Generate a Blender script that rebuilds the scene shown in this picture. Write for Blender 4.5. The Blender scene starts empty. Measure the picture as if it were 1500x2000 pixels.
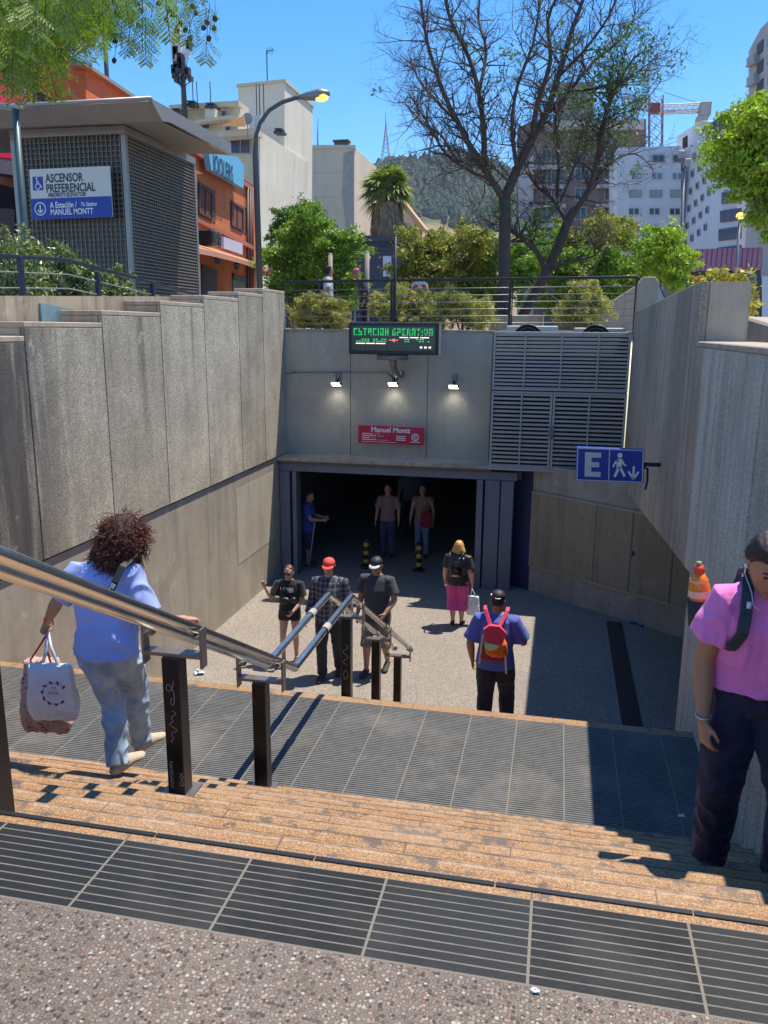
import bpy, bmesh, math, random
import numpy as np
from mathutils import Vector, Matrix, noise as mn
R_=math.radians
sc=bpy.context.scene
C=sc.collection
# ---------------- camera ----------------
FPX=1585.0; PIT,YAW,ROL=R_(12.72),R_(-11.95),R_(0.463); CH=1.5
cy_,sy_=math.cos(YAW),math.sin(YAW)
Fw=Vector((sy_*math.cos(PIT),cy_*math.cos(PIT),-math.sin(PIT))); Rt=Vector((cy_,-sy_,0)); Up=Rt.cross(Fw)
Rt,Up=Rt*math.cos(ROL)+Up*math.sin(ROL),-Rt*math.sin(ROL)+Up*math.cos(ROL)
CAM=Vector((0,0,CH))
cd=bpy.data.cameras.new('camera'); cam=bpy.data.objects.new('camera',cd); C.objects.link(cam)
cd.sensor_width=36; cd.lens=FPX/2000*36; cd.clip_start=0.05; cd.clip_end=6000
mw=Matrix((( Rt.x,Up.x,-Fw.x,0),(Rt.y,Up.y,-Fw.y,0),(Rt.z,Up.z,-Fw.z,CH),(0,0,0,1))); cam.matrix_world=mw
sc.camera=cam
# ---------------- light ----------------
SX,SY=0.27,0.25
SUN=Vector((SX,SY,1)).normalized()
w=bpy.data.worlds.new('World'); sc.world=w; w.use_nodes=True
nt=w.node_tree; bg=nt.nodes['Background']; sk=nt.nodes.new('ShaderNodeTexSky'); sk.sky_type='NISHITA'; sk.sun_disc=False
sk.sun_elevation=math.asin(SUN.z); sk.sun_rotation=math.atan2(SUN.x,SUN.y); sk.air_density=1.0; sk.dust_density=0.1; sk.ozone_density=2.6; sk.altitude=1500
hs=nt.nodes.new('ShaderNodeHueSaturation'); hs.inputs['Saturation'].default_value=1.35; nt.links.new(sk.outputs[0],hs.inputs['Color']); nt.links.new(hs.outputs[0],bg.inputs[0]); bg.inputs[1].default_value=0.135
sl=bpy.data.lights.new('sun','SUN'); sl.energy=4.0; sl.angle=R_(0.5); sl.color=(1,.91,.77)
so=bpy.data.objects.new('sun',sl); C.objects.link(so); so.rotation_euler=SUN.to_track_quat('Z','Y').to_euler()
sc.view_settings.view_transform='Standard'; sc.view_settings.look='None'; sc.view_settings.exposure=0.92; sc.view_settings.gamma=1
sc.render.engine='CYCLES'; sc.cycles.max_bounces=7; sc.cycles.transparent_max_bounces=12
# ---------------- pixel (photo) -> world helpers; every use fixes a real plane ----------------
def ray(x,y): return Fw+Rt*((x-750)/FPX)-Up*((y-1000)/FPX)
def onZ(x,y,z): d=ray(x,y); return CAM+d*((z-CH)/d.z)
def onX(x,y,X): d=ray(x,y); return CAM+d*(X/d.x)
def onY(x,y,Y): d=ray(x,y); return CAM+d*(Y/d.y)
# ---------------- object helpers ----------------
def tag(o,label=None,cat=None,group=None,kind=None):
    if label: o['label']=label
    if cat: o['category']=cat
    if group: o['group']=group
    if kind: o['kind']=kind
    return o
def thing(name,loc,label,cat,group=None):
    o=bpy.data.objects.new(name,None); C.objects.link(o); o.location=loc; o.empty_display_size=.1
    return tag(o,label,cat,group)
def wm(o):
    m=Matrix.Translation(o.location)
    return (wm(o.parent)@o.matrix_parent_inverse@m) if o.parent else m
def link(name,me,parent=None):
    o=bpy.data.objects.new(name,me); C.objects.link(o)
    if parent is not None:
        o.parent=parent; o.matrix_parent_inverse=wm(parent).inverted()
    return o
def copy_tree(o,delta=(0,0,0),parent=None):
    c=o.copy(); C.objects.link(c)
    if parent is None: c.location=Vector(o.location)+Vector(delta)
    else: c.parent=parent
    for ch in list(o.children): copy_tree(ch,(0,0,0),c)
    return c
class MB:
    def __init__(s): s.v=[];s.f=[];s.mi=[];s.m=0
    def add(s,vs,fs):
        n=len(s.v); s.v.extend([tuple(v) for v in vs]); s.f.extend([tuple(i+n for i in f) for f in fs]); s.mi.extend([s.m]*len(fs)); return s
    def box(s,x0,x1,y0,y1,z0,z1):
        return s.add([(x0,y0,z0),(x1,y0,z0),(x1,y1,z0),(x0,y1,z0),(x0,y0,z1),(x1,y0,z1),(x1,y1,z1),(x0,y1,z1)],
          [(0,3,2,1),(4,5,6,7),(0,1,5,4),(1,2,6,5),(2,3,7,6),(3,0,4,7)])
    def hexa(s,p): # 8 points: bottom ring 4, top ring 4
        return s.add(p,[(0,3,2,1),(4,5,6,7),(0,1,5,4),(1,2,6,5),(2,3,7,6),(3,0,4,7)])
    def bar(s,a,b,w,h,up=(0,0,1)):
        a=Vector(a);b=Vector(b);d=(b-a).normalized();up=Vector(up)
        if abs(d.dot(up))>.99: up=Vector((0,1,0))
        r=d.cross(up).normalized()*(w/2);u=r.cross(d).normalized()*(h/2)
        return s.hexa([a-r-u,a+r-u,b+r-u,b-r-u,a-r+u,a+r+u,b+r+u,b-r+u])
    def tube(s,pts,rad,n=8,caps=True):
        pts=[Vector(p) for p in pts]; k=len(pts)
        if not hasattr(rad,'__len__'): rad=[rad]*k
        rings=[]; prev=None
        for i,p in enumerate(pts):
            d=(pts[min(i+1,k-1)]-pts[max(i-1,0)])
            if d.length<1e-9: d=Vector((0,0,1))
            d.normalize()
            if prev is None:
                a=Vector((0,0,1)) if abs(d.z)<.9 else Vector((1,0,0)); u=d.cross(a).normalized()
            else:
                u=(prev-d*prev.dot(d)); u=u.normalized() if u.length>1e-6 else d.orthogonal().normalized()
            prev=u; v=d.cross(u)
            rings.append([p+(u*math.cos(t)+v*math.sin(t))*rad[i] for t in [2*math.pi*j/n for j in range(n)]])
        vs=[q for r in rings for q in r]; fs=[]
        for i in range(k-1):
            for j in range(n): fs.append((i*n+j,i*n+(j+1)%n,(i+1)*n+(j+1)%n,(i+1)*n+j))
        if caps: fs.append(tuple(range(n))[::-1]); fs.append(tuple((k-1)*n+j for j in range(n)))
        return s.add(vs,fs)
    def prism(s,poly,off):
        n=len(poly); off=Vector(off); vs=[Vector(p) for p in poly]; vs+= [p+off for p in vs]
        return s.add(vs,[tuple(range(n)),tuple(range(2*n-1,n-1,-1))]+[(j,j+n,(j+1)%n+n,(j+1)%n) for j in range(n)])
    def quad(s,a,b,c,d): return s.add([a,b,c,d],[(0,1,2,3)])
    def ell(s,c,r,n=12,m=8,rot=None):
        c=Vector(c); vs=[];fs=[]
        for i in range(m+1):
            th=math.pi*i/m
            for j in range(n):
                ph=2*math.pi*j/n
                p=Vector((math.sin(th)*math.cos(ph)*r[0],math.sin(th)*math.sin(ph)*r[1],math.cos(th)*r[2]))
                if rot is not None: p=rot@p
                vs.append(c+p)
        for i in range(m):
            for j in range(n): fs.append((i*n+j,(i+1)*n+j,(i+1)*n+(j+1)%n,i*n+(j+1)%n))
        return s.add(vs,fs)
    def mesh(s,name,mats,smooth=False):
        me=bpy.data.meshes.new(name); me.from_pydata(s.v,[],s.f)
        for m in (mats if isinstance(mats,(list,tuple)) else [mats]): me.materials.append(m)
        me.polygons.foreach_set('material_index',s.mi)
        if smooth: me.polygons.foreach_set('use_smooth',[True]*len(s.f))
        me.update(); return me
    def build(s,name,mats,parent=None,smooth=False,bev=0,seg=1,fix=False):
        me=s.mesh(name,mats,smooth)
        if bev or fix:
            bm=bmesh.new(); bm.from_mesh(me)
            if fix: bmesh.ops.recalc_face_normals(bm,faces=bm.faces)
            if bev:
                es=[e for e in bm.edges if len(e.link_faces)==2 and e.calc_face_angle(0)>.6]
                bmesh.ops.bevel(bm,geom=es,offset=bev,segments=seg,affect='EDGES',clamp_overlap=True)
            bm.to_mesh(me); bm.free()
        return link(name,me,parent)
def text_mb(mb,s,o,ux,uy,size,ext=0.002,align='LEFT',bold=0,shear=0,sx=1):
    """lettering as mesh faces: origin o, right vector ux, up vector uy"""
    cu=bpy.data.curves.new('t','FONT'); cu.body=s; cu.size=size; cu.extrude=0; cu.align_x=align; cu.offset=bold; cu.shear=shear; cu.resolution_u=3
    ob=bpy.data.objects.new('t',cu); C.objects.link(ob)
    dg=bpy.context.evaluated_depsgraph_get(); me=bpy.data.meshes.new_from_object(ob.evaluated_get(dg))
    ux=Vector(ux).normalized();uy=Vector(uy).normalized();nz=ux.cross(uy);o=Vector(o)
    vs=[o+ux*v.co.x*sx+uy*v.co.y+nz*ext for v in me.vertices]; fs=[tuple(p.vertices) for p in me.polygons]
    mb.add(vs,fs); bpy.data.objects.remove(ob); bpy.data.meshes.remove(me)
# ---------------- material graph helper ----------------
class G:
    def __init__(s,name):
        s.mat=bpy.data.materials.new(name); s.mat.use_nodes=True; s.t=s.mat.node_tree; s.b=s.t.nodes['Principled BSDF']; s.tc=s.t.nodes.new('ShaderNodeTexCoord').outputs['Object']
    def n(s,ty,**k):
        o=s.t.nodes.new('ShaderNode'+ty)
        for a,b in k.items(): setattr(o,a,b)
        return o
    def put(s,sock,v):
        if isinstance(v,bpy.types.NodeSocket): s.t.links.new(v,sock)
        elif isinstance(v,(tuple,list)) and len(v)==3 and len(sock.default_value)==4: sock.default_value=(*v,1)
        else: sock.default_value=v
    def map(s,scale=(1,1,1),rot=(0,0,0),loc=(0,0,0),vec=None):
        o=s.n('Mapping'); s.put(o.inputs[0],vec or s.tc); o.inputs[1].default_value=loc; o.inputs[2].default_value=rot; o.inputs[3].default_value=scale; return o.outputs[0]
    def noise(s,sc_,det=4,rough=.5,vec=None,col=False,dist=0):
        o=s.n('TexNoise'); s.put(o.inputs['Vector'],vec or s.tc); o.inputs['Scale'].default_value=sc_; o.inputs['Detail'].default_value=det; o.inputs['Roughness'].default_value=rough; o.inputs['Distortion'].default_value=dist
        return o.outputs[1 if col else 0]
    def vor(s,sc_,feat='F1',vec=None,out=0,rnd=1):
        o=s.n('TexVoronoi',feature=feat); s.put(o.inputs['Vector'],vec or s.tc); o.inputs['Scale'].default_value=sc_; o.inputs['Randomness'].default_value=rnd; return o.outputs[out]
    def ramp(s,f,st,interp='LINEAR'):
        o=s.n('ValToRGB'); s.put(o.inputs[0],f); r=o.color_ramp; r.interpolation=interp
        while len(r.elements)<len(st): r.elements.new(1)
        for e,(p,c) in zip(r.elements,st):
            e.position=p; e.color=(*c,1) if isinstance(c,tuple) else (c,c,c,1)
        return o.outputs[0]
    def mix(s,f,a,b,mode='MIX'):
        o=s.n('Mix',data_type='RGBA',blend_type=mode); s.put(o.inputs[0],f)
        s.put(o.inputs[6],a); s.put(o.inputs[7],b); return o.outputs[2]
    def m(s,op,a,b=0.0,c=None):
        o=s.n('Math',operation=op); s.put(o.inputs[0],a); s.put(o.inputs[1],b)
        if c is not None: s.put(o.inputs[2],c)
        return o.outputs[0]
    def xyz(s,vec=None):
        o=s.n('SeparateXYZ'); s.put(o.inputs[0],vec or s.tc); return o.outputs
    def line(s,coord,period,width,off=0.0):
        """1 inside a line of given width repeated every period"""
        a=s.m('ADD',coord,off+100*period); a=s.m('DIVIDE',a,period); a=s.m('FRACT',a); return s.m('LESS_THAN',a,width/period)
    def bump(s,h,st=.3,d=.01,nrm=None):
        o=s.n('Bump'); o.inputs['Strength'].default_value=st; o.inputs['Distance'].default_value=d; s.put(o.inputs['Height'],h)
        if nrm is not None: s.put(o.inputs['Normal'],nrm)
        return o.outputs[0]
    def isl(s): return s.n('NewGeometry').outputs['Random Per Island']
    def out(s,col,rough=.7,metal=0,nrm=None,em=None,ems=0,alpha=None,trans=0,ior=None,spec=None,sub=0):
        b=s.b; s.put(b.inputs['Base Color'],col); s.put(b.inputs['Roughness'],rough); s.put(b.inputs['Metallic'],metal)
        if nrm is not None: s.put(b.inputs['Normal'],nrm)
        if em is not None: s.put(b.inputs['Emission Color'],em); s.put(b.inputs['Emission Strength'],ems)
        if alpha is not None: s.put(b.inputs['Alpha'],alpha)
        if trans: b.inputs['Transmission Weight'].default_value=trans
        if ior: b.inputs['IOR'].default_value=ior
        if spec is not None: b.inputs['Specular IOR Level'].default_value=spec
        if sub: b.inputs['Subsurface Weight'].default_value=sub; b.inputs['Subsurface Radius'].default_value=(.01,.004,.002)
        return s.mat
MC={}
def flat(name,col,rough=.6,metal=0,var=.12,sc_=6,bump=.0,bs=60,**k):
    """plain material with a little colour and roughness unevenness"""
    if name in MC: return MC[name]
    g=G(name); n=g.noise(sc_,5,.6); c=g.mix(n,tuple(x*(1-var) for x in col),tuple(min(1,x*(1+var)) for x in col))
    nr=g.bump(g.noise(bs,3),bump,.005) if bump else None
    MC[name]=g.out(c,g.m('MULTIPLY_ADD',n,.15,rough-.07) if not 'em' in k else rough,metal,nr,**k); return MC[name]
# ================= materials of the setting =================
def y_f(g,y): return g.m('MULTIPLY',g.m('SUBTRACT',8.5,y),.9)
def mat_aggregate(name,dark,light,tint=(1,1,1),stain=.5,boards=False):
    g=G(name); dark=(dark[0]*1.06,dark[1],dark[2]*.86); light=(light[0]*1.06,light[1],light[2]*.86)
    c=g.vor(130,'F1',out=1); r=g.xyz(c)[0]
    base=g.ramp(r,[(0,tuple(x*.35 for x in dark)),(.3,dark),(.62,light),(1,tuple(min(1,x*1.7) for x in light))])
    fine=g.noise(260,3,.7); base=g.mix(.35,base,g.ramp(fine,[(.3,dark),(.7,light)]))
    big=g.noise(1.3,5,.6); base=g.mix(g.ramp(big,[(.35,0),(.75,.55)]),base,tuple(x*.62 for x in dark),'MIX')
    vs=g.noise(1.0,5,.65,vec=g.map((5.5,5.5,.35))); st=g.ramp(vs,[(.48,0),(.68,stain)])
    base=g.mix(st,base,(.035,.034,.034))
    if boards: base=g.mix(g.ramp(g.noise(1,4,.6,vec=g.map((14,14,.5))),[(.4,0),(.7,.35)]),base,tuple(min(1,x*1.5) for x in light))
    h=g.m('ADD',g.m('MULTIPLY',r,.5),fine); x,y,z=g.xyz()
    pt=g.n('ObjectInfo').outputs['Random']; base=g.mix(1,base,g.ramp(pt,[(0,.80),(1,1.10)]),'MULTIPLY')
    dr=g.noise(1,4,.6,vec=g.map((5.3,5.3,.16))); tp=g.ramp(g.m('MULTIPLY_ADD',z,.4,.35),[(.25,0),(1,1)]); base=g.mix(g.m('MULTIPLY',g.ramp(dr,[(.60,0),(.72,.55)]),tp),base,(.06,.055,.052))
    if name=='speckled_concrete' or name[:7]=='stained': base=g.mix(g.m('MULTIPLY',g.ramp(y_f(g,y),[(0,0),(1,1)]),g.ramp(g.noise(1,5,.6,vec=g.map((4,4,.3))),[(.36,0),(.5,.8)])),base,(.05,.047,.047))  # near end of the left wall: damp streaks mixed with painted tree shade
    sp=g.noise(3.2,6,.7); base=g.mix(g.ramp(sp,[(.62,0),(.7,.35)]),base,tuple(min(1,k*1.25) for k in light))
    return g.out(base,.88,0,g.bump(h,.35,.006))
def mat_smooth_concrete(name,a,b,stain=.5,sp=.25):
    g=G(name); a=(a[0]*1.06,a[1],a[2]*.87); b=(b[0]*1.06,b[1],b[2]*.87); n=g.noise(2.2,7,.62); base=g.mix(g.ramp(n,[(.3,0),(.72,1)]),a,b)
    base=g.mix(g.m('MULTIPLY',g.ramp(g.noise(170,2,.7),[(.45,0),(.7,1)]),sp),base,tuple(x*.45 for x in a))
    vs=g.noise(1.0,6,.62,vec=g.map((7,7,.45))); base=g.mix(g.ramp(vs,[(.47,0),(.72,stain)]),base,tuple(x*.38 for x in a))
    bl=g.noise(1.1,7,.72); base=g.mix(g.ramp(bl,[(.52,0),(.6,.3),(.75,.5)]),base,tuple(k*.55 for k in a)); bl2=g.noise(2.7,6,.7,vec=g.map((1,1,1),(0,0,0),(5,3,1))); base=g.mix(g.ramp(bl2,[(.6,0),(.66,.3)]),base,tuple(min(1,k*1.3) for k in b))
    return g.out(base,.82,0,g.bump(g.noise(70,5,.7),.18,.006))
M_PANEL=mat_aggregate('speckled_concrete',(.21,.195,.175),(.60,.56,.51),stain=.2)
M_PANEL2=mat_aggregate('stained_speckled_concrete',(.13,.12,.11),(.40,.37,.335),stain=.9)  # darker tones carry damp stains plus the overhanging tree's painted-in shade
M_LOWER=mat_smooth_concrete('worn_concrete',(.29,.27,.245),(.45,.42,.385),stain=.35,sp=.65)
M_BACK=mat_smooth_concrete('back_concrete',(.40,.385,.345),(.50,.485,.44),stain=.15,sp=.1)
M_RIGHT=mat_aggregate('board_marked_concrete',(.30,.295,.28),(.52,.51,.485),stain=.25,boards=True)
M_RIGHTF=mat_aggregate('rough_brown_concrete',(.20,.18,.155),(.45,.41,.36),stain=.3,boards=True)
M_CAP=mat_smooth_concrete('coping_concrete',(.36,.31,.265),(.47,.41,.36),stain=.5)
M_DARKC=mat_smooth_concrete('grimy_concrete',(.16,.16,.17),(.25,.245,.24),stain=.6)
def mat_pebble():
    g=G('exposed_pebble_paving'); v=g.map((1,1,1)); n=g.noise(9,2,vec=v,col=True)
    wv=g.mix(.006,v,n,'ADD')
    o=g.n('TexVoronoi',feature='F1',voronoi_dimensions='2D'); g.put(o.inputs['Vector'],wv); o.inputs['Scale'].default_value=88; dist=o.outputs[0]; col=g.xyz(o.outputs[1])
    stone=g.ramp(col[0],[(0,(.03,.026,.028)),(.15,(.09,.065,.055)),(.35,(.20,.125,.095)),(.55,(.30,.235,.19)),(.75,(.13,.11,.10)),(.93,(.27,.23,.19)),(1,(.42,.38,.33))])
    rad=g.m('MULTIPLY_ADD',col[1],.26,.30); inside=g.m('SMOOTH_MIN',1,g.m('MULTIPLY',g.m('SUBTRACT',rad,dist),9),.1)
    msk=g.m('MAXIMUM',0,inside)
    edge=g.ramp(g.m('ABSOLUTE',g.m('SUBTRACT',rad,dist)),[(0,.25),(.10,1)])
    cement=g.mix(g.noise(120,4,.7),(.06,.048,.037),(.24,.195,.155))
    base=g.mix(g.m('GREATER_THAN',msk,.1),cement,stone); base=g.mix(1,base,edge,'MULTIPLY')
    big=g.noise(1.7,4); base=g.mix(1,base,g.ramp(big,[(.3,.8),(.7,1.12)]),'MULTIPLY')
    h=g.m('ADD',g.m('MULTIPLY',g.m('MINIMUM',msk,1),1),g.m('MULTIPLY',g.noise(160,3),.3))
    return g.out(base,.68,0,g.bump(h,.55,.006))
M_PEB=mat_pebble()
def mat_floor():
    g=G('station_yard_floor'); c=g.xyz(g.vor(110,'F1',out=1)); st=g.ramp(c[0],[(0,(.10,.085,.07)),(.3,(.18,.155,.132)),(.7,(.28,.245,.21)),(1,(.40,.35,.30))])
    base=g.mix(g.ramp(g.noise(.8,6,.65),[(.42,0),(.7,.5)]),st,(.17,.15,.135)); base=g.mix(g.ramp(g.vor(2.3,'F1'),[(.03,.6),(.07,0)]),base,(.08,.07,.065)); return g.out(base,.8,0,g.bump(c[0],.3,.005))
M_FLOOR=mat_floor()
def mat_ribbed(name,period,gw,tx,ty,offx,offy,tile,groove,seam,dusty=.4):
    g=G(name); x,y,z=g.xyz()
    ln=g.line(y,period,gw); sx_=g.line(x,tx,.0075,offx); sy2=g.line(y,ty,.006,offy)
    sp=g.ramp(g.noise(330,2,.7),[(.35,tile),(.62,tuple(a*1.6 for a in tile)),(.78,tuple(a*4 for a in tile))])
    tid=g.n('TexWhiteNoise',noise_dimensions='2D'); cmb=g.n('CombineXYZ')
    g.put(cmb.inputs[0],g.m('FLOOR',g.m('DIVIDE',g.m('ADD',x,offx+100*tx),tx))); g.put(cmb.inputs[1],g.m('FLOOR',g.m('DIVIDE',g.m('ADD',y,offy+100*ty),ty))); g.put(tid.inputs[0],cmb.outputs[0])
    sp=g.mix(1,sp,g.ramp(tid.outputs[0],[(0,.7),(1,1.35)]),'MULTIPLY')
    wear=g.noise(14,4,.7); gr=g.mix(g.ramp(wear,[(.42,0),(.75,.45)]),groove,tile)
    base=g.mix(ln,sp,gr); base=g.mix(g.m('MAXIMUM',sx_,sy2),base,seam)
    du=g.ramp(g.noise(1.6,6,.65),[(.5,0),(.78,dusty)]); base=g.mix(du,base,(.30,.26,.22))
    hh=g.m('SUBTRACT',1,g.m('MAXIMUM',ln,sx_))
    return g.out(base,g.ramp(g.noise(3,3),[(.3,.5),(.7,.75)]),0,g.bump(g.m('ADD',hh,g.m('MULTIPLY',g.noise(90,4,.7),.5)),.6,.004),spec=.3)
M_STRIP=mat_ribbed('black_ribbed_tiles',.030,.0048,.4,.3,.40,-.148,(.009,.010,.011),(.16,.15,.125),(.17,.15,.12),.12)
M_LAND=mat_ribbed('grey_ribbed_tiles',.026,.0105,.385,9.,.195,.1,(.017,.019,.022),(.17,.168,.155),(.19,.17,.14),.36)
TR_=.305
def mat_steps():
    g=G('orange_terrazzo_steps'); x,y,z=g.xyz()
    c=g.xyz(g.vor(300,'F1',out=1)); n2=g.noise(95,4,.75)
    base=g.ramp(c[0],[(0,(.08,.04,.022)),(.2,(.22,.10,.038)),(.5,(.30,.165,.060)),(.85,(.38,.225,.098)),(1,(.49,.36,.22))])
    base=g.mix(g.ramp(n2,[(.45,0),(.75,.5)]),base,(.20,.10,.055))
    ln=g.line(y,.061,.0038,.012); seam=g.line(g.m('MULTIPLY_ADD',g.m('FLOOR',g.m('MULTIPLY',z,5.81)),.37,x),1.2,.006)
    fr=g.m('FRACT',g.m('DIVIDE',g.m('ADD',y,-2.0+30.5),TR_)); base=g.mix(g.ramp(fr,[(0,.5),(.08,.15),(.2,0)]),base,(.06,.036,.02)); base=g.mix(g.m('MULTIPLY',g.m('GREATER_THAN',fr,.972),.8),base,(.030,.02,.015)); base=g.mix(g.m('MULTIPLY',g.m('GREATER_THAN',fr,.93),g.ramp(g.noise(6,5,.7),[(.45,0),(.6,.4)])),base,(.50,.36,.25))  # tread backs darkened by grime and painted-in shadow; dark line and wear at nosing
    base=g.mix(g.m('MULTIPLY',ln,.6),base,(.035,.022,.016)); base=g.mix(seam,base,(.09,.06,.045))
    bl=g.ramp(g.noise(5.5,6,.75),[(.535,0),(.61,.82)]); base=g.mix(bl,base,(.055,.05,.05))
    v2=g.vor(7,'F1'); base=g.mix(g.ramp(v2,[(.05,.75),(.10,0)]),base,(.06,.05,.045))
    base=g.mix(g.ramp(g.noise(1.2,4),[(.4,0),(.8,.35)]),base,(.40,.29,.21))
    return g.out(base,.62,0,g.bump(g.m('SUBTRACT',g.noise(150,4),ln),.35,.004))
M_STEP=mat_steps()
M_RISER=flat('step_riser',(.10,.065,.04),.8)
M_RUB=flat('black_rubber_nosing',(.012,.014,.016),.45)
g=G('street_ground'); M_GROUND=g.out(g.mix(g.noise(.6,6),(.20,.19,.18),(.28,.26,.24)),.9)
# ================= ground, stairs, pit =================
XL,XR=-5.35,1.23; YB=15.7; FZ=-3.44; LZ=-1.72; RI,TR=.172,.305
def gz(y): return 0. if y<2 else (1.3*(y-2)/(YB-2) if y<YB else 1.3)
mb=MB()
far=1400.
# behind camera and left and right aprons, then the street beyond
def sheet(x0,x1,ys):
    for a,b in zip(ys[:-1],ys[1:]): mb.quad((x0,a,gz(a)-.02),(x1,a,gz(a)-.02),(x1,b,gz(b)-.02),(x0,b,gz(b)-.02))
sheet(-far,XL-.4,[-far,2,YB+.3]); sheet(4.2,far,[-far,2,YB+.3]); sheet(XL-.4,4.2,[-far,-3.]); sheet(-far,far,[YB+.3,70,300,far])
mb.quad((XR+.5,1.95,-.02),(4.2,1.95,-.02),(4.2,YB+.3,1.28),(XR+.5,YB+.3,1.28))
tag(mb.build('ground',M_GROUND),kind='structure')
mb=MB(); mb.box(XL-.4,4.2,-3.,1.648,-.3,0); tag(mb.build('pavement',M_PEB),kind='structure')
mb=MB(); mb.box(XL,XR,1.648,1.95,-.3,.0); tag(mb.build('tactile_strip_pavement',M_STRIP),kind='structure')
# upper flight: step k tread spans y0..y1 at z=-k*RI ; k=0 is the orange band after the strip
def flight(mb,y0,z0,n,first):
    for k in range(n):
        ya=y0+TR*(k-1) if k else first; yb=y0+TR*k; z=z0-RI*k
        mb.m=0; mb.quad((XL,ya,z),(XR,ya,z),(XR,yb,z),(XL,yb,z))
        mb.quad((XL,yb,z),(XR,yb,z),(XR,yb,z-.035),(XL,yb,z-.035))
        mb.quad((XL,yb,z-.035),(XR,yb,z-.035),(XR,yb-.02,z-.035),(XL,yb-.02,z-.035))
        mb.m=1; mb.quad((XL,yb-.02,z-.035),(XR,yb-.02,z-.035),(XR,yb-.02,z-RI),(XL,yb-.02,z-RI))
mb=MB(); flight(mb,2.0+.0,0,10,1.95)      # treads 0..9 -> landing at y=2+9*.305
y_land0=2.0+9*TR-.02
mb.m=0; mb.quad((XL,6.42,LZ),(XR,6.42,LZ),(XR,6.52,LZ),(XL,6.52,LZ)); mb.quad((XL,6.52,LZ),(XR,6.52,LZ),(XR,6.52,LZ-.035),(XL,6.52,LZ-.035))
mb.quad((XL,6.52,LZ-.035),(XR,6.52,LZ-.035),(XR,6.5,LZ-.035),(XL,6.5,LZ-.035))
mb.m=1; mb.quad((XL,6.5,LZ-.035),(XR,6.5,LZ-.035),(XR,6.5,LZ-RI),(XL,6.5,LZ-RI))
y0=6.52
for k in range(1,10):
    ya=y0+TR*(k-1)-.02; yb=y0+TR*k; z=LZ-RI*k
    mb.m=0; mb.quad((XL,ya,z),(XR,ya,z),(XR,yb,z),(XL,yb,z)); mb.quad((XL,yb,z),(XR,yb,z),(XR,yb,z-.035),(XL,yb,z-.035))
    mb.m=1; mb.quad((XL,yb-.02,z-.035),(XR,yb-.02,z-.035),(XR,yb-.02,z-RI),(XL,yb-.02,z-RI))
yend=y0+9*TR
# closed stair side where the yard opens on the right
mb.m=1; mb.add([(XR+.001,6.0,FZ),(XR+.001,yend,FZ),(XR+.001,yend,FZ+RI),(XR+.001,6.5,LZ),(XR+.001,6.,LZ)],[(0,1,2,3,4)])
tag(mb.build('stairs',[M_STEP,M_RISER]),kind='structure')
mb=MB(); mb.quad((XL,y_land0,LZ),(XR,y_land0,LZ),(XR,6.42,LZ),(XL,6.42,LZ)); tag(mb.build('landing_pavement',M_LAND),kind='structure')
mb=MB()
for x0,x1 in ((-1.66,-1.12),(-1.115,-.62),(-.615,-.1),(-.095,.42),(.425,1.0)): mb.bar((x0,1.988,.001),(x1,1.988,.001),.016,.008)
tag(mb.build('stair_nosing_strip',M_RUB),'worn black rubber nosing strip along the top stair edge','nosing strip')
mb=MB(); mb.quad((XL-.3,yend-.4,FZ),(5.2,yend-.4,FZ),(5.2,26,FZ),(XL-.3,26,FZ)); mb.quad((XR,6.,FZ),(5.2,6.,FZ),(5.2,yend-.4,FZ),(XR,yend-.4,FZ)); tag(mb.build('yard_floor',M_FLOOR),kind='structure')
# drain channel in the yard
g=G('drain_grate'); x,y,z=g.xyz(); M_DRAIN=g.out(g.mix(g.line(y,.05,.02),(.06,.06,.065),(.008,.008,.01)),.5,.3)
mb=MB(); mb.box(1.03,1.29,yend+.02,13.9,FZ-.05,FZ+.006); tag(mb.build('drain_channel',M_DRAIN),'long black slotted drain channel in the shaded yard floor','drain')
# ---------------- left retaining wall ----------------
J=[.1,1.65,3.1,4.57,6.04,7.51,8.99,10.48,11.9,13.28,14.45,15.69]
T=[.77,.9,1.03,1.16,1.40,1.545,1.69,1.85,1.98,2.09,2.20]
LW=thing('retaining_wall',(XL,8,0),'tall left retaining wall of speckled concrete panels with stepped top','wall')
for i in range(11):
    a,b,t=J[i],J[i+1],T[i]; gp=.008
    mb=MB(); mb.hexa([(XL-.05,a+gp,-.975),(XL,a+gp,-.975),(XL,b-gp,-.975),(XL-.05,b-gp,-.975),(XL-.05,a+gp,t-.06),(XL,a+gp,t-.06),(XL,b-gp,t-.06),(XL-.05,b-gp,t-.06)])
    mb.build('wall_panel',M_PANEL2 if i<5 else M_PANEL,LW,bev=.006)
    mb=MB(); mb.box(XL-.55,XL+.001,a+.002,b-.002,t-.058,t); mb.box(XL-.55,XL-.056,a+.002,b-.002,-1.0,t-.062)
    mb.build('coping',M_CAP,LW,bev=.008)
mb=MB(); mb.box(XL-.55,XL-.035,.1,15.69,FZ,-1.0); mb.build('lower_wall',M_LOWER,LW)
g=G('shadow_gap'); M_BLACK=g.out((.012,.012,.012),.9)
mb=MB(); mb.box(XL-.5,XL-.03,.1,15.69,-1.0,-.96); mb.build('joint_gap',M_BLACK,LW)
# a paler repaired patch low on the wall
mb=MB(); mb.box(XL-.034,XL-.030,13.0,14.9,-2.6,-1.25); mb.build('plaster_patch',mat_smooth_concrete('pale_plaster',(.37,.35,.32),(.44,.42,.39),.3),LW)
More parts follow.
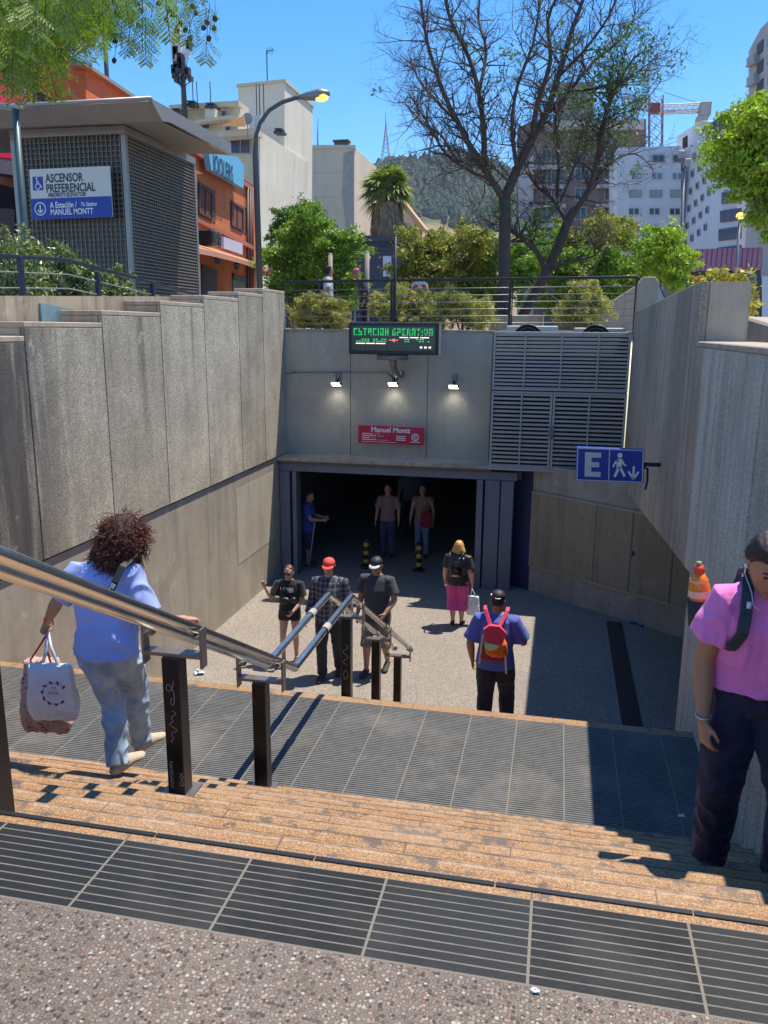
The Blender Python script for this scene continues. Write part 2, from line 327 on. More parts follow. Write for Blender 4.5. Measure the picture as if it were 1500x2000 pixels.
# ---------------- right wall ----------------
RW=thing('retaining_wall',(XR,8,0),'right concrete wall of narrow vertical boards beside the stairs with a square end block','wall')
ys=[.0,1.0,2.1,3.2,4.3,5.42,6.54,7.66]
for a,b in zip(ys[:-1],ys[1:]):
    b2=min(b,8.1); mb=MB()
    if b<=7.0: mb.box(XR,XR+.06,a+.012,b-.012,-3.44,1.36)
    else: mb.prism([(XR,a+.006,-3.44),(XR,7.35,-3.44),(XR,7.35,-.6),(XR,b-.006,-.63),(XR,b-.006,1.36),(XR,a+.006,1.36)],(.06,0,0))
    mb.build('wall_panel',M_RIGHT,RW,bev=.005,fix=True)
mb=MB(); mb.box(XR-.004,XR+.5,0,8.1,1.362,1.41); mb.build('coping',M_CAP,RW,bev=.008)
def tz(y): return 1.95+(y-8.15)*(1.82-1.95)/7.1
def bz(y): return -.6-(y-7.35)*.087
ys=[7.66,8.7,9.72,10.8,11.9,13.,14.1,15.2]
for a,b in zip(ys[:-1],ys[1:]):
    mb=MB(); a0=max(a,7.66)
    if a<8: 
        mb.prism([(XR+.002,7.668,bz(7.668)),(XR+.002,8.694,bz(8.694)),(XR+.002,8.694,tz(8.694)),(XR+.002,8.15,tz(8.15)),(XR+.002,8.15,1.36),(XR+.002,7.668,1.36)],(.06,0,0))
    else: mb.prism([(XR+.002,a+.01,bz(a)),(XR+.002,b-.01,bz(b)),(XR+.002,b-.01,tz(b)),(XR+.002,a+.01,tz(a))],(.06,0,0))
    mb.build('wall_panel',M_RIGHTF,RW,bev=.005,fix=True)
mb=MB(); mb.box(XR+.064,XR+.44,8.152,8.60,1.3,1.948); mb.build('end_block',M_CAP,RW,bev=.02,seg=2)
mb=MB(); mb.box(XR+.062,XR+.44,0,7.33,-3.44,1.36); mb.prism([(XR+.062,7.33,-.62),(XR+.062,15.6,bz(15.6)),(XR+.062,15.6,tz(15.6)-.004),(XR+.062,8.6,tz(8.6)-.004),(XR+.062,8.6,1.34),(XR+.062,7.33,1.34)],(.376,0,0)); mb.build('wall_core',M_BLACK,RW,fix=True)
mb=MB(); mb.box(XR+.441,XR+.46,0,15.6,-.5,1.36); mb.build('outer_face',M_RIGHTF,RW)
# peeled paint streak at the wall end
mb=MB(); rr=random.Random(4); 
for (ya,z0,z1,w_) in ((7.2,-.95,-1.35,.05),(7.23,-1.2,-1.75,.06),(7.1,-1.55,-1.95,.045),(7.26,-1.6,-2.05,.05)):
    pts=[]; n=14
    for i in range(n+1):
        t=i/n; pts.append((XR-.003,ya-w_*math.sin(math.pi*t)**.6*rr.uniform(.6,1.1)/2,z0+(z1-z0)*t))
    for i in range(n,-1,-1):
        t=i/n; pts.append((XR-.003,ya+.001+w_*math.sin(math.pi*t)**.6*rr.uniform(.5,1.1)/2,z0+(z1-z0)*t))
    mb.prism(pts,(.0025,0,0))
mb.build('peeling_paint',flat('old_cream_paint',(.55,.50,.43),.7),RW,fix=True)
# far post block at the back end of the right wall
mb=MB(); a=onY(1248,541,15.4); b=onY(1288,541,15.4)
mb.prism([(a.x,15.35,1.3),(b.x,15.35,1.3),(b.x,15.35,a.z-.1),(b.x-.07,15.35,a.z),(a.x+.07,15.35,a.z),(a.x,15.35,a.z-.1)],(0,.35,0)); tag(mb.build('concrete_post',M_CAP,bev=.01,fix=True),'chamfered concrete post where the rear railing meets the right wall','post')
# ---------------- rear wall over the station doors ----------------
BW=thing('rear_wall',(-2,YB,0),'grey concrete wall above the station doorway','wall')
xs=[XL-.3,-4.02,-2.48,-1.25]
for a,b in zip(xs[:-1],xs[1:]):
    mb=MB(); mb.box(a+.005,b-.005,YB,YB+.08,-1.0,1.44); mb.build('wall_panel',M_BACK,BW,bev=.004)
mb=MB(); mb.box(XL-.3,XR+.1,YB-.03,YB+.35,1.443,1.49); mb.build('coping',M_CAP,BW,bev=.008)
mb=MB(); mb.box(XL-.3,XR,YB+.082,YB+.35,-1.05,1.44); mb.build('wall_core',M_DARKC,BW)
mb=MB(); mb.box(XL-.03,-1.15,15.1,YB+.3,-1.06,-.99); mb.build('canopy_ledge',M_CAP,BW,bev=.01)
mb=MB(); mb.box(XL-.03,-1.15,15.13,15.17,-1.11,-1.062); mb.build('ledge_trim',flat('rusty_trim',(.12,.10,.09),.7),BW)
# ---------------- doorway: steel frame, hall behind ----------------
M_STEEL=flat('blue_grey_steel',(.15,.17,.22),.5,.2,.25,3)
M_NAVY=flat('navy_painted_wall',(.022,.032,.085),.6,0,.5,2)
DW=thing('station_doorway',(-3,15.3,FZ),'wide dark station doorway framed by blue grey steel posts','doorway')
mb=MB(); mb.box(XL-.02,-.66,15.22,15.5,-1.28,-1.12); mb.build('door_head',M_STEEL,DW,bev=.01)
for x0,x1,nm in ((XL-.02,-5.16,'door_post'),(-5.10,-5.02,'door_guide'),(-1.42,-1.30,'door_guide'),(-1.26,-.98,'door_post'),(-.96,-.72,'door_post')):
    mb=MB(); mb.box(x0,x1,15.22,15.5,FZ,-1.285); 
    if nm=='door_guide':
        for z in np.arange(FZ+.25,-1.4,.42): mb.ell(((x0+x1)/2,15.215,z),(.014,.01,.014),6,4)
    mb.build(nm,M_STEEL,DW,bev=.008)
mb=MB(); mb.box(-5.32,-5.04,15.52,15.6,FZ,-1.3); mb.build('folded_door',M_NAVY,DW)
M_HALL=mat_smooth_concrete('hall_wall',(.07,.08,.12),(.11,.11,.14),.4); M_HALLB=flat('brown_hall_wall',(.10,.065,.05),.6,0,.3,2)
HS=thing('station_hall',(-3,20,FZ),'dark underground hall behind the doorway','hall')
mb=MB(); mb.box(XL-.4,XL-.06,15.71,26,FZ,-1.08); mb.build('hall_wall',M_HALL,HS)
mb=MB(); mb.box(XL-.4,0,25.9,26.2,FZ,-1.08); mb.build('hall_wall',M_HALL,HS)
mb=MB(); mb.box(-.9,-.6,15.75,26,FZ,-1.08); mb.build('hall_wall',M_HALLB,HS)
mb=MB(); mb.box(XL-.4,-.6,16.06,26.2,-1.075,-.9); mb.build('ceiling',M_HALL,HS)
# side recess with angled wall
SR=thing('recess_wall',(1,14,FZ),'angled concrete wall of the side recess under the right wall','wall')
P0=Vector((-.70,15.6,0)); P1=Vector((2.13,13.42,0)); dd=(P1-P0).normalized(); nn=Vector((dd.y,-dd.x,0)); P2=P0+dd*7.2
def wpt(s,z,o=0): p=P0+dd*s+nn*o; return (p.x,p.y,z)
mb=MB(); mb.hexa([wpt(-.1,FZ,-.3),wpt(-.1,FZ,0),wpt(7.2,FZ,0),wpt(7.2,FZ,-.3),wpt(-.1,-.95,-.3),wpt(-.1,-.95,0),wpt(7.2,-.95,0),wpt(7.2,-.95,-.3)]); mb.build('wall_body',M_LOWER,SR)
mb=MB(); mb.hexa([wpt(-.1,FZ,0.002),wpt(-.1,FZ,.02),wpt(.42,FZ,.02),wpt(.42,FZ,0.002),wpt(-.1,-.95,0.002),wpt(-.1,-.95,.02),wpt(.42,-.95,.02),wpt(.42,-.95,0.002)]); mb.build('painted_panel',M_NAVY,SR)
M_RPAN=mat_smooth_concrete('recess_panel',(.26,.225,.165),(.36,.315,.24),.45,.4)
sx=[.44,1.16,1.88,2.62,3.4,4.2]
for i,(a,b) in enumerate(zip(sx[:-1],sx[1:])):
    mb=MB(); mb.hexa([wpt(a+.012,-2.9,.002),wpt(a+.012,-2.9,.03),wpt(b-.012,-2.9,.03),wpt(b-.012,-2.9,.002),wpt(a+.012,-1.5,.002),wpt(a+.012,-1.5,.03),wpt(b-.012,-1.5,.03),wpt(b-.012,-1.5,.002)]); p=mb.build('board_panel',M_RPAN,SR,bev=.004)
mb=MB()
for z in (-2.92,-1.48): mb.bar(wpt(.43,z,.025),wpt(4.2,z,.025),.03,.04)
for a in sx: mb.bar(wpt(a,-2.9,.03),wpt(a,-1.5,.03),.022,.03)
mb.build('panel_frame',flat('frame_metal',(.34,.31,.27),.5,.4),SR)
mb=MB(); mb.ell(wpt(2.66,-2.2,.06),(.035,.035,.05)); mb.build('handle',M_STEEL,SR)
mb=MB(); mb.box(XR+.44,5.2,6.,YB+.3,-.94,-.5); mb.box(5.2,5.5,6,YB,FZ,-.5); mb.box(XR+.44,5.2,5.7,6.,FZ,-.5); mb.build('ceiling_slab',M_LOWER,SR)
mb=MB(); mb.box(-.66,XR+.05,15.5,15.9,-1.3,-1.0); mb.build('lintel',M_STEEL,SR)
# ================= background helpers =================
def onV(x,y,A,B,off=0.0):
    A=Vector(A);B=Vector(B);d=Vector((B.x-A.x,B.y-A.y,0)).normalized();n=Vector((d.y,-d.x,0))
    if n.dot(CAM-A)<0:n=-n
    r=ray(x,y); t=(A+n*off-CAM).dot(n)/r.dot(n); return CAM+r*t
def leafmat(name,cols,rough=.55,tr=.25):
    g=G(name); r=g.isl(); c=g.ramp(r,[(i/(len(cols)-1),k) for i,k in enumerate(cols)])
    b=g.n('BsdfTranslucent'); g.put(b.inputs[0],g.mix(1,c,(1.5,1.6,.6),'MULTIPLY')); ns=g.noise(1.6,3,.6); c=g.mix(1,c,g.ramp(ns,[(.3,(.62,.66,.7)),(.5,(1,1,1)),(.72,(1.3,1.15,.9))]),'MULTIPLY'); g.out(c,rough)
    mx=g.n('MixShader'); mx.inputs[0].default_value=tr; g.t.links.new(g.b.outputs[0],mx.inputs[1]); g.t.links.new(b.outputs[0],mx.inputs[2])
    g.t.links.new(mx.outputs[0],g.t.nodes['Material Output'].inputs[0]); return g.mat
def fastmesh(name,V,F,mat):
    me=bpy.data.meshes.new(name); n=len(V); k=F.shape[1]; m=len(F)
    me.vertices.add(n); me.vertices.foreach_set('co',V.astype(np.float32).ravel())
    me.loops.add(m*k); me.loops.foreach_set('vertex_index',F.astype(np.int32).ravel())
    me.polygons.add(m); me.polygons.foreach_set('loop_start',np.arange(0,m*k,k,dtype=np.int32)); me.polygons.foreach_set('loop_total',np.full(m,k,dtype=np.int32))
    me.materials.append(mat); me.update(calc_edges=True); return me
def leaf_arrays(P,size,rng,asp=.45,up=.3,dirs=None):
    n=len(P); a=rng.normal(size=(n,3)) if dirs is None else dirs+rng.normal(size=(n,3))*.35
    a/=np.linalg.norm(a,axis=1)[:,None]+1e-9
    b=rng.normal(size=(n,3)); b[:,2]+=up; b-=a*(a*b).sum(1)[:,None]; b/=np.linalg.norm(b,axis=1)[:,None]+1e-9
    nrm=np.cross(a,b)
    s=(size*rng.uniform(.45,1.5,n))[:,None]
    v=np.stack([P-a*s*.5,P+b*s*asp*.5+nrm*s*.06,P+a*s*.5,P-b*s*asp*.5+nrm*s*.06],1).reshape(-1,3)
    return v,np.arange(n*4).reshape(-1,4)
def crown_pts(ells,n,rng,clump=.4,hollow=.3):
    """ells: list of (centre Vector, (rx,ry,rz)). leaf clumps scattered through each volume, dense towards its skin, gaps between"""
    vol=np.array([e[1][0]*e[1][1]*e[1][2] for e in ells])**.75; vol/=vol.sum(); out=[]
    for (c,r),w_ in zip(ells,vol):
        k=int(n*w_); 
        if k<5: continue
        mr=min(r); nc=max(5,int(3.2*(r[0]*r[1]*r[2])**(1/3.)/clump*(2 if len(ells)<4 else 1.2)*3))
        u=rng.normal(size=(nc,3)); u/=np.linalg.norm(u,axis=1)[:,None]; rad=rng.uniform(hollow,1,nc)[:,None]**.6
        cc=np.array(c)+u*rad*np.array(r); sz=clump*rng.uniform(.5,1.25,nc)
        dr=u*rng.uniform(.3,1.2,(nc,1))+rng.normal(size=(nc,3))*.5; dr[:,2]-=.25; dr/=np.linalg.norm(dr,axis=1)[:,None]; idx=rng.integers(0,nc,k); t_=rng.uniform(-.6,1.25,k)[:,None]; g_=rng.normal(size=(k,3))*(.36-.16*np.abs(t_)); g_[:,2]*=.6
        out.append(cc[idx]+(dr[idx]*t_+g_)*sz[idx][:,None])
    return np.concatenate(out)
def px_ell(Y,e,dep=1.0):
    x,y,rx,ry=e; c=onY(x,y,Y); rX=(onY(x+rx,y,Y)-onY(x-rx,y,Y)).length/2; rZ=(onY(x,y-ry,Y)-onY(x,y+ry,Y)).length/2
    return (c,(rX,(rX+rZ)/2*dep,rZ))
M_BARK=flat('bark',(.20,.15,.12),.9,0,.45,9,.6,30); M_BARKD=flat('dark_bark',(.085,.064,.056),.9,0,.4,9,.6,30)
def limb(mb,pts,r0,r1,n=7,jit=0,rng=None):
    pts=[Vector(p) for p in pts]; q=[]
    for i in range(len(pts)-1):
        p0=pts[max(i-1,0)];p1=pts[i];p2=pts[i+1];p3=pts[min(i+2,len(pts)-1)]
        for t in (0,.33,.66): q.append(.5*((2*p1)+(p2-p0)*t+(2*p0-5*p1+4*p2-p3)*t*t+(3*p1-p0-3*p2+p3)*t**3))
    q.append(pts[-1]); k=len(q)
    if jit and rng is not None: q=[p+Vector(rng.normal(size=3))*jit*(0 if i in(0,) else 1) for i,p in enumerate(q)]
    mb.tube(q,[r0+(r1-r0)*(i/(k-1))**.8 for i in range(k)],n); return q
def tree(label,base,ells,mat,n,size,seed,group=None,tr=.12,cl=.4,name='street_tree',up=.3,trunk_lean=(0,0,0),bark=None,cat='tree'):
    rng=np.random.default_rng(seed); t=thing(name,base,label,cat,group)
    mb=MB(); b=Vector(base); cs=[Vector(e[0]) for e in ells]; top=sum(cs,Vector())/len(cs)
    fork=b.lerp(top,.45)+Vector(trunk_lean); mb_=limb(mb,[b,b.lerp(fork,.5)+Vector(rng.normal(size=3))*.05,fork],tr*1.25,tr*.85)
    for c,r in ells:
        tip=c+Vector((rng.uniform(-.3,.3)*r[0],0,r[2]*.5)); mid=fork.lerp(tip,.5)+Vector(rng.normal(size=3))*.15*min(r)
        q=limb(mb,[fork,mid,tip],tr*.6,tr*.12,5)
        for _ in range(5):
            s=q[rng.integers(2,len(q))]; u=Vector(rng.normal(size=3)).normalized(); limb(mb,[s,s+Vector((u.x*r[0],u.y*r[1],abs(u.z)*r[2]))*.7],tr*.22,tr*.05,4)
    mb.build('trunk',bark or M_BARK,t,True)
    P=crown_pts(ells,n,rng,cl); v,f=leaf_arrays(P,size,rng,up=up); link('crown',fastmesh('crown',v,f,mat),t); return t
GREEN=leafmat('bright_leaves',[(0.069,0.152,0.021),(0.152,0.276,0.028),(0.221,0.373,0.041),(0.276,0.414,0.055)])
DKGREEN=leafmat('deep_green_leaves',[(0.028,0.083,0.014),(0.069,0.152,0.028),(0.110,0.221,0.034),(0.152,0.276,0.041)])
OLIVE=leafmat('yellow_olive_leaves',[(0.124,0.138,0.021),(0.235,0.235,0.041),(0.359,0.331,0.069),(0.276,0.345,0.055)])
LIME=leafmat('lime_leaves',[(0.166,0.276,0.021),(0.304,0.442,0.028),(0.414,0.524,0.055),(0.221,0.331,0.028)])
YELLOW=leafmat('yellowing_leaves',[(0.414,0.331,0.041),(0.580,0.455,0.069),(0.221,0.276,0.041),(0.483,0.304,0.041)])
DRY=leafmat('dry_bush_leaves',[(.34,.25,.09),(.50,.44,.15),(.26,.32,.06),(.46,.48,.13)])
LAUREL=leafmat('laurel_leaves',[(.05,.10,.02),(.12,.19,.04),(.24,.29,.10),(.38,.40,.22)],.35,.12)
# ================= lift kiosk on the left =================
M_KMET=flat('kiosk_metal',(.30,.285,.27),.42,.45,.2,3); M_KSOF=flat('kiosk_soffit',(.27,.235,.21),.6,.1,.2,3); M_KLAT=flat('kiosk_lattice',(.21,.185,.155),.5,.35,.25,5)
M_KIN=flat('kiosk_interior',(.08,.07,.055),.25,.0,.6,4)
KY=14.0; k1=onY(241,250,KY); kl=onY(18,262,KY).x; kx=k1.x; kt=k1.z; kb=onX(380,320,kx).y; K=thing('lift_kiosk',((kl+kx)/2,15.3,1.1),'steel lattice lift kiosk with a wide flared metal roof behind the left wall','kiosk')
mb=MB()
for x,y in ((kl,KY),(kx-.07,KY),(kx-.07,kb-.07),(kl,kb-.07)): q=MB(); q.box(x,x+.09,y,y+.09,.9,kt-.095); q.build('corner_post',M_KMET,K,bev=.006)
mb.box(kl,kx+.03,KY-.01,KY+.1,kt-.09,kt+.05); mb.box(kx-.08,kx+.03,KY+.09,kb,kt-.085,kt+.045); mb.build('top_beam',M_KMET,K,bev=.006)
mb=MB(); mb.box(kl+.1,kx-.12,KY+.12,kb-.1,1.,kt-.1); mb.build('cabin',M_KIN,K)
mb=MB()
for x in np.arange(kl+.12,kx-.1,.088): mb.box(x,x+.014,KY+.02,KY+.045,1.,kt-.09)
for z in np.arange(1.0,kt-.1,.088): mb.box(kl+.09,kx-.08,KY+.046,KY+.075,z,z+.016)
mb.build('front_lattice',M_KLAT,K)
mb=MB()
for y in np.arange(KY+.12,kb-.05,.085): mb.box(kx-.045,kx-.01,y,y+.022,1.,kt-.08)
for z in np.arange(1.0,kt-.1,.062):  mb.hexa([(kx-.045,KY+.1,z),(kx+.004,KY+.1,z-.016),(kx+.004,kb-.06,z-.016),(kx-.045,kb-.06,z),(kx-.045,KY+.1,z+.018),(kx+.004,KY+.1,z+.006),(kx+.004,kb-.06,z+.006),(kx-.045,kb-.06,z+.018)])
mb.build('side_lattice',M_KLAT,K)
rf=onY(283,193,13.15); rs=onY(310,225,13.55); rx=rf.x+.12; rb=onX(452,300,rx); zt=rf.z; zl=rb.z-.02
mb=MB(); prof=[(13.15,zt-.03),(13.28,zt-.13),(13.45,zt-.27),(13.7,zl+.02),(13.98,kt+.05)]
yb=rb.y
outl=[(13.15,zt),(13.15,zt-.035),(13.3,zt-.14),(13.5,zt-.26),(13.8,zl),(yb,zl),(yb,zt-.0)]
x0=kl-2.2
mb.prism([(rx,a,b) for a,b in outl],(-.05,0,0)); mb.box(x0,rx-.052,13.3,yb,zt-.012,zt+.004)
mb.build('roof_fascia',M_KMET,K,fix=True)
mb=MB(); so_=[(13.16,zt-.04),(13.55,zt-.24),(13.99,kt+.06)]
for (a,b),(c,d) in zip(so_[:-1],so_[1:]): mb.quad((x0,a,b),(rx-.06,a,b),(rx-.06 if c<13.9 else kx+.03,c,d),(x0,c,d))
mb.quad((rx-.06,13.55,zt-.24),(rx-.06,yb,zl),(kx+.03,yb,kt+.06),(kx+.03,13.99,kt+.06))
mb.build('soffit',M_KSOF,K)
mb=MB(); mb.tube([(x0,13.14,zt),(rx,13.14,zt)],.035,8); mb.build('gutter',M_KMET,K,True)
# sign on the kiosk
def sign_plane(px,Y):
    a,b,c,d=[onY(x,y,Y) for x,y in px]; return a,b,c,d   # tl,tr,br,bl
a,b,c,d=sign_plane(((57,331),(214,324),(220,424),(63,429)),13.86)
M_WHITE=flat('sign_white',(.62,.62,.56),.5,0,.06); M_BLUE=flat('sign_blue',(.012,.045,.33),.42,0,.1); M_LBLACK=flat('lettering_navy',(.015,.02,.06),.5); M_LW=flat('lettering_white',(.80,.80,.80),.5,0,.03)
KS=thing('lift_sign',(a+c)/2,'blue and white lift direction sign fixed to the kiosk lattice','sign')
def lerp2(a,b,c,d,u,v): return a.lerp(b,u).lerp(d.lerp(c,u),v)
L=lambda u,v:lerp2(a,b,c,d,u,v)
mb=MB(); mb.prism([L(0,0),L(1,0),L(1,1),L(0,1)],(0,.025,0)); mb.build('sign_panel',M_WHITE,KS,fix=True)
mb=MB(); mb.prism([p+Vector((0,-.004,0)) for p in (L(0,.585),L(1,.585),L(1,1),L(0,1))],(0,.003,0)); mb.build('blue_band',M_BLUE,KS,fix=True)
ux=(L(1,.5)-L(0,.5)); W=ux.length; uy=(L(.5,0)-L(.5,1)); HH=uy.length; O=Vector((0,-.006,0))
mb=MB(); text_mb(mb,'ASCENSOR',L(.2,.27)+O,ux,uy,HH*.235,0,bold=.004,sx=.74); text_mb(mb,'PREFERENCIAL',L(.2,.47)+O,ux,uy,HH*.235,0,bold=.004,sx=.74); text_mb(mb,'PRIORITY ELEVATOR',L(.22,.565)+O,ux,uy,HH*.115,0,bold=.002,shear=.2,sx=.82); mb.build('lettering',M_LBLACK,KS)
mb=MB(); text_mb(mb,'A Estación /',L(.24,.78)+O*2,ux,uy,HH*.165,0,bold=.003,sx=.78); text_mb(mb,'To Station',L(.62,.765)+O*2,ux,uy,HH*.11,0,bold=.002,shear=.25,sx=.8); text_mb(mb,'MANUEL MONTT',L(.24,.92)+O*2,ux,uy,HH*.165,0,bold=.003,sx=.78)
def ring(mb,c,ux,uy,r,w,n=28,a0=0,a1=2*math.pi):
    ux=ux.normalized();uy=uy.normalized(); pts=[]
    for i in range(n+1):
        t=a0+(a1-a0)*i/n; pts.append((c+(ux*math.cos(t)+uy*math.sin(t))*r, c+(ux*math.cos(t)+uy*math.sin(t))*(r-w)))
    for (p,q),(p2,q2) in zip(pts[:-1],pts[1:]): mb.quad(p,p2,q2,q)
def strip(mb,p,q,w,n):
    d=(q-p).normalized(); s=d.cross(n).normalized()*w/2; mb.quad(p-s,q-s,q+s,p+s)
NY=Vector((0,-1,0))
cc=L(.115,.79)+O*2; ring(mb,cc,ux,uy,HH*.135,HH*.02); uyn=uy.normalized();uxn=ux.normalized()
strip(mb,cc+uyn*HH*.085,cc-uyn*HH*.07,HH*.025,NY)
for s in (-1,1): strip(mb,cc-uyn*HH*.085,cc+uxn*s*HH*.06-uyn*HH*.02,HH*.025,NY)
mb.build('lettering',M_LW,KS)
mb=MB(); q=[L(.035,.15),L(.165,.15),L(.165,.42),L(.035,.42)]; mb.prism([p+Vector((0,-.004,0)) for p in q],(0,.003,0)); mb.build('pictogram_square',M_BLUE,KS,fix=True)
mb=MB(); c0=L(.098,.345)+O*1.2; ring(mb,c0,ux,uy,HH*.062,HH*.015,24,R_(110),R_(370)); s=HH
ring(mb,L(.09,.185)+O*1.2,ux,uy,s*.02,s*.02,10)
strip(mb,L(.09,.21)+O*1.2,L(.092,.29)+O*1.2,s*.02,NY); strip(mb,L(.092,.29)+O*1.2,L(.125,.295)+O*1.2,s*.02,NY); strip(mb,L(.125,.295)+O*1.2,L(.148,.375)+O*1.2,s*.02,NY); strip(mb,L(.09,.245)+O*1.2,L(.12,.25)+O*1.2,s*.014,NY)
mb.build('wheelchair_symbol',M_LW,KS)
# pole at far left in front of the kiosk
a=onY(50,486,12.6); t_=onY(30,212,12.6)
P=thing('sign_pole',(a.x,12.6,.9),'dark green steel pole with a bracket at its top left of the kiosk sign','pole')
mb=MB(); mb.tube([(a.x+.05,12.6,.9),a,t_],.055,12); mb.build('pole_shaft',flat('green_pole_paint',(.06,.10,.11),.45,.3),P,True)
mb=MB(); mb.bar(t_+Vector((-.6,0,.12)),t_+Vector((.12,0,.0)),.1,.06); mb.tube([t_+Vector((-.5,0,.05)),t_+Vector((0,0,-.02))],.03,6); mb.build('bracket',M_KMET,P,bev=.01)
# ---------------- left railing and shrubs ----------------
M_RAILN=flat('navy_rail_paint',(.015,.022,.045),.4,.2); M_CABLE=flat('rail_wire',(.35,.35,.36),.4,.7)
FXx=-6.05
LF=thing('railing',(FXx,11,1.3),'dark blue railing with thin wires along the top of the left wall','railing')
pts=[onX(x,y,FXx) for x,y in ((0,499),(130,508),(270,545),(385,577))]
pp=[onX(x,y,FXx) for x,y in ((38,503),(190,534),(297,554))]
y_0=onX(0,499,FXx).y
def rtop(y):
    ys_=[p.y for p in pts]; zs=[p.z for p in pts]; return float(np.interp(y,ys_,zs))
yy=[7.0]+[p.y for p in pts]; zz=[rtop(pts[0].y)-.02]+[p.z for p in pts]
mb=MB()
for i in range(len(yy)-1): mb.bar((FXx,yy[i],zz[i]),(FXx,yy[i+1]+.01,zz[i+1]),.05,.04)
mb.build('top_rail',M_RAILN,LF,bev=.004)
for k in (1,2,3,4):
    mb=MB(); mb.tube([(FXx,y,z-.17*k) for y,z in zip(yy,zz)],.008,6); mb.build('rail_wire',M_CABLE,LF,True)
for p in pp:
    mb=MB(); mb.box(FXx-.03,FXx+.03,p.y-.03,p.y+.03,p.z-.95,p.z+.015); mb.build('post',M_RAILN,LF,bev=.004)
PW=thing('planter_wall',(-6.1,10,.9),'low stained concrete planter kerb behind the stepped left wall','planter')
a=onX(0,582,-5.97); b=onX(155,597,-5.97)
mb=MB(); mb.hexa([(-6.15,6,.9),(-5.97,6,.9),(-5.97,15,.9),(-6.15,15,.9),(-6.15,6,a.z-.05),(-5.97,6,a.z-.05),(-5.97,15,a.z+.28),(-6.15,15,a.z+.28)]); mb.build('kerb',mat_smooth_concrete('stained_kerb',(.33,.28,.23),(.42,.36,.31),.9),PW)
mb=MB(); a=onX(78,592,-5.95); b=onX(150,606,-5.95); mb.hexa([(-5.965,a.y,1.2),(-5.945,a.y,1.2),(-5.945,b.y,1.2),(-5.965,b.y,1.2),(-5.965,a.y,a.z),(-5.945,a.y,a.z),(-5.945,b.y,b.z),(-5.965,b.y,b.z)]); mb.build('glass_strip',flat('dusty_blue_glass',(.16,.26,.30),.2,0,.4,8),PW)
def bush(label,es,Y,n,size,mat,seed,group,name='shrub',clump=.22,z0=None,dep=1.0):
    rng=np.random.default_rng(seed); el=[px_ell(Y,e,dep) for e in es]; b=Vector(el[0][0]); b.z=z0 if z0 is not None else el[0][0].z-el[0][1][2]
    t=thing(name,b,label,'shrub',group); mb=MB()
    for c,r in el:
        for _ in range(6): u=Vector(rng.normal(size=3)); limb(mb,[b,b.lerp(c,.6),c+Vector((u.x*r[0],u.y*r[1],u.z*r[2]))*.5],.014,.004,4)
    mb.build('stems',M_BARK,t,True); P=crown_pts(el,n,rng,clump); v,f=leaf_arrays(P,size,rng,asp=.32,up=.6); link('foliage',fastmesh('foliage',v,f,mat),t)
bush('glossy green shrub under the left end of the railing',[(20,520,55,45),(-30,540,50,50),(60,560,40,30)],9.6,8000,.075,LAUREL,3,'laurel shrubs along the left railing',z0=1.5)
bush('large glossy shrub bulging through the rails below the lift sign',[(110,520,50,35),(95,548,60,32),(140,550,40,32),(60,495,35,22)],11.2,13000,.085,LAUREL,4,'laurel shrubs along the left railing',z0=1.5)
bush('small bright shrub by the second railing post',[(215,560,38,26),(235,575,30,18)],12.3,5000,.08,LAUREL,5,'laurel shrubs along the left railing',z0=1.6)
# ---------------- rear railing ----------------
M_RAILB=flat('black_rail_paint',(.012,.012,.014),.4,.2); M_RAILG=flat('grey_rail_steel',(.22,.22,.22),.45,.5)
RRl=thing('railing',(-2,15.85,1.49),'black topped steel railing with thin wires above the rear wall','railing')
YR=15.86; l=onY(550,551,YR); m_=onY(765,548,YR); m2=onY(998,546,YR); r=onY(1245,541,YR)
mb=MB(); mb.bar(l,r,.055,.05); mb.build('top_rail',M_RAILB,RRl,bev=.005)
for k in range(1,7):
    mb=MB(); o=Vector((0,0,-.128*k-.03)); mb.tube([l+o,r+o],.0085,6); mb.build('rail_wire',M_RAILG,RRl,True)
for p in (l,m_,m2,r): 
    mb=MB(); mb.box(p.x-.022,p.x+.022,YR-.012,YR+.012,1.49,p.z); mb.box(p.x+.03,p.x+.05,YR-.01,YR+.01,1.49,p.z); mb.build('post',M_RAILB,RRl,bev=.003)
gr='dry bushes along the rear railing'
bush('dry green bush at the left end of the rear railing',[(620,600,45,24),(650,618,35,22),(590,612,25,20)],16.9,20000,.055,DRY,11,gr,clump=.18,z0=1.3)
bush('tall dry bush right of the black sign mast',[(770,590,45,30),(830,600,45,30),(800,615,60,22)],17.0,32000,.055,DRY,12,gr,clump=.18,z0=1.3)
bush('round yellowing bush left of the big trunk',[(905,605,50,30),(930,615,35,24),(880,590,30,25)],17.2,24000,.055,DRY,13,gr,clump=.18,z0=1.3)
bush('reddish stemmed bush behind the air conditioners',[(1145,600,48,36),(1150,570,38,28),(1130,620,40,20)],17.0,20000,.055,DRY,14,gr,clump=.18,z0=1.3)
# concrete planters behind railing
mb=MB(); a=onY(958,615,17.8); b=onY(1060,640,17.8); mb.box(a.x,b.x,17.8,18.8,1.3,a.z); tag(mb.build('planter_wall',M_CAP,bev=.02),'low concrete planter box round the foot of the big bare tree','planter')
mb=MB(); a=onY(1190,590,19); b=onY(1250,640,19); mb.prism([(a.x-.6,19,1.3),(b.x+.3,19,1.3),(b.x+.3,19,2.5),(b.x-.1,19,2.5),(a.x-.3,19,1.9)],(0,.3,0)); tag(mb.build('planter_wall',M_CAP,bev=.02,fix=True),'brown sloping concrete wall behind the chamfered post','planter')
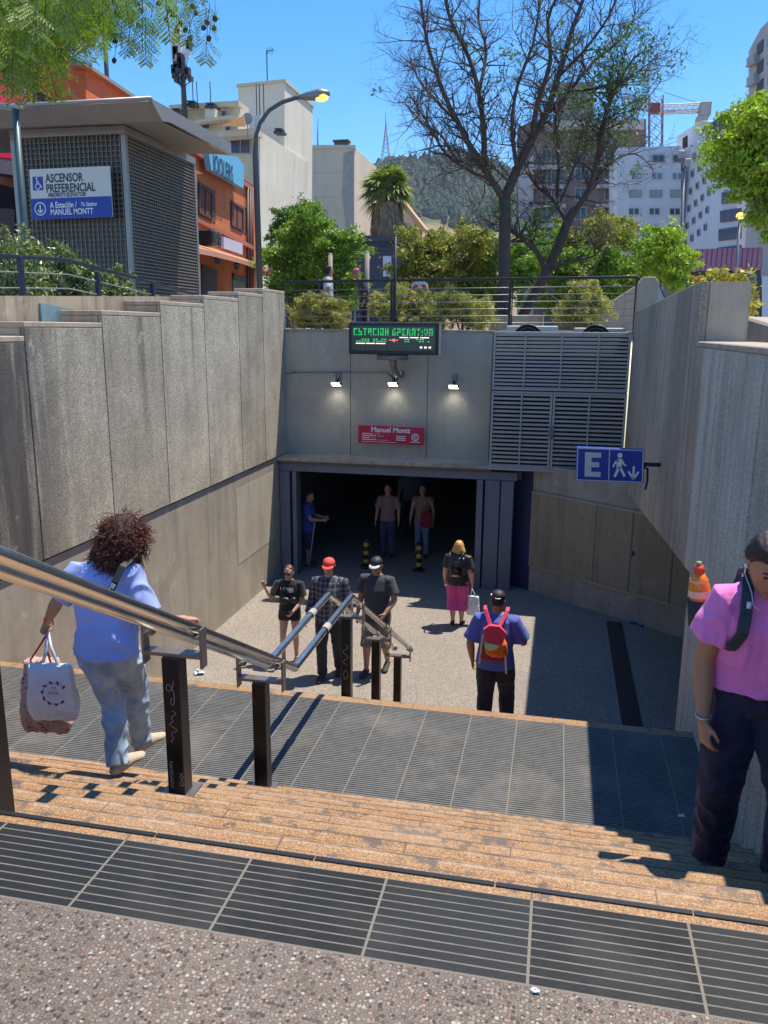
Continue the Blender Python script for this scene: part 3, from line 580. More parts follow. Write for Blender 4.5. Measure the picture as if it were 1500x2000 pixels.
# slanted balustrade right
mb=MB(); a=onY(1432,618,11.5); b=onY(1500,662,11.5); mb.hexa([(a.x,11,a.z-.35),(a.x+2.4,9.,a.z-1.25),(a.x+2.8,9.3,a.z-1.25),(a.x+.4,11.4,a.z-.35),(a.x,11,a.z),(a.x+2.4,9.,a.z-.85),(a.x+2.8,9.3,a.z-.85),(a.x+.4,11.4,a.z)]); tag(mb.build('stair_balustrade',M_CAP,bev=.03),'sloping pale concrete balustrade right of the square end block','balustrade')
# air conditioning units on top of louvres
def ac(label,x0,x1,y0,Y):
    a=onY(x0,y0,Y); b=onY(x1,y0,Y); t=thing('air_conditioner',(a.x,Y,1.49),label,'air conditioner','air conditioners on the louvred enclosure')
    mb=MB(); mb.box(a.x,b.x,Y,Y+.32,1.2,a.z); mb.build('casing',flat('cream_casing',(.62,.58,.5),.5),t,bev=.012)
    cx=a.x+(b.x-a.x)*.42; mb=MB(); 
    for rr_ in (.27,.21,.15,.09): mb.tube([(cx+rr_*math.cos(q),Y-.012,1.33+rr_*math.sin(q)) for q in np.linspace(0,2*math.pi,25)],.006,4,False)
    mb.build('fan_guard',M_RAILG,t,True)
    mb=MB(); mb.tube([(cx,Y-.003,1.33),(cx,Y-.001,1.33)],.28,24); mb.build('fan_opening',M_BLACK,t)
ac('cream air conditioner nearer the dot matrix board',990,1090,636,15.35); ac('cream air conditioner nearer the chamfered post',1122,1224,640,15.5)
# ---------------- louvred enclosure ----------------
M_LOUV=flat('louvre_metal',(.40,.38,.355),.5,.15,.15,3)
LV=thing('louvre_enclosure',(.1,15.1,-1),'two storey grey metal louvre screen right of the doorway wall','louvre screen')
lx0,lx1=-1.19,1.2; z1,z0=1.47,-1.0; zm=.42
def lpanel(x0,x1,z0,z1,n,nm,mids):
    f=MB(); 
    for a,b in ((x0,x0+.04),(x1-.04,x1)): f.box(a,b,15.06,15.11,z0,z1)
    f.box(x0+.041,x1-.041,15.06,15.11,z0,z0+.035); f.box(x0+.041,x1-.041,15.06,15.11,z1-.035,z1)
    for m in mids: f.box(m-.014,m+.014,15.05,15.075,z0+.036,z1-.036)
    o=f.build(nm,M_LOUV,LV,bev=.004)
    s=MB()
    for i in range(n):
        z=z0+.05+(z1-z0-.1)*i/(n-1); s.hexa([(x0+.042,15.078,z-.030),(x1-.042,15.078,z-.030),(x1-.042,15.12,z-.004),(x0+.042,15.12,z-.004),(x0+.042,15.076,z+.008),(x1-.042,15.076,z+.008),(x1-.042,15.12,z+.012),(x0+.042,15.12,z+.012)])
    s.build('slats',M_LOUV,LV)
lpanel(lx0,lx1,zm+.01,z1,15,'upper_frame',[-.62,.02,.66])
lpanel(lx0,-.09,z0,zm-.01,18,'gate_leaf',[-.64]); lpanel(-.08,lx1,z0,zm-.01,18,'gate_leaf',[.56])
mb=MB(); mb.box(lx0,lx1,15.2,15.25,z0,z1-.05); mb.build('dark_backing',M_BLACK,LV)
mb=MB(); mb.box(lx0-.02,lx1+.02,15.05,15.9,z0-.05,z0-.002); mb.build('base_frame',M_LOUV,LV,bev=.004)
mb=MB(); mb.box(-.12,-.05,15.02,15.05,-.4,-.2); mb.ell((-.085,15.01,-.42),(.02,.02,.03)); mb.build('padlock',M_STEEL,LV)
# ---------------- dot matrix board, wall lamps, conduit, red station sign ----------------
a,b,c,d=[onY(x,y,14.75) for x,y in ((681,630),(857,628),(857,694),(681,694))]
DB=thing('display_board',((a+c)/2),'black dot matrix display board with green dotted text on a mast','display board')
M_BKPL=flat('black_plastic',(.014,.015,.02),.4); x0,x1,zt_,zb_=a.x,b.x,a.z,c.z
mb=MB(); mb.box(x0,x1,14.75,14.93,zb_,zt_); mb.build('casing',M_BKPL,DB,bev=.015)
mb=MB(); mb.box(x0+.06,x1-.06,14.742,14.748,zb_+.07,zt_-.06); mb.build('screen',flat('screen_glass',(.07,.08,.07),.25),DB)
mb=MB(); mb.box(x1+.001,x1+.02,14.76,14.93,zb_,zt_+.015); mb.box(x0,x1,14.76,14.93,zt_+.001,zt_+.016); mb.build('aluminium_rim',M_KMET,DB)
FONT={'E':"1111010001110100010001111",'S':"",}
def dots(mb,s,x,z,h,px):
    rows={'E':['111','100','110','100','111'],'S':['111','100','111','001','111'],'T':['111','010','010','010','010'],'A':['111','101','111','101','101'],'C':['111','100','100','100','111'],'I':['1','1','1','1','1'],'O':['111','101','101','101','111'],'N':['101','111','111','101','101'],'P':['111','101','111','100','100'],'R':['110','101','110','101','101'],'V':['101','101','101','101','010'],' ':['0','0','0','0','0']}
    for ch in s:
        r=rows[ch]
        for j,row in enumerate(r):
            for i,q in enumerate(row):
                if q=='1' and random.Random(int(x*5000)+i*31+j*7).random()<.86: mb.box(x+i*px,x+i*px+px*.72,14.736,14.741,z-j*h/5-h/7,z-j*h/5)
        x+=(len(r[0])+1)*px
    return x
EG=G('green_led'); EG=EG.out((.02,.3,.08),.5,em=(.02,.85,.2),ems=.5); EW=G('white_led').out((.5,.5,.45),.5,em=(.9,.85,.7),ems=.9); ER=G('red_led').out((.4,.05,.05),.5,em=(.9,.1,.1),ems=.9)
mb=MB(); dots(mb,'ESTACION OPERATIVA',x0+.1,zt_-.1,.13,(x1-x0-.2)/65); W_=(x1-x0)
rr=random.Random(2); q=x0+.14
for i in range(26):
    if rr.random()<.75: q=x0+.14+i*(W_-.28)/26; 
    if 10<i<14: continue
    for j in range(2):
        if rr.random()<.8: mb.box(q,q+.035,14.736,14.741,zt_-.30-j*.035,zt_-.285-j*.035)
mb.build('green_text',EG,DB)
mb=MB()
for i in range(3): mb.box(x0+.14+i*.19,x0+.31+i*.19,14.736,14.741,zt_-.375,zt_-.36)
for i in range(3): mb.box(x0+.95+i*.19,x0+1.11+i*.19,14.736,14.741,zt_-.265,zt_-.25)
for i in (0,1,2): mb.box(x1-.33+i*.08,x1-.29+i*.08,14.736,14.741,zb_+.12,zb_+.15)
mb.build('white_text',EW,DB)
mb=MB()
for i in range(4): mb.box(x0+.76+i*.045,x0+.79+i*.045,14.736,14.741,zt_-.315,zt_-.295)
mb.build('red_text',ER,DB)
mx=onY(768,700,14.9).x; mtop=onY(770,462,14.95).z; M_MAST=flat('mast_paint',(.03,.03,.035),.5,.3)
mb=MB(); mb.tube([(mx,15.0,zb_-.02),(mx,15.0,mtop)],.024,10); mb.build('mast',M_MAST,DB,True)
mb=MB(); mb.tube([(mx,14.85,zb_+.02),(mx,14.9,zb_-.18),(mx,15.3,zb_-.38),(mx,15.7,zb_-.4)],.07,10); mb.box(mx-.28,mx+.28,14.78,14.9,zb_-.1,zb_-.002); mb.build('wall_bracket',M_RAILG,DB,True)
LAMPE=G('flood_lamp_light').out((.9,.9,.85),.4,em=(1,.98,.9),ems=4)
def wlamp(px,py,label):
    p=onY(px,py,15.55); t=thing('wall_lamp',(p.x,15.7,p.z),label,'lamp','floodlights on the rear wall')
    mb=MB(); mb.box(p.x-.05,p.x+.05,15.66,15.698,p.z+.0,p.z+.17); mb.build('back_plate',M_RAILG,t,bev=.006)
    mb=MB(); mb.hexa([(p.x-.1,15.47,p.z-.05),(p.x+.1,15.47,p.z-.05),(p.x+.1,15.6,p.z-.09),(p.x-.1,15.6,p.z-.09),(p.x-.1,15.45,p.z-.01),(p.x+.1,15.45,p.z-.01),(p.x+.1,15.62,p.z-.02),(p.x-.1,15.62,p.z-.02)]); mb.bar((p.x,15.6,p.z-.03),(p.x,15.67,p.z+.05),.04,.03); mb.build('housing',M_BKPL,t,bev=.006)
    mb=MB(); mb.quad((p.x-.085,15.466,p.z-.054),(p.x-.085,15.6,p.z-.094),(p.x+.085,15.6,p.z-.094),(p.x+.085,15.466,p.z-.054)); mb.box(p.x-.08,p.x+.08,15.452,15.462,p.z-.045,p.z-.018); mb.build('lens',LAMPE,t)
    l=bpy.data.lights.new('lamp_light','SPOT'); l.energy=2; l.spot_size=R_(110); l.spot_blend=.9; l.shadow_soft_size=.05; l.color=(1,1,.93)
    o=bpy.data.objects.new('lamp_light',l); C.objects.link(o); o.location=(p.x,15.5,p.z-.12); o.rotation_euler=(R_(18),0,0); o.parent=t; o.matrix_parent_inverse=wm(t).inverted()
wlamp(657,745,'lit floodlight on the rear wall, leftmost of the three'); wlamp(768,745,'lit floodlight on the rear wall straight below the display board'); wlamp(886,750,'lit floodlight on the rear wall nearest the louvre screen')
mb=MB(); q=[onY(x,y,15.66) for x,y in ((549,868),(547,745),(553,732),(575,727),(690,727),(755,727),(768,738))]; mb.tube(q,.014,6)
for p in (q[1],q[3],onY(548,800,15.66)): mb.ell(p,(.03,.02,.03),8,5)
tag(mb.build('wall_conduit',M_RAILG,None,True),'thin grey cable conduit climbing the left edge of the rear wall','conduit')
a,b,c,d=[onY(x,y,15.5) for x,y in ((699,829),(828,834),(827,870),(698,865))]
M_RED=flat('crimson_sign',(.55,.012,.045),.45,0,.1,3)
RS=thing('station_sign',((a+c)/2),'crimson station name sign above the doorway','sign'); L=lambda u,v:lerp2(a,b,c,d,u,v)
mb=MB(); mb.prism([L(0,0),L(1,0),L(1,1),L(0,1)],(0,.05,0)); mb.build('sign_panel',M_RED,RS,fix=True)
ux=(L(1,.5)-L(0,.5)); uy=(L(.5,0)-L(.5,1)); HH=uy.length; O=Vector((0,-.004,0)); mb=MB()
text_mb(mb,'Manuel Montt',L(.5,.36)+O,ux,uy,HH*.38,0,'CENTER',bold=.004)
for i,(w1,w2) in enumerate(((.16,.1),(.21,.1),(.12,.08),(.22,.16))):
    v=.47+i*.105; strip(mb,L(.07,v)+O,L(.07+w1,v)+O,HH*.045,NY); strip(mb,L(.09+w1,v+.01)+O,L(.09+w1+w2,v+.01)+O,HH*.018,NY)
for i in range(3): strip(mb,L(.59,.56+.1*i)+O,L(.73,.56+.1*i)+O,HH*.045,NY)
cc=L(.875,.58)+O; ring(mb,cc,ux,uy,HH*.2,HH*.05); text_mb(mb,'C',cc-uy*.085,ux,uy,HH*.24,0.001,'CENTER',bold=.004); strip(mb,L(.80,.84)+O,L(.95,.84)+O,HH*.035,NY); strip(mb,L(.06,.9)+O,L(.6,.9)+O,HH*.02,NY)
mb.build('lettering',M_LW,RS)
mb=MB(); strip(mb,L(0,.01)+O,L(1,.01)+O,.02,NY); strip(mb,L(.01,0)+O,L(.01,1)+O,.012,NY); mb.build('rim',flat('pink_edge',(.6,.25,.3),.5),RS)
# ---------------- E exit sign on the right wall ----------------
ZS=9.9; a,b,c,d=[onY(x,y,ZS) for x,y in ((1126,873),(1259,878),(1257,944),(1124,939))]
ES=thing('exit_sign',((a+c)/2),'blue and white E sign with walking figure and arrow on the right wall','sign'); L=lambda u,v:lerp2(a,b,c,d,u,v)
mb=MB(); mb.prism([L(0,0),L(1,0),L(1,1),L(0,1)],(0,.09,0)); mb.build('sign_case',M_BLUE,ES,fix=True,bev=.006)
ux=(L(1,.5)-L(0,.5)); uy=(L(.5,0)-L(.5,1)); HH=uy.length; uxn=ux.normalized(); uyn=uy.normalized(); O=Vector((0,-.004,0)); mb=MB()
for (u,v),(p,q) in (((.02,.03),(.98,.03)),((.02,.97),(.98,.97)),((.02,.03),(.02,.97)),((.98,.03),(.98,.97)),((.49,.03),(.49,.97))): strip(mb,L(u,v)+O,L(p,q)+O,HH*.03,NY)
strip(mb,L(.18,.14)+O,L(.18,.86)+O,HH*.19,NY)
for v in (.215,.5,.785): strip(mb,L(.226,v)+O,L(.37 if v!=.5 else .345,v)+O,HH*.15,NY)
mb.build('lettering',flat('sign_silver',(.6,.6,.6),.5),ES)
mb=MB(); ring(mb,L(.645,.2)+O,ux,uy,HH*.075,HH*.075,14)
for (u,v),(p,q),w_ in (((.64,.3),(.635,.56),.15),((.635,.55),(.60,.72),.08),((.60,.72),(.575,.84),.07),((.64,.55),(.69,.68),.08),((.69,.68),(.72,.82),.07),((.62,.33),(.57,.44),.06),((.57,.44),(.55,.55),.05),((.67,.33),(.70,.45),.06),((.70,.45),(.74,.5),.05)): strip(mb,L(u,v)+O,L(p,q)+O,HH*w_,NY)
strip(mb,L(.85,.5)+O,L(.85,.84)+O,HH*.06,NY)
for s in (-1,1): strip(mb,L(.85,.88)+O,L(.85+s*.075,.66)+O,HH*.06,NY)
mb.build('pictogram',M_LW,ES)
mb=MB(); p=L(1,.45); mb.bar(p+Vector((0,.045,0)),(XR-.005,p.y+.045,p.z),.05,.04); mb.tube([p+Vector((0,.05,-.03)),p+Vector((.05,.06,-.06)),p+Vector((.06,.08,-.2)),p+Vector((.05,.15,-.32))],.014,8); mb.build('wall_arm',M_RAILN,ES,True)
# ================= buildings =================
def brickmat(name,c1,c2,mort):
    g=G(name); x,y,z=g.xyz(); o=g.n('TexBrick'); cb=g.n('CombineXYZ'); g.put(cb.inputs[0],g.m('ADD',x,y)); g.put(cb.inputs[1],z); g.put(o.inputs['Vector'],cb.outputs[0])
    g.put(o.inputs['Color1'],c1); g.put(o.inputs['Color2'],c2); g.put(o.inputs['Mortar'],mort); o.inputs['Scale'].default_value=4; o.inputs['Mortar Size'].default_value=.018
    n=g.noise(1.3,6,.65); c=g.mix(g.ramp(n,[(.35,0),(.8,.5)]),o.outputs[0],tuple(a*.55 for a in c1)); return g.out(c,.85)
M_BRICK=brickmat('orange_brick',(.50,.13,.035),(.60,.18,.05),(.38,.13,.06))
def plaster(name,a,b,st=.35,sc_=.6,vert=.12):
    g=G(name); n=g.noise(sc_,6,.6); c=g.mix(g.ramp(n,[(.3,0),(.75,1)]),a,b)
    s=g.noise(1,6,.65,vec=g.map((1.3,1.3,vert))); c=g.mix(g.ramp(s,[(.5,0),(.75,st)]),c,tuple(k*.5 for k in a)); return g.out(c,.85)
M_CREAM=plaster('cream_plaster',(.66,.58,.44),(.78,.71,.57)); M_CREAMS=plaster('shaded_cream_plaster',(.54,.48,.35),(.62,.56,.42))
M_BEIGE=plaster('beige_plaster',(.58,.47,.34),(.66,.55,.41),.25,.35); M_SLATE=plaster('slate_paint',(.035,.045,.07),(.05,.06,.09),.2)
M_WHITEB=plaster('white_render',(.56,.56,.60),(.66,.66,.69),.2,.1); M_GREYB=plaster('grey_render',(.36,.34,.32),(.44,.42,.40),.3,.15); M_BROWNB=plaster('brown_cladding',(.17,.11,.10),(.25,.17,.15),.5,.3)
M_GLASS=flat('window_glass',(.05,.06,.07),.12,0,.5,1.5); M_GLASSB=flat('blue_window_glass',(.05,.06,.11),.2,0,.3,1); M_FRAME=flat('window_frame',(.30,.30,.31),.5); M_DKM=flat('dark_roof_metal',(.06,.06,.065),.6,.2)
M_TCONC=plaster('tower_concrete',(.42,.38,.36),(.50,.46,.43),.4,.15)
class Pl:
    """vertical facade plane through px (at distance Y) running towards the vanishing column vx (None: facing the street, constant Y)"""
    def __init__(s,px,Y,vx=None):
        s.A=onY(px,640,Y); s.d=Vector((1,0,0)) if vx is None else Vector((ray(vx,644).x,ray(vx,644).y,0)).normalized()
        n=Vector((s.d.y,-s.d.x,0)); s.n=n if n.dot(CAM-s.A)>0 else -n
    def p(s,x,y,off=0): return onV(x,y,s.A,s.A+s.d,off)
    def poly(s,mb,px,thick,off=0,back=None): # prism, extruded away from the camera
        mb.prism([s.p(x,y,off) for x,y in px],(back if back is not None else -s.n)*thick); return mb
    def at(s,P,u,h,off=0): # from point P, metres along / up
        return P+s.d*u+Vector((0,0,h))+s.n*off
    def rect(s,mb,P,u0,u1,h0,h1,off,thick):
        mb.prism([s.at(P,u0,h0,off),s.at(P,u1,h0,off),s.at(P,u1,h1,off),s.at(P,u0,h1,off)],-s.n*thick)
    def win(s,parent,px,off=.02,fr=.06,glass=None,recess=0,bars=1,frame=None):
        """px = tl,tr,br,bl : frame (part) with its pane (sub-part)"""
        q=[s.p(x,y,off) for x,y in px]; c=sum(q,Vector())/4; mb=MB()
        inn=[p.lerp(c,0)+ (c-p).normalized()*fr*1.3 for p in q]
        for i in range(4):
            j=(i+1)%4; mb.prism([q[i],q[j],inn[j],inn[i]],-s.n*.06)
        for k in range(bars):
            t=(k+1)/(bars+1); mb.bar(inn[0].lerp(inn[1],t)-s.n*.03,inn[3].lerp(inn[2],t)-s.n*.03,fr*.7,.04,up=s.n)
        f=mb.build('window',frame or M_FRAME,parent,fix=True)
        mb=MB(); mb.add([p-s.n*.045 for p in q],[(0,1,2,3)]); mb.build('pane',glass or M_GLASS,f); return f
def bld(name,label,Pn,px,mat,depth,back=None,cat='building'):
    """front polygon on plane Pn extruded back"""
    q=[Pn.p(x,y) for x,y in px]; b=Vector(q[0]); b.z=1.3
    t=thing(name,b,label,cat); mb=MB(); mb.prism(q,(back if back is not None else -Pn.n)*depth); mb.build('wall',mat,t,fix=True); return t
YD=Vector((0,1,0))
# --- orange corner building right of the kiosk
P1=Pl(500,27,840); B1=bld('brick_building','orange brick corner building with a blue sign, seen between the kiosk and the street lamp',P1,[(330,262),(500,372),(500,640),(330,640)],M_BRICK,6)
for q in (((390,358),(416,376),(416,430),(390,416)),((453,394),(476,408),(476,452),(453,440))):
    # flat dark plate with the reveal's shade put into its colour, then window
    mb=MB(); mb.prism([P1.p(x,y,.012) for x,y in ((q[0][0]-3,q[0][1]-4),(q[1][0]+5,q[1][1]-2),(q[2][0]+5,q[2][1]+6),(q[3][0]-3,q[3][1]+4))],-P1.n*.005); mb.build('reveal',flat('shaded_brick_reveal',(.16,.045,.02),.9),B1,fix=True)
    P1.win(B1,q,.05,.05,frame=M_DKM)
mb=MB(); P1.poly(mb,[(383,424),(500,482),(500,490),(383,431)],.1,.12); P1.poly(mb,[(330,258),(500,368),(500,376),(330,266)],.2,.1); mb.build('cornice',flat('reddish_cornice',(.36,.12,.07),.8),B1,fix=True)
mb=MB()
pts_=[]
for i in range(25):
    t=i/24; x=383+t*160; y=484+ (t**1.25)*46; pts_.append(P1.p(x,y,.9-.0*t))
top=[p for p in pts_]; inner=[P1.p(383+min(t,.76)*160,484+(t**1.25)*46+10,0) for t in [i/24 for i in range(25)]]
for i in range(24):
    mb.hexa([top[i]-Vector((0,0,.12)),top[i+1]-Vector((0,0,.12)),inner[i+1],inner[i],top[i],top[i+1],inner[i+1]+Vector((0,0,.2)),inner[i]+Vector((0,0,.2))])
mb.build('awning_slab',flat('terracotta_slab',(.50,.24,.15),.8),B1,fix=True)
mb=MB(); P1.poly(mb,[(395,516),(424,528),(424,600),(395,600)],.05,.03); mb.build('door',flat('dark_doorway',(.015,.018,.03),.5),B1,fix=True)
mb=MB(); P1.poly(mb,[(455,540),(492,552),(492,600),(455,600)],.05,.03); mb.build('shutter',flat('green_shutter',(.10,.15,.11),.6),B1,fix=True)
mb=MB(); P1.poly(mb,[(457,534),(492,546),(492,556),(457,546)],.05,.06); sb=mb.build('shop_sign',flat('dark_green_board',(.02,.05,.03),.5),B1,fix=True)
mb=MB(); text_mb(mb,'Botillería',P1.p(462,545,.12),P1.d,(0,0,1),.16,0); mb.build('lettering',M_LW,sb) if False else None
for x in (484,489,493):
    mb=MB(); mb.tube([P1.p(x,366,.08),P1.p(x,600,.08)],.05,6); mb.build('drain_pipe',flat('oxide_pipe',(.09,.03,.025),.6),B1,True)
for x,y in ((428,502),(465,514)):
    mb=MB(); mb.bar(P1.p(x,y,.6),P1.p(x-4,y+8,.9),.12,.12); mb.build('security_lamp',M_BKPL,B1)
mb=MB()
for i in range(9):
    a=P1.p(470+i*3.4,346+i*2.6,-1.2+i*.15); mb.bar(a,a-Vector((0,0,.55)),.04,.04)
a=P1.p(468,344,-1.2); b=P1.p(500,366,0); mb.bar(a,b,.05,.05); mb.bar(a-Vector((0,0,.3)),b-Vector((0,0,.3)),.05,.05); mb.build('roof_rail',flat('crimson_rail',(.25,.02,.03),.5),B1)
SG=thing('shop_sign',P1.p(445,340,.2),'sky blue shop sign with black brush lettering on the orange building','sign')
mb=MB(); P1.poly(mb,[(408,300),(463,306),(476,322),(476,368),(413,332)],.15,.3); mb.build('sign_panel',flat('sky_blue_panel',(.13,.42,.62),.4,0,.06),SG,fix=True)
mb=MB(); o_=P1.p(417,326,.32); v_=(P1.p(472,360,.32)-o_); upv=Vector((0,0,1)); ln=v_.length
text_mb(mb,'IOOLERS',o_-Vector((0,0,.12)),v_,upv,.66,0,bold=.006,sx=.84); mb.build('lettering',M_LBLACK,SG)
mb=MB(); P1.poly(mb,[(437,462),(474,476),(474,497),(437,485)],.08,.35); tag(mb.build('blank_sign',flat('pale_lilac_panel',(.55,.56,.68),.4),fix=True),'blank pale lilac panel standing on the awning of the orange building','sign')
a=P1.p(391,480,.5); t=thing('condenser_unit',a,'black outdoor condenser unit standing on the awning','condenser')
mb=MB(); P1.rect(mb,a,0,.85,.05,.36,.3,.4); mb.build('casing',M_BKPL,t,fix=True,bev=.02); mb=MB(); 
for k in range(2):
    cc=P1.at(a,.3+.42*k,.23,.31); ring(mb,cc,P1.d,Vector((0,0,1)),.15,.02); ring(mb,cc,P1.d,Vector((0,0,1)),.09,.02)
mb.build('fan_guard',M_KMET,t)
# --- brick building behind the kiosk, top left
P2=Pl(290,24,840); B2=bld('brick_building','brick building with a ragged parapet behind the kiosk roof',P2,[(168,126),(300,216),(300,640),(168,640)],M_BRICK,5)
mb=MB(); P2.poly(mb,[(166,120),(300,210),(300,217),(166,127)],.4,.15); mb.build('roof_edge',M_KSOF,B2,fix=True)
P3=Pl(130,20,840)
mb=MB(); P3.poly(mb,[(60,112),(130,172),(130,640),(60,640)],5,0); mb.build('side_wing',M_BRICK,B2,fix=True)
P3.win(B2,((68,172),(124,203),(124,260),(68,240)),.05,.07,bars=2,frame=M_DKM)
mb=MB()
for i in range(5): P3.rect(mb,P3.p(82+i*9,160+i*6.5,.02),0,.16,0,.12,.03,.02)
mb.build('brick_relief',flat('shaded_brick_reveal',(.16,.045,.02),.9),B2,fix=True)
mb=MB(); P3.poly(mb,[(100,84),(170,128),(170,196),(100,150)],.1,-1.2); mb.build('metal_cladding',flat('dark_corrugated',(.09,.085,.085),.6,.3,.4,20),B2,fix=True)
mb=MB(); a=P3.p(122,150,-.6); P3.rect(mb,a,0,.4,.15,1.15,0,.3); P3.rect(mb,a,.05,.25,-.2,.1,.05,.2); mb.build('orange_duct',flat('orange_paint',(.62,.2,.04),.6,0,.3),B2,fix=True)
mb=MB(); a=P3.p(160,186,.1); mb.tube([a,a+Vector((0,0,.5))],.3,12); mb.tube([a+Vector((0,0,.5)),a+Vector((0,0,.62))],[.42,.35],12); mb.build('roof_vent',M_DKM,B2,True)
mb=MB(); 
a=onY(198,196,22); b=onY(202,38,22); c=onY(75,84,22); d=onY(70,200,22)
mb.tube([(b.x,22,a.z-1),(b.x,22,b.z)],.06,6); q1=onY(198,62,22); q2=onY(75,84,22); mb.tube([q1,q2],.055,6); mb.tube([onY(120,98,22),onY(175,66,22)],.03,5); mb.tube([(c.x,22,q2.z),(c.x,22,1.3)],.05,6)
tag(mb.build('sign_gantry',M_DKM,None,True),'rusty dark steel gantry frame rising above the brick building','gantry')
P4=Pl(48,17,840); t=thing('shop_banner',P4.p(25,220),'crimson and grey shop banner at the left edge behind the kiosk','banner')
mb=MB(); P4.poly(mb,[(-60,90),(46,170),(46,212),(-60,212)],.12,0); mb.build('upper_banner',flat('crimson_banner',(.62,.01,.07),.5,0,.1,2),t,fix=True)
mb=MB(); P4.poly(mb,[(-60,215),(46,262),(46,312),(-60,300)],.12,-.1); mb.build('lower_banner',flat('crimson_banner',(.62,.01,.07),.5,0,.1,2),t,fix=True)
mb=MB(); P4.poly(mb,[(-60,70),(48,150),(48,168),(-60,88)],.3,.02); P4.poly(mb,[(-60,304),(48,318),(48,345),(-60,330)],.5,.02); mb.build('grey_band',flat('grey_fascia',(.10,.11,.15),.5),t,fix=True)
mb=MB(); mb.tube([P4.p(47,125,.1),P4.p(49,212,.1)],.035,8); mb.build('banner_pole',flat('pole_white',(.6,.6,.6),.5),t,True)
mb=MB(); P4.poly(mb,[(-60,345),(48,372),(48,640),(-60,640)],3,-.2); mb.build('shop_front',flat('dark_shop_front',(.03,.035,.06),.4,0,.4),t,fix=True)
# --- big cream block
P5=Pl(500,42); B3=bld('apartment_building','big cream block with a windowless tower and a cluttered roof terrace',P5,[(330,215),(465,196),(465,262),(500,262),(500,640),(330,640)],M_CREAMS,1.5)
mb=MB(); P5.poly(mb,[(465,168),(556,157),(556,640),(465,640)],5.2,-4,YD); mb.build('tower',M_CREAM,B3,fix=True)
mb=MB(); P5.poly(mb,[(462,164),(558,154),(558,160),(462,170)],5.4,-3.9,YD); mb.build('tower_coping',M_CREAMS,B3,fix=True)
mb=MB(); P5.poly(mb,[(498,256),(508,256),(508,640),(498,640)],8.2,.3,YD); mb.build('side_wall',M_CREAM,B3,fix=True)
mb=MB(); P5.poly(mb,[(330,205),(466,196),(466,206),(330,216)],.6,.3); P5.poly(mb,[(372,236),(466,222),(466,228),(372,242)],.5,.8); P5.poly(mb,[(425,256),(500,250),(500,262),(425,268)],.9,1.2); mb.build('cornice',M_CREAMS,B3,fix=True)
P5.win(B3,((448,272),(490,270),(490,300),(448,300)),.05,.06,M_GLASSB,bars=1)
for q in (((440,246),(450,245),(450,262),(440,262)),((432,215),(442,214),(442,234),(432,234)),((392,240),(410,238),(410,252),(392,252))): P5.win(B3,q,.35,.04,bars=0)
for q in ([(400,212),(420,212),(420,234),(400,234)],[(334,222),(350,222),(350,240),(334,240)]): mb=MB(); P5.poly(mb,q,.8,.7); mb.build('chimney',M_CREAM,B3,fix=True)
for x,y in ((409,205),(342,216),(543,255),(372,201)):
    mb=MB(); P5.poly(mb,[(x-9,y),(x+9,y),(x+9,y+5),(x-9,y+5)],.6,.8); P5.poly(mb,[(x-7,y-5),(x+7,y-5),(x+7,y-2),(x-7,y-2)],.5,.8); mb.build('roof_vent',M_DKM,B3,fix=True)
mb=MB(); q=[P5.p(430,246,1.6),P5.p(476,226,1.6),P5.p(480,247,1.9)]; mb.prism(q,(0,.05,0)); mb.build('sun_sail',flat('orange_sail',(.6,.28,.1),.8),B3,fix=True)
for x in (378,386,412,502,508,516):
    mb=MB(); y=P5.p(x,215 if x<450 else 238,.9); mb.tube([y,y+Vector((0,0,1.3 if x<450 else 1.7))],.025,4); mb.build('aerial_rod',M_DKM,B3)
mb=MB(); P5.poly(mb,[(497,226),(508,226),(508,248),(497,248)],.3,1.2); mb.build('antenna_box',flat('pale_box',(.5,.52,.52),.5),B3,fix=True)
mb=MB(); a=P5.p(483,232,1.2); mb.tube([a,a+Vector((0,0,-.9))],.03,5); ring(mb,a,Vector((1,0,0)),Vector((0,0,1)),.28,.28,14); mb.build('satellite_dish',M_FRAME,B3)
mb=MB(); a=P5.p(522,158,-5); mb.tube([a,a+Vector((0,0,1.55))],.035,5); mb.tube([a+Vector((0,0,1.5)),a+Vector((.45,0,1.56))],.025,4)
for k in range(4): mb.tube([a+Vector((.1*k+.05,0,1.35)),a+Vector((.1*k+.05,0,1.7))],.012,4)
mb.build('tv_aerial',M_DKM,B3)
# cell mast
a=onY(360,205,41); z_=lambda y:onY(355,y,41).z; CM=thing('cell_mast',(a.x,41,z_(205)),'tall rooftop mobile phone mast with white panel antennas','mast')
mb=MB(); mb.tube([(a.x,41,z_(205)-1),(a.x,41,z_(85))],[.16,.1],8); mb.tube([(a.x-.12,41,z_(205)),(a.x-.1,41,z_(110))],.03,5); mb.build('mast_pole',M_DKM,CM,True)
for dx,y0_,y1_,m__ in ((-.35,62,120,M_WHITEB),(-.05,50,106,M_WHITEB),(.38,80,118,M_WHITEB),(-.28,92,122,M_GREYB)):
    mb=MB(); mb.box(a.x+dx-.11,a.x+dx+.11,40.7,40.9,z_(y1_),z_(y0_)); mb.build('panel_antenna',m__,CM,bev=.02)
for i in range(16):
    r_=random.Random(i); mb=MB(); x_=a.x+r_.uniform(-.5,.5); zz_=z_(r_.uniform(100,165)); mb.box(x_-.1,x_+.1,40.7,41,zz_,zz_+r_.uniform(.2,.5)); mb.tube([(x_,40.85,zz_),(a.x,41,zz_-.2)],.03,4); mb.build('radio_unit',M_DKM,CM)
mb=MB()
for i in range(8):
    r_=random.Random(40+i); x_=a.x+r_.uniform(-.45,.45); mb.tube([(x_,40.8,z_(120)),(x_+r_.uniform(-.2,.2),40.7,z_(145)),(a.x,40.9,z_(178))],.02,4)
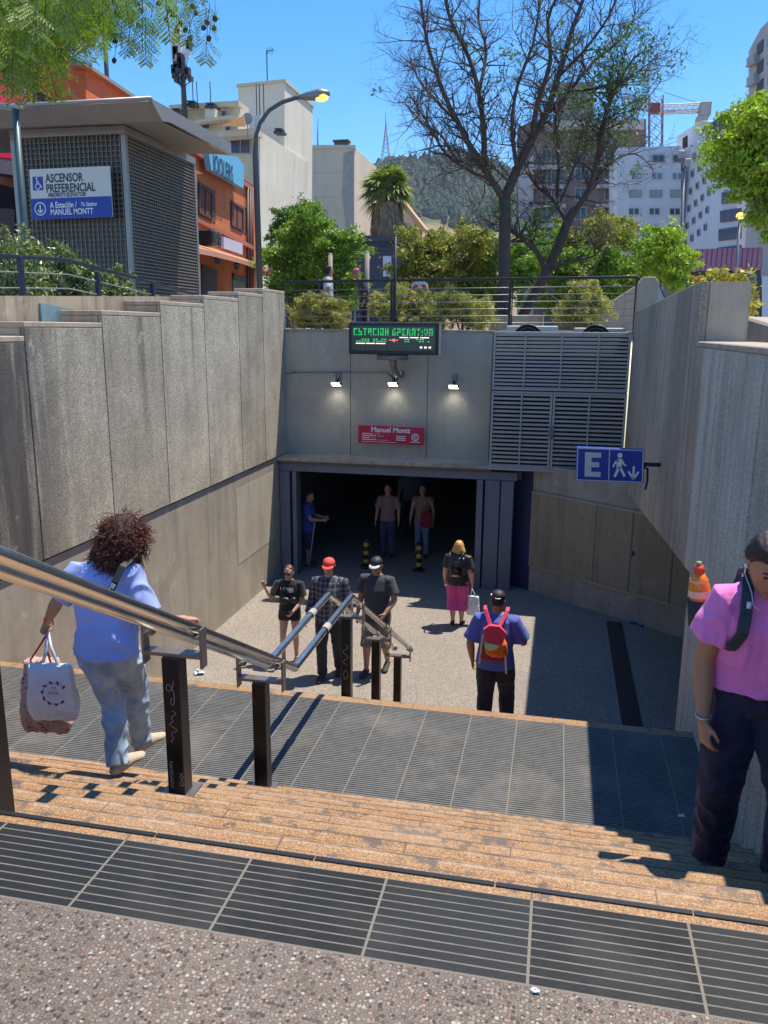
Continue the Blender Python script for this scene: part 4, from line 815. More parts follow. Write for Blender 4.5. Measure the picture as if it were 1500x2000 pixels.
mb.build('cables',M_DKM,CM)
# --- beige block
P6=Pl(600,62); B4=bld('apartment_building','windowless beige block with a patched corner, left of the palm',P6,[(560,288),(692,288),(692,640),(560,640)],M_BEIGE,7.5,YD)
mb=MB(); P6.poly(mb,[(671,300),(690,292),(690,640),(676,640),(670,520),(678,470),(674,430),(668,380),(670,340)],.02,.03); mb.build('peeled_patch',plaster('peeled_plaster',(.33,.30,.26),(.44,.40,.34),.6,1.5,.6),B4,fix=True)
mb=MB(); P6.poly(mb,[(560,283),(694,283),(694,290),(560,290)],.4,.1); 
for y in (337,384): P6.poly(mb,[(560,y),(671,y),(671,y+1),(560,y+1)],.02,.03)
mb.build('coping',M_CREAMS,B4,fix=True)
mb=MB(); a=P6.p(665,285,-1); P6.rect(mb,a,-.5,.5,0,.25,0,.8); P6.rect(mb,a,-.6,.6,.3,.45,0,.8); mb.build('roof_vent',M_DKM,B4,fix=True)
P7=Pl(735,70); B5=bld('apartment_building','low beige block behind the palm with a sloping roof edge on its right',P7,[(690,372),(735,376),(770,376),(815,440),(815,640),(690,640)],M_BEIGE,6,YD)
mb=MB(); P7.poly(mb,[(765,372),(772,372),(830,446),(820,448)],3,.3,YD); mb.build('roof_edge',flat('ochre_edge',(.5,.32,.17),.8),B5,fix=True)
P7.win(B5,((776,424),(806,445),(806,462),(776,462)),.08,.1,bars=2)
# --- dark slate building
P8=Pl(700,46); B6=bld('low_building','low dark slate building behind the street trees',P8,[(400,470),(800,462),(800,640),(400,640)],M_SLATE,8,YD)
mb=MB(); P8.poly(mb,[(400,466),(802,458),(802,470),(400,478)],.5,.25); P8.poly(mb,[(400,490),(802,482),(802,487),(400,495)],.3,.12); mb.build('parapet',M_SLATE,B6,fix=True)
mb=MB(); P8.poly(mb,[(748,500),(764,500),(764,540),(748,540)],.06,.06); mb.build('poster',flat('pale_poster',(.45,.5,.6),.5),B6,fix=True)
for x in (600,660): P8.win(B6,((x,540),(x+45,539),(x+45,600),(x,600)),.05,.1,bars=2)
# --- brown tower under construction
P9=Pl(1100,105); B7=bld('tower_block','unfinished brown high rise with pale floor bands seen through the bare tree',P9,[(1010,250),(1040,236),(1262,232),(1262,660),(1010,660)],M_BROWNB,18,YD)
mb=MB(); P9.poly(mb,[(1085,160),(1160,160),(1160,240),(1085,240)],10,-2,YD); mb.build('lift_core',plaster('core_grey',(.24,.21,.21),(.3,.27,.26),.3),B7,fix=True)
mb=MB(); P9.poly(mb,[(1062,236),(1258,232),(1258,252),(1062,255)],.6,.5); 
for i in range(7): y=322+i*38; P9.poly(mb,[(1040,y),(1105,y),(1105,y+8),(1040,y+8)],.6,.9); P9.poly(mb,[(1165,y),(1262,y),(1262,y+7),(1165,y+7)],.6,.9)
P9.poly(mb,[(1012,330),(1042,300),(1042,640),(1012,640)],.6,.2); mb.build('floor_bands',M_TCONC,B7,fix=True)
for i in range(7):
    y=290+i*38
    for x0_,x1_ in ((1058,1078),(1082,1100),(1122,1146),(1180,1202),(1210,1232)): P9.win(B7,((x0_,y),(x1_,y),(x1_,y+26),(x0_,y+26)),.12,.12,bars=1)
# --- white hotel
PA=Pl(1322,88); B8=bld('hotel_building','white multi storey hotel with small square windows, at the right',PA,[(1205,288),(1330,285),(1330,640),(1205,640)],M_WHITEB,14,YD)
rowsx=((1236,-2),(1272,0),(1304,2))
for i in range(6):
    y=302+i*34.5
    for x in (1228,1268,1308):
        xx=x-i*2.6+6; 
        if x==1228 and i<1: continue
        PA.win(B8,((xx,y),(xx+24,y-.2),(xx+24,y+15),(xx,y+15)),.12,.10,bars=1,glass=(M_GLASSB,flat('curtained_glass',(.22,.24,.28),.4),M_GLASS,M_GLASSB,flat('pale_curtain_glass',(.34,.35,.37),.5))[(i*3+int(x))%5],frame=M_WHITEB if (i+x)%2 else M_FRAME)
PB=Pl(1322,88,860); mb=MB(); PB.poly(mb,[(1322,266),(1370,236),(1440,240),(1440,640),(1322,640)],8,0); mb.build('side_wing',M_WHITEB,B8,fix=True)
mb=MB(); PB.poly(mb,[(1386,242),(1436,205),(1436,240),(1386,262)],1.,.2); mb.build('roof_louvre',M_DKM,B8,fix=True)
mb=MB(); PB.poly(mb,[(1333,270),(1341,265),(1341,287),(1333,290)],.1,.1); mb.build('opening',M_BLACK,B8,fix=True)
for i in range(6):
    for k in range(4):
        x=1348+k*13-i*3.5+4; y=300+i*34-k*10.5
        if x>1392 or x<1330: continue
        PB.win(B8,((x,y),(x+5,y-2.5),(x+5,y+11),(x,y+13)),.12,.1,bars=0)
for i in range(6):
    y=336+i*36; mb=MB(); PB.poly(mb,[(1412-i*3,y+4),(1446,y-2),(1446,y+22),(1412-i*3,y+27)],.1,.15); mb.build('window_band',M_GLASSB,B8,fix=True)
# --- right towers
PC=Pl(1470,60,900); B9=bld('tower_block','grey concrete tower with deep window bays cut by the right edge',PC,[(1462,100),(1486,55),(1600,-60),(1600,640),(1440,640),(1462,400)],M_TCONC,9)
for i in range(10):
    for k in range(3):
        x=1478+k*22; y=88+i*38-k*20
        mb=MB(); PC.poly(mb,[(x,y),(x+12,y-12),(x+11,y+12),(x-1,y+22)],.05,.06); f=mb.build('window_bay',M_DKM,B9,fix=True)
for i in range(9):
    mb=MB(); y=112+i*39; PC.poly(mb,[(1458,y+2),(1472,y-8),(1472,y+10),(1458,y+18)],.5,.35); PC.poly(mb,[(1456,y+17),(1474,y+7),(1474,y+10),(1456,y+20)],.5,.4); mb.build('balcony',M_GREYB,B9,fix=True)
# --- low building with purple corrugated band
PD=Pl(1400,42); B10=bld('low_building','low building with a purple corrugated metal band and dark front at the right',PD,[(1335,520),(1486,515),(1486,700),(1335,700)],flat('dark_front',(.03,.035,.05),.45,0,.4,1),8,YD)
g=G('purple_corrugated'); x,y,z=g.xyz(); M_PUR=g.out(g.mix(g.line(x,.22,.05),g.mix(g.noise(1.5,4),(.27,.10,.16),(.38,.17,.24)),(.10,.03,.06)),.5,.2)
mb=MB(); PD.poly(mb,[(1342,487),(1490,483),(1487,527),(1340,530)],.5,.4); mb.build('metal_band',M_PUR,B10,fix=True)
mb=MB(); PD.poly(mb,[(1405,565),(1476,560),(1476,612),(1405,616)],.1,.12); mb.build('blue_screen',flat('deep_blue_glass',(.01,.03,.30),.2),B10,fix=True)
for x in (1405,1430,1455): PD.win(B10,((x,534),(x+22,533),(x+22,556),(x,557)),.15,.07,bars=0)
mb=MB(); PD.poly(mb,[(1488,540),(1600,535),(1600,700),(1488,700)],6,0,YD); mb.build('pale_wing',M_WHITEB,B10,fix=True)
# ---------------- crane ----------------
CR=thing('tower_crane',onY(1279,500,125),'red and white tower crane with a concrete counterweight beside the brown tower','crane')
def lattice(mb,a,b,w_,n,r=.07):
    a=Vector(a);b=Vector(b);d=(b-a).normalized(); u=d.cross(Vector((0,1,0))); u=u.normalized()*w_/2 if u.length>.1 else Vector((1,0,0))*w_/2; v=d.cross(u).normalized()*w_/2
    cs=[u+v,u-v,-u-v,-u+v]
    for c in cs: mb.tube([a+c,b+c],r,4)
    for i in range(n):
        p=a.lerp(b,i/n);q=a.lerp(b,(i+1)/n)
        for k in range(4): mb.tube([p+cs[k],q+cs[(k+1)%4]],r*.55,3); mb.tube([p+cs[(k+1)%4],q+cs[k]],r*.55,3)
M_CRED=flat('crane_red',(.24,.07,.07),.6); M_CWH=flat('crane_white',(.55,.50,.50),.5)
a=onY(1279,480,125); b=onY(1281,190,125); mb=MB(); lattice(mb,a,b,1.7,13,.07); mb.build('mast',M_CRED,CR)
j0=onY(1284,214,125); j1=onY(1382,210,125); mb=MB(); lattice(mb,j0,j1+Vector((0,0,0)),1.0,8,.07); mb.box(j0.x,j1.x,124.6,125.4,j0.z-.4,j0.z-.2); mb.build('counter_jib',M_CWH,CR)
mb=MB(); q=onY(1367,202,125); mb.box(q.x,q.x+1.4,124,126,q.z-1.7,q.z); mb.box(q.x-.3,q.x+1.1,124,126,q.z-2.4,q.z-1.72); mb.build('counterweight',M_TCONC,CR,bev=.05)
mb=MB(); lattice(mb,onY(1284,212,125),onY(1215,196,125),1.0,8,.05); mb.build('jib',M_CRED,CR)
mb=MB(); c_=onY(1281,190,125); mb.box(c_.x-.6,c_.x+.6,124.3,125.7,c_.z-2.0,c_.z-.8); mb.build('cab',M_CRED,CR,bev=.05)
mb=MB(); mb.tube([c_+Vector((1,0,.6)),q+Vector((0,0,0))],.05,3); mb.build('stay',M_DKM,CR)
# ---------------- hill and radio masts ----------------
g=G('wooded_hill'); tr_=g.vor(.13,'F1',vec=g.map((1,1,1)),out=1); n=g.noise(.012,6,.6); x,y,z=g.xyz()
bare=g.m('SUBTRACT',g.m('MULTIPLY_ADD',g.noise(.02,5),90,-20),g.m('SUBTRACT',z,96)); 
c=g.ramp(g.xyz(tr_)[0],[(0,(.015,.035,.015)),(.5,(.035,.065,.025)),(1,(.07,.10,.04))]); M_HILL=g.out(g.mix(g.ramp(g.m('MULTIPLY',bare,.02),[(0,0),(.5,1)]),c,g.mix(g.noise(.05,4),(.30,.20,.10),(.16,.13,.06))),.95)
HY=1150.
sky_px=[(-400,420),(200,400),(560,352),(640,338),(708,332),(760,320),(800,318),(850,309),(900,306),(940,316),(1000,340),(1060,352),(1150,380),(1300,420),(1500,450),(2000,500)]
sk_=[(onY(x,y,HY).x,onY(x,y,HY).z) for x,y in sky_px]
nx_,ny_=170,60; V=[];
X_=np.linspace(sk_[0][0],sk_[-1][0],nx_)
for j in range(ny_):
    t=j/(ny_-1)
    for i,xx in enumerate(X_):
        h=np.interp(xx,[s[0] for s in sk_],[s[1] for s in sk_]); yy=550+(HY-550)*t*1.0
        prof=(t**1.15); zz=1+ (h*yy/HY*0+h)*prof + 9*mn.noise(Vector((xx*.012,yy*.012,3)))*min(1,t*2)*(1-t**6)+3.5*mn.noise(Vector((xx*.06,yy*.06,7)))*(t>.3)
        V.append((xx,yy,zz))
    
F=[(j*nx_+i,j*nx_+i+1,(j+1)*nx_+i+1,(j+1)*nx_+i) for j in range(ny_-1) for i in range(nx_-1)]
me=bpy.data.meshes.new('hill'); me.from_pydata(V,[],F); me.materials.append(M_HILL); me.polygons.foreach_set('use_smooth',[True]*len(F)); HL=link('hill',me); tag(HL,kind='structure')
rng=np.random.default_rng(9); PT=[]; x0_,x1_=onY(650,400,HY).x,onY(1250,400,HY).x
Va=np.array(V).reshape(ny_,nx_,3)
for _ in range(5200):
    t=rng.uniform(.42,1)**.7; xx=rng.uniform(x0_,x1_); i=int((xx-X_[0])/(X_[-1]-X_[0])*(nx_-1)); j=int(t*(ny_-1)); p=Va[j,i]
    if p[2]<92 and rng.random()<.85: continue
    PT.append((xx,550+(HY-550)*t,p[2]))
V2=[];F2=[]
for k,(xx,yy,zz) in enumerate(PT):
    r=rng.uniform(3,5.5); h=rng.uniform(9,17); b=len(V2)
    for s,(hr,hh) in enumerate(((.5,0),(1,.3),(.8,.65),(.35,.9))):
        for q in range(5): an=q*1.2566+s*.5+k; V2.append((xx+math.cos(an)*r*hr*rng.uniform(.7,1.2),yy+math.sin(an)*r*hr,zz-2+h*hh))
    V2.append((xx,yy,zz-2+h))
    for s in range(3):
        for q in range(5): F2.append((b+s*5+q,b+s*5+(q+1)%5,b+s*5+5+(q+1)%5,b+s*5+5+q))
    for q in range(5): F2.append((b+15+q,b+15+(q+1)%5,b+20))
g=G('pine_foliage'); M_PINE=g.out(g.ramp(g.isl(),[(0,(.012,.03,.012)),(.5,(.03,.055,.02)),(1,(.06,.085,.03))]),.9)
me=bpy.data.meshes.new('hill_woodland'); me.from_pydata(V2,[],F2); me.materials.append(M_PINE); tag(link('hill_woodland',me),kind='stuff')
def mast(px,ytop,ybase,w_,label):
    b=onY(px,ybase,HY-10); t_=onY(px,ytop,HY-10); t=thing('radio_mast',b,label,'radio mast','radio masts on the hill'); mb=MB(); hgt=t_.z-b.z
    n=9
    for s in (-1,1):
        for r in (-1,1): mb.tube([b+Vector((s*w_,r*w_,-8)),b+Vector((s*w_*.25,r*w_*.25,hgt*.5)),b+Vector((s*.25,r*.25,hgt*.75))],.45,4)
    for i in range(n):
        f0=i/n*.72;f1=(i+1)/n*.72; a0=w_*(1-f0/.5*.75) if f0<.5 else w_*.25; a1=w_*(1-f1/.5*.75) if f1<.5 else w_*.25
        mb.tube([b+Vector((-a0,0,hgt*f0)),b+Vector((a1,0,hgt*f1))],.3,3); mb.tube([b+Vector((a0,0,hgt*f0)),b+Vector((-a1,0,hgt*f1))],.3,3)
    mb.build('lattice',flat('mast_red_grey',(.30,.15,.15),.6),t); mb=MB(); mb.tube([b+Vector((0,0,hgt*.7)),t_],[.9,.25],5); mb.build('spire',flat('mast_red_grey',(.30,.15,.15),.6),t)
mast(753,218,318,7,'tall radio mast on the hill directly above the palm'); mast(621,230,330,2,'slim radio mast just right of the cream tower'); mast(843,245,308,6,'radio mast on the hill behind the left twigs of the bare tree'); mast(812,292,318,1.2,'shortest radio mast on the hill ridge')
# ---------------- trees ----------------
# palm
pc=onY(757,395,54); pb=onY(757,640,54); PT_=thing('palm_tree',(pc.x,54,1.3),'fan palm with a thick skirt of dead fronds in front of the beige block','palm'); rng=np.random.default_rng(5)
mb=MB(); top=onY(757,372,54); mb.tube([(pc.x,54,1.3),(pc.x,54,top.z)],[.4,.3],10); mb.build('trunk',M_BARK,PT_,True)
def fan(V,F,c,d,ln,wd,rng,nl=9):
    d=Vector(d).normalized(); s=d.cross(Vector((0,0,1))); s=s.normalized() if s.length>.05 else Vector((1,0,0)); u=s.cross(d)
    for k in range(nl):
        a=(k/(nl-1)-.5)*2.3; dd=(d*math.cos(a)+s*math.sin(a)).normalized(); L_=ln*(1-.25*abs(a))*rng.uniform(.85,1.1); p=c+d*ln*.5; w_=(dd.cross(u)).normalized()*wd
        i=len(V); m_=p+dd*L_*.5; e=p+dd*L_*.9-Vector((0,0,L_*.28)); V+= [p,m_+w_,e,m_-w_]; F.append((i,i+1,i+2,i+3))
    i=len(V); V+=[c-s*.03,c+s*.03,c+d*ln*.55+s*.03,c+d*ln*.55-s*.03]; F.append((i,i+1,i+2,i+3))
V=[];F=[]
for i in range(95):
    el=rng.uniform(-.5,1.35); az=rng.uniform(0,6.28); c=Vector((pc.x,54,top.z+rng.uniform(-.5,.25))); fan(V,F,c,(math.cos(az)*math.cos(el),math.sin(az)*math.cos(el),math.sin(el)),rng.uniform(1.3,1.7)*1.0,.10,rng)
link('fronds',fastmesh('fronds',np.array([tuple(v) for v in V]),np.array(F),leafmat('palm_green',[(.06,.12,.02),(.13,.20,.04),(.22,.28,.07),(.32,.32,.09)])),PT_)
V=[];F=[]
for i in range(330):
    az=rng.uniform(0,6.28); h=rng.uniform(0,1); z=top.z-.5-h*2.6; rr_=.75+.5*(1-abs(h-.35)); c=Vector((pc.x+math.cos(az)*.45,54+math.sin(az)*.45,z+.35)); d=(math.cos(az)*.42*rr_,math.sin(az)*.42*rr_,-1.1)
    fan(V,F,c,d,1.15,.08,rng,7)
link('dead_skirt',fastmesh('dead_skirt',np.array([tuple(v) for v in V]),np.array(F),leafmat('dead_fronds',[(.24,.15,.10),(.38,.27,.18),(.50,.38,.25),(.17,.11,.08)],.8,.1)),PT_)
gt='street trees beyond the rear railing'
def ptree(label,es,Y,mat,n,size,seed,cl=.4,tr=.1,bx=None,dep=1,**k):
    el=[px_ell(Y,e,dep) for e in es]; x=onY(bx if bx else es[0][0],640,Y).x; return tree(label,(x,Y,1.28),el,mat,n,size,seed,gt,tr,cl,**k)
ptree('bright green feathery tree behind the left half of the rear railing',[(620,480,72,58),(570,520,50,50),(670,520,50,45),(600,450,50,35),(560,560,40,40),(650,570,55,35)],23,GREEN,49400,.095,21,.45)
ptree('grey green tree top beside the street lamp against the cream wall',[(575,440,38,30),(600,420,22,22),(550,455,26,20)],31,DKGREEN,12350,.12,22,.4)
ptree('yellowing olive tree left of the big bare trunk',[(860,500,70,48),(820,520,50,45),(900,470,45,35),(850,550,60,35)],24,OLIVE,38000,.095,23,.45)
ptree('small yellow topped tree right of the leaning trunk',[(1165,470,70,48),(1120,500,50,45),(1215,500,45,40)],26,OLIVE,28500,.095,24,.42)
ptree('fern leaved green tree behind the big trunk',[(960,520,60,45),(1020,530,60,40),(930,550,45,35),(1035,480,35,28)],25,GREEN,32300,.095,25,.42)
ptree('bright green tree behind the chamfered post',[(1170,535,70,40),(1230,530,60,40),(1110,560,60,35),(1280,520,40,35),(1080,520,40,30)],22.5,GREEN,41800,.09,26,.42)
ptree('tall lime yellow sapling behind the right wall',[(1310,480,28,45),(1290,520,40,35),(1330,520,25,35)],20,YELLOW if False else LIME,12350,.085,27,.3,.05)
ptree('lime green tree hanging in from the right edge',[(1506,226,45,35),(1466,261,38,25),(1436,296,30,20),(1496,296,45,28),(1526,336,45,30),(1476,341,38,20),(1511,386,38,24),(1446,331,22,12),(1536,276,40,40),(1521,426,24,18),(1478,221,20,22)],17,LIME,49400,.085,28,.38,.12,bx=1560)
ptree('sparse yellow leaved sapling behind the square end block',[(1395,545,26,18),(1440,570,30,26),(1445,600,20,20)],14,YELLOW,1500,.1,29,.2,.03)
# ---------------- bare trees ----------------
def bare(name,label,Y,limbs,seed,ntw,leafc,base):
    rng=np.random.default_rng(seed); b=onY(base[0],base[1],Y); b.z=1.3; t=thing(name,b,label,'tree')
    mb=MB(); nodes=[]; sc_=Y/FPX
    for li in limbs:
        pts=li[0]; w0,w1=li[1]; dy=li[2]; k=len(pts); P=[]
        for i,(x,y) in enumerate(pts): P.append(onY(x,y,Y+dy[0]+(dy[1]-dy[0])*i/(k-1)))
        q=limb(mb,P,w0*sc_*.40,w1*sc_*.40,8); nodes+= [(q[i],(q[min(i+1,len(q)-1)]-q[max(i-1,0)]).normalized(),w0*sc_*.5*(1-i/len(q))+w1*sc_*.5*i/len(q)) for i in range(2,len(q))] if li[3] else []
    mb.build('trunk',M_BARKD,t,True)
    # secondary branches and twigs grown in 3D
    mb=MB(); tips=[]; cnt=0
    def grow(p,d,r,ln,lev):
        nonlocal cnt
        n=4 if lev<2 else 3; pts=[p]; cur=Vector(p); dd=Vector(d)
        for i in range(n):
            dd=(dd+Vector(rng.normal(size=3))*.24+Vector((0,0,.07))).normalized(); cur=cur+dd*ln/n; pts.append(cur.copy())
        mb.tube(pts,[r*(1-.75*i/n) for i in range(n+1)],4 if lev==0 else 3,False); cnt+=1
        if lev>=1: tips.append(pts[-1])
        if lev<3:
            for _ in range(rng.integers(2,5) if lev<2 else rng.integers(2,4)):
                s=rng.uniform(.3,1); k=min(int(s*n),n-1); o=pts[k].lerp(pts[k+1],s*n-k); nd=(dd+Vector(rng.normal(size=3))*.75).normalized(); grow(o,nd,r*.5,ln*rng.uniform(.45,.75),lev+1)
    for i in range(ntw):
        p,d,r=nodes[rng.integers(0,len(nodes))]
        nd=(d*.55+Vector(rng.normal(size=3))*.7+Vector((0,0,.25))).normalized(); grow(p,nd,min(.022,max(.009,r*.4)),rng.uniform(.45,1.05),0)
    mb.build('twigs',M_BARKD,t)
    if leafc:
        P_=np.array([tuple(tips[rng.integers(0,len(tips))]) for _ in range(leafc)]); idx=[i for i in range(len(P_)) if (mn.noise(Vector(P_[i])*.5)>.12)]
        P_=P_[idx]; P_=np.repeat(P_,20,axis=0)+rng.normal(size=(len(P_)*20,3))*.10; v,f=leaf_arrays(P_,.075,rng); link('sparse_leaves',fastmesh('sparse_leaves',v,f,DKGREEN),t)
    return t
big=[([(984,625),(985,520),(986,430),(985,385)],(30,26),(0,0),0),
([(985,390),(955,345),(920,290),(895,240),(870,190),(845,120),(830,60),(820,-20)],(18,5),(0,-1.5),1),
([(985,390),(1010,330),(1040,270),(1065,225),(1090,150),(1110,80),(1135,10),(1150,-40)],(24,7),(0,.8),1),
([(945,330),(945,260),(935,180),(915,110),(880,40),(865,-30)],(15,6),(-.2,-.6),1),
([(935,180),(950,100),(935,40),(940,-30)],(9,4),(-.4,.8),1),
([(960,350),(905,325),(860,262),(830,245),(790,200)],(11,3),(0,1.6),1),
([(905,325),(870,300),(835,240),(800,185)],(8,3),(.4,-1.8),1),
([(1040,270),(1050,200),(1075,120),(1070,40),(1095,-20)],(14,5),(.2,-1.4),1),
([(1065,225),(1110,180),(1160,120),(1215,75),(1240,30)],(12,4),(.5,2.),1),
([(1010,330),(1000,250),(1010,170),(1040,90),(1055,0)],(11,4),(0,-1.6),1),
([(1090,150),(1140,100),(1190,30),(1210,-30)],(9,3),(.7,-.5),1),
([(1110,180),(1180,170),(1230,150),(1285,110)],(8,2),(1,-1.2),1),
([(895,240),(845,190),(815,150),(800,110)],(8,3),(-.5,1.2),1),
([(1000,360),(950,320),(900,330),(860,340)],(6,2),(0,-1.3),1)]
T1=bare('bare_tree','big nearly bare dark tree with a forked trunk rising behind the rear railing',20.0,big,31,400,130,(985,625))
sec=[([(1012,632),(1035,590),(1065,535),(1090,480),(1115,420),(1125,410)],(26,19),(0,0),0),
([(1118,420),(1150,370),(1165,320),(1175,255),(1190,200),(1215,150),(1240,110)],(15,4),(0,-1),1),
([(1105,430),(1080,390),(1050,365),(1025,330)],(11,5),(0,.9),1),
([(1088,385),(1092,300),(1085,240),(1100,190)],(9,3),(.2,1.2),1),
([(1095,392),(1120,330),(1130,280),(1150,230)],(6,2),(.2,-1),1),
([(1068,530),(1040,480),(1005,455),(985,440)],(14,9),(0,-.5),1),
([(1070,530),(1110,512),(1160,500),(1180,470)],(9,3),(0,-1.2),1),
([(1150,370),(1190,320),(1240,300),(1275,330)],(7,2),(-.3,1.1),1),
([(1165,320),(1200,260),(1250,210),(1290,160)],(6,2),(-.4,1.4),1)]
T2=bare('bare_tree','smaller leaning tree with scattered green tufts right of the big bare tree',20.8,sec,37,190,620,(1010,640))
# overhanging jacaranda branch in the upper left foreground
OT=thing('overhanging_tree',(-6.2,1.,.2),'feathery jacaranda branches hanging in from the upper left corner','tree'); rng=np.random.default_rng(77)
mb=MB(); main=[Vector((-7.2,.5,.2)),Vector((-7.1,.8,3.)),onY(-300,-260,3.4),onY(-120,-180,4.4),onY(60,-90,5.),onY(240,-60,5.2),onY(400,-40,5.3)]
limb(mb,main[:4],.2,.07,8); limb(mb,main[3:],.06,.012,6); V=[];F=[];pods=[]
def frond(c,d,ln):
    d=Vector(d).normalized(); pts=[c]; cur=Vector(c); dd=Vector(d); n=9
    for i in range(n): dd=(dd+Vector((0,0,-.11))).normalized(); cur=cur+dd*ln/n; pts.append(cur.copy())
    mb.tube(pts,.0025,3,False)
    for i in range(1,n+1):
        ax=(pts[i]-pts[i-1]).normalized(); s=ax.cross(Vector(rng.normal(size=3))*.3+Vector((0,.3,1))).normalized()
        for sg in (-1,1):
            pl=ln*.36*math.sin(math.pi*(i/(n+1))**.8)+.02; pd=(s*sg+ax*.55+Vector((0,0,-.25))).normalized(); pn=pd.cross(ax).normalized(); wv=pn.cross(pd).normalized()
            m=8
            for k in range(m):
                q=pts[i]+pd*pl*(k+.6)/m
                for t_ in (-1,1):
                    e=q+(wv*t_+pd*.5)*.016; u=pd*.0042; b=len(V); V.extend([q,(q+e)/2+u,e,(q+e)/2-u]); F.append((b,b+1,b+2,b+3))
spots=[]
for i in range(330):
    x=rng.uniform(-60,205); y=rng.uniform(-80,118)
    lim=78 if x<80 else 78-(x-80)*.7
    if y>lim+rng.uniform(-20,25): continue
    spots.append((x,y,rng.uniform(4.2,6.2)))
for i in range(13):
    x=rng.uniform(215,400); spots.append((x,rng.uniform(-70,-8)-(x-300)*.1,rng.uniform(4.6,5.6)))
for x,y in ((5,90),(20,105),(262,20),(285,25),(250,0),(395,-5),(410,5)): spots.append((x,y,5.))
for x,y,Y in spots:
    c=onY(x,y,Y); az=rng.uniform(-.9,.9); dn=rng.uniform(-1.3,-.35); frond(c,(math.sin(az)*.9+.2,math.cos(rng.uniform(0,6))*.5,dn),rng.uniform(.18,.33))
for i in range(26):
    x,y,Y=spots[rng.integers(0,len(spots))]; p=onY(x,y,Y); q=onY(x+rng.uniform(-60,60),y-rng.uniform(30,110),Y+rng.uniform(-.3,.3)); limb(mb,[q,q.lerp(p,.5)+Vector((0,0,.05)),p],.008,.003,4)
mb.build('branches',M_BARKD,OT,True); link('foliage',fastmesh('foliage',np.array([tuple(v) for v in V]),np.array(F),leafmat('jacaranda_leaflets',[(.06,.13,.015),(.14,.24,.03),(.22,.30,.04),(.10,.17,.03)],.5,.4)),OT)
mb=MB()
for (x,y) in [(228,22),(232,30),(275,20),(325,38),(330,20),(352,46),(362,58),(405,44),(420,36),(418,55),(398,54),(408,75),(372,74),(345,60),(225,80),(338,28),(268,8),(310,6),(223,118)]+[(rng.uniform(20,400),rng.uniform(0,60)) for _ in range(16)]:
    p=onY(x,y,5.05+rng.uniform(-.2,.2)); mb.ell(p,(.017,.008,.019),8,5,Matrix.Rotation(rng.uniform(0,3),3,'Y')); mb.tube([p,p+Vector((rng.uniform(-.03,.03),0,.1))],.002,3)
mb.build('seed_pods',flat('dark_pod',(.05,.03,.02),.6),OT,True)
# ---------------- street lamps ----------------
def lamp(px,ybase,pts,Y,label,w_=.06,grp='street lamps'):
    q=[onY(x,y,Y) for x,y in pts]; b=Vector((onY(px,ybase,Y).x,Y,1.3)); t=thing('street_lamp',b,label,'street lamp',grp)
    mb=MB(); n=len(q); mb.tube([b]+q,[w_*1.3,w_*1.1]+[w_*.75]*(n-1),10); mb.build('pole',flat('lamp_pole_paint',(.10,.11,.12),.5,.4),t,True); e=q[-1]; d=(q[-1]-q[-2]).normalized()
    mb=MB(); mb.tube([e-d*.1,e+d*.1,e+d*.4,e+d*.62],[.045,.09,.13,.05],10); mb.build('lamp_head',flat('lamp_head_metal',(.25,.25,.25),.45,.5),t,True)
    mb=MB(); mb.ell(e+d*.42+Vector((0,0,-.055)),(.17,.11,.1),12,8); mb.build('lamp_lens',G('sodium_lens').out((.8,.5,.1),.3,em=(1,.55,.08),ems=1.3),t,True)
    return t
lamp(508,560,[(499,300),(500,265),(508,240),(525,216),(550,200),(578,191),(592,189)],19,'curved arm street lamp with a glowing amber lens beside the orange building')
b=Vector((onY(1430,640,30).x,30,1.3)); t=thing('street_lamp',b,'small post lamp with an amber glow in front of the right tower','street lamp'); mb=MB(); e=onY(1445,428,30); mb.tube([b,e],.05,8); mb.build('pole',M_RAILG,t,True); mb=MB(); mb.ell(e+Vector((0,0,.1)),(.13,.13,.11)); mb.build('lamp_lens',bpy.data.materials['sodium_lens'],t,True)
b=Vector((onY(1325,640,36).x,36,1.3)); t=thing('light_pole',b,'tall grey pole with two small floodlights in front of the white hotel','light pole'); mb=MB(); e=onY(1336,330,36); mb.tube([b,e],[.09,.05],8); mb.tube([e,e+Vector((-.25,0,.7))],.03,5); mb.build('pole',M_RAILG,t,True)
for dx,dz in ((-.15,.4),(.1,.1)):
    mb=MB(); mb.box(e.x+dx-.12,e.x+dx+.12,35.8,36,e.z+dz,e.z+dz+.25); mb.build('floodlight',M_FRAME,t,bev=.02)
# pale posts behind railing
for x,y0_,lab in ((717,494,'pale concrete post behind the railing, nearer the sign mast'),(645,498,'pale concrete post rising behind the walker with the dark backpack')):
    p=onY(x,y0_,21.5); mb=MB(); mb.tube([(p.x,21.5,1.3),(p.x,21.5,p.z)],.06,10); mb.ell(p,(.06,.06,.05)); tag(mb.build('bollard_post',flat('pale_post',(.27,.24,.20),.7),None,True),lab,'post')
# round metro totem sign behind the bushes
p=onY(820,565,20); t=thing('totem_sign',(p.x,20,1.3),'round red and white totem sign behind the dry bushes','sign'); mb=MB(); mb.tube([(p.x,20,1.3),(p.x,20,p.z)],.04,8); mb.build('stem',M_RAILG,t,True)
mb=MB(); mb.tube([(p.x,19.97,p.z),(p.x,20.03,p.z)],.2,24); mb.build('white_disc',M_WHITEB,t); mb=MB()
for s in (-.5,.5): mb.ell((p.x+s*.18,19.96,p.z-.02),(.085,.012,.13),12,8)
mb.ell((p.x,19.96,p.z-.04),(.075,.012,.12),12,8); mb.build('red_emblem',M_RED,t,True)
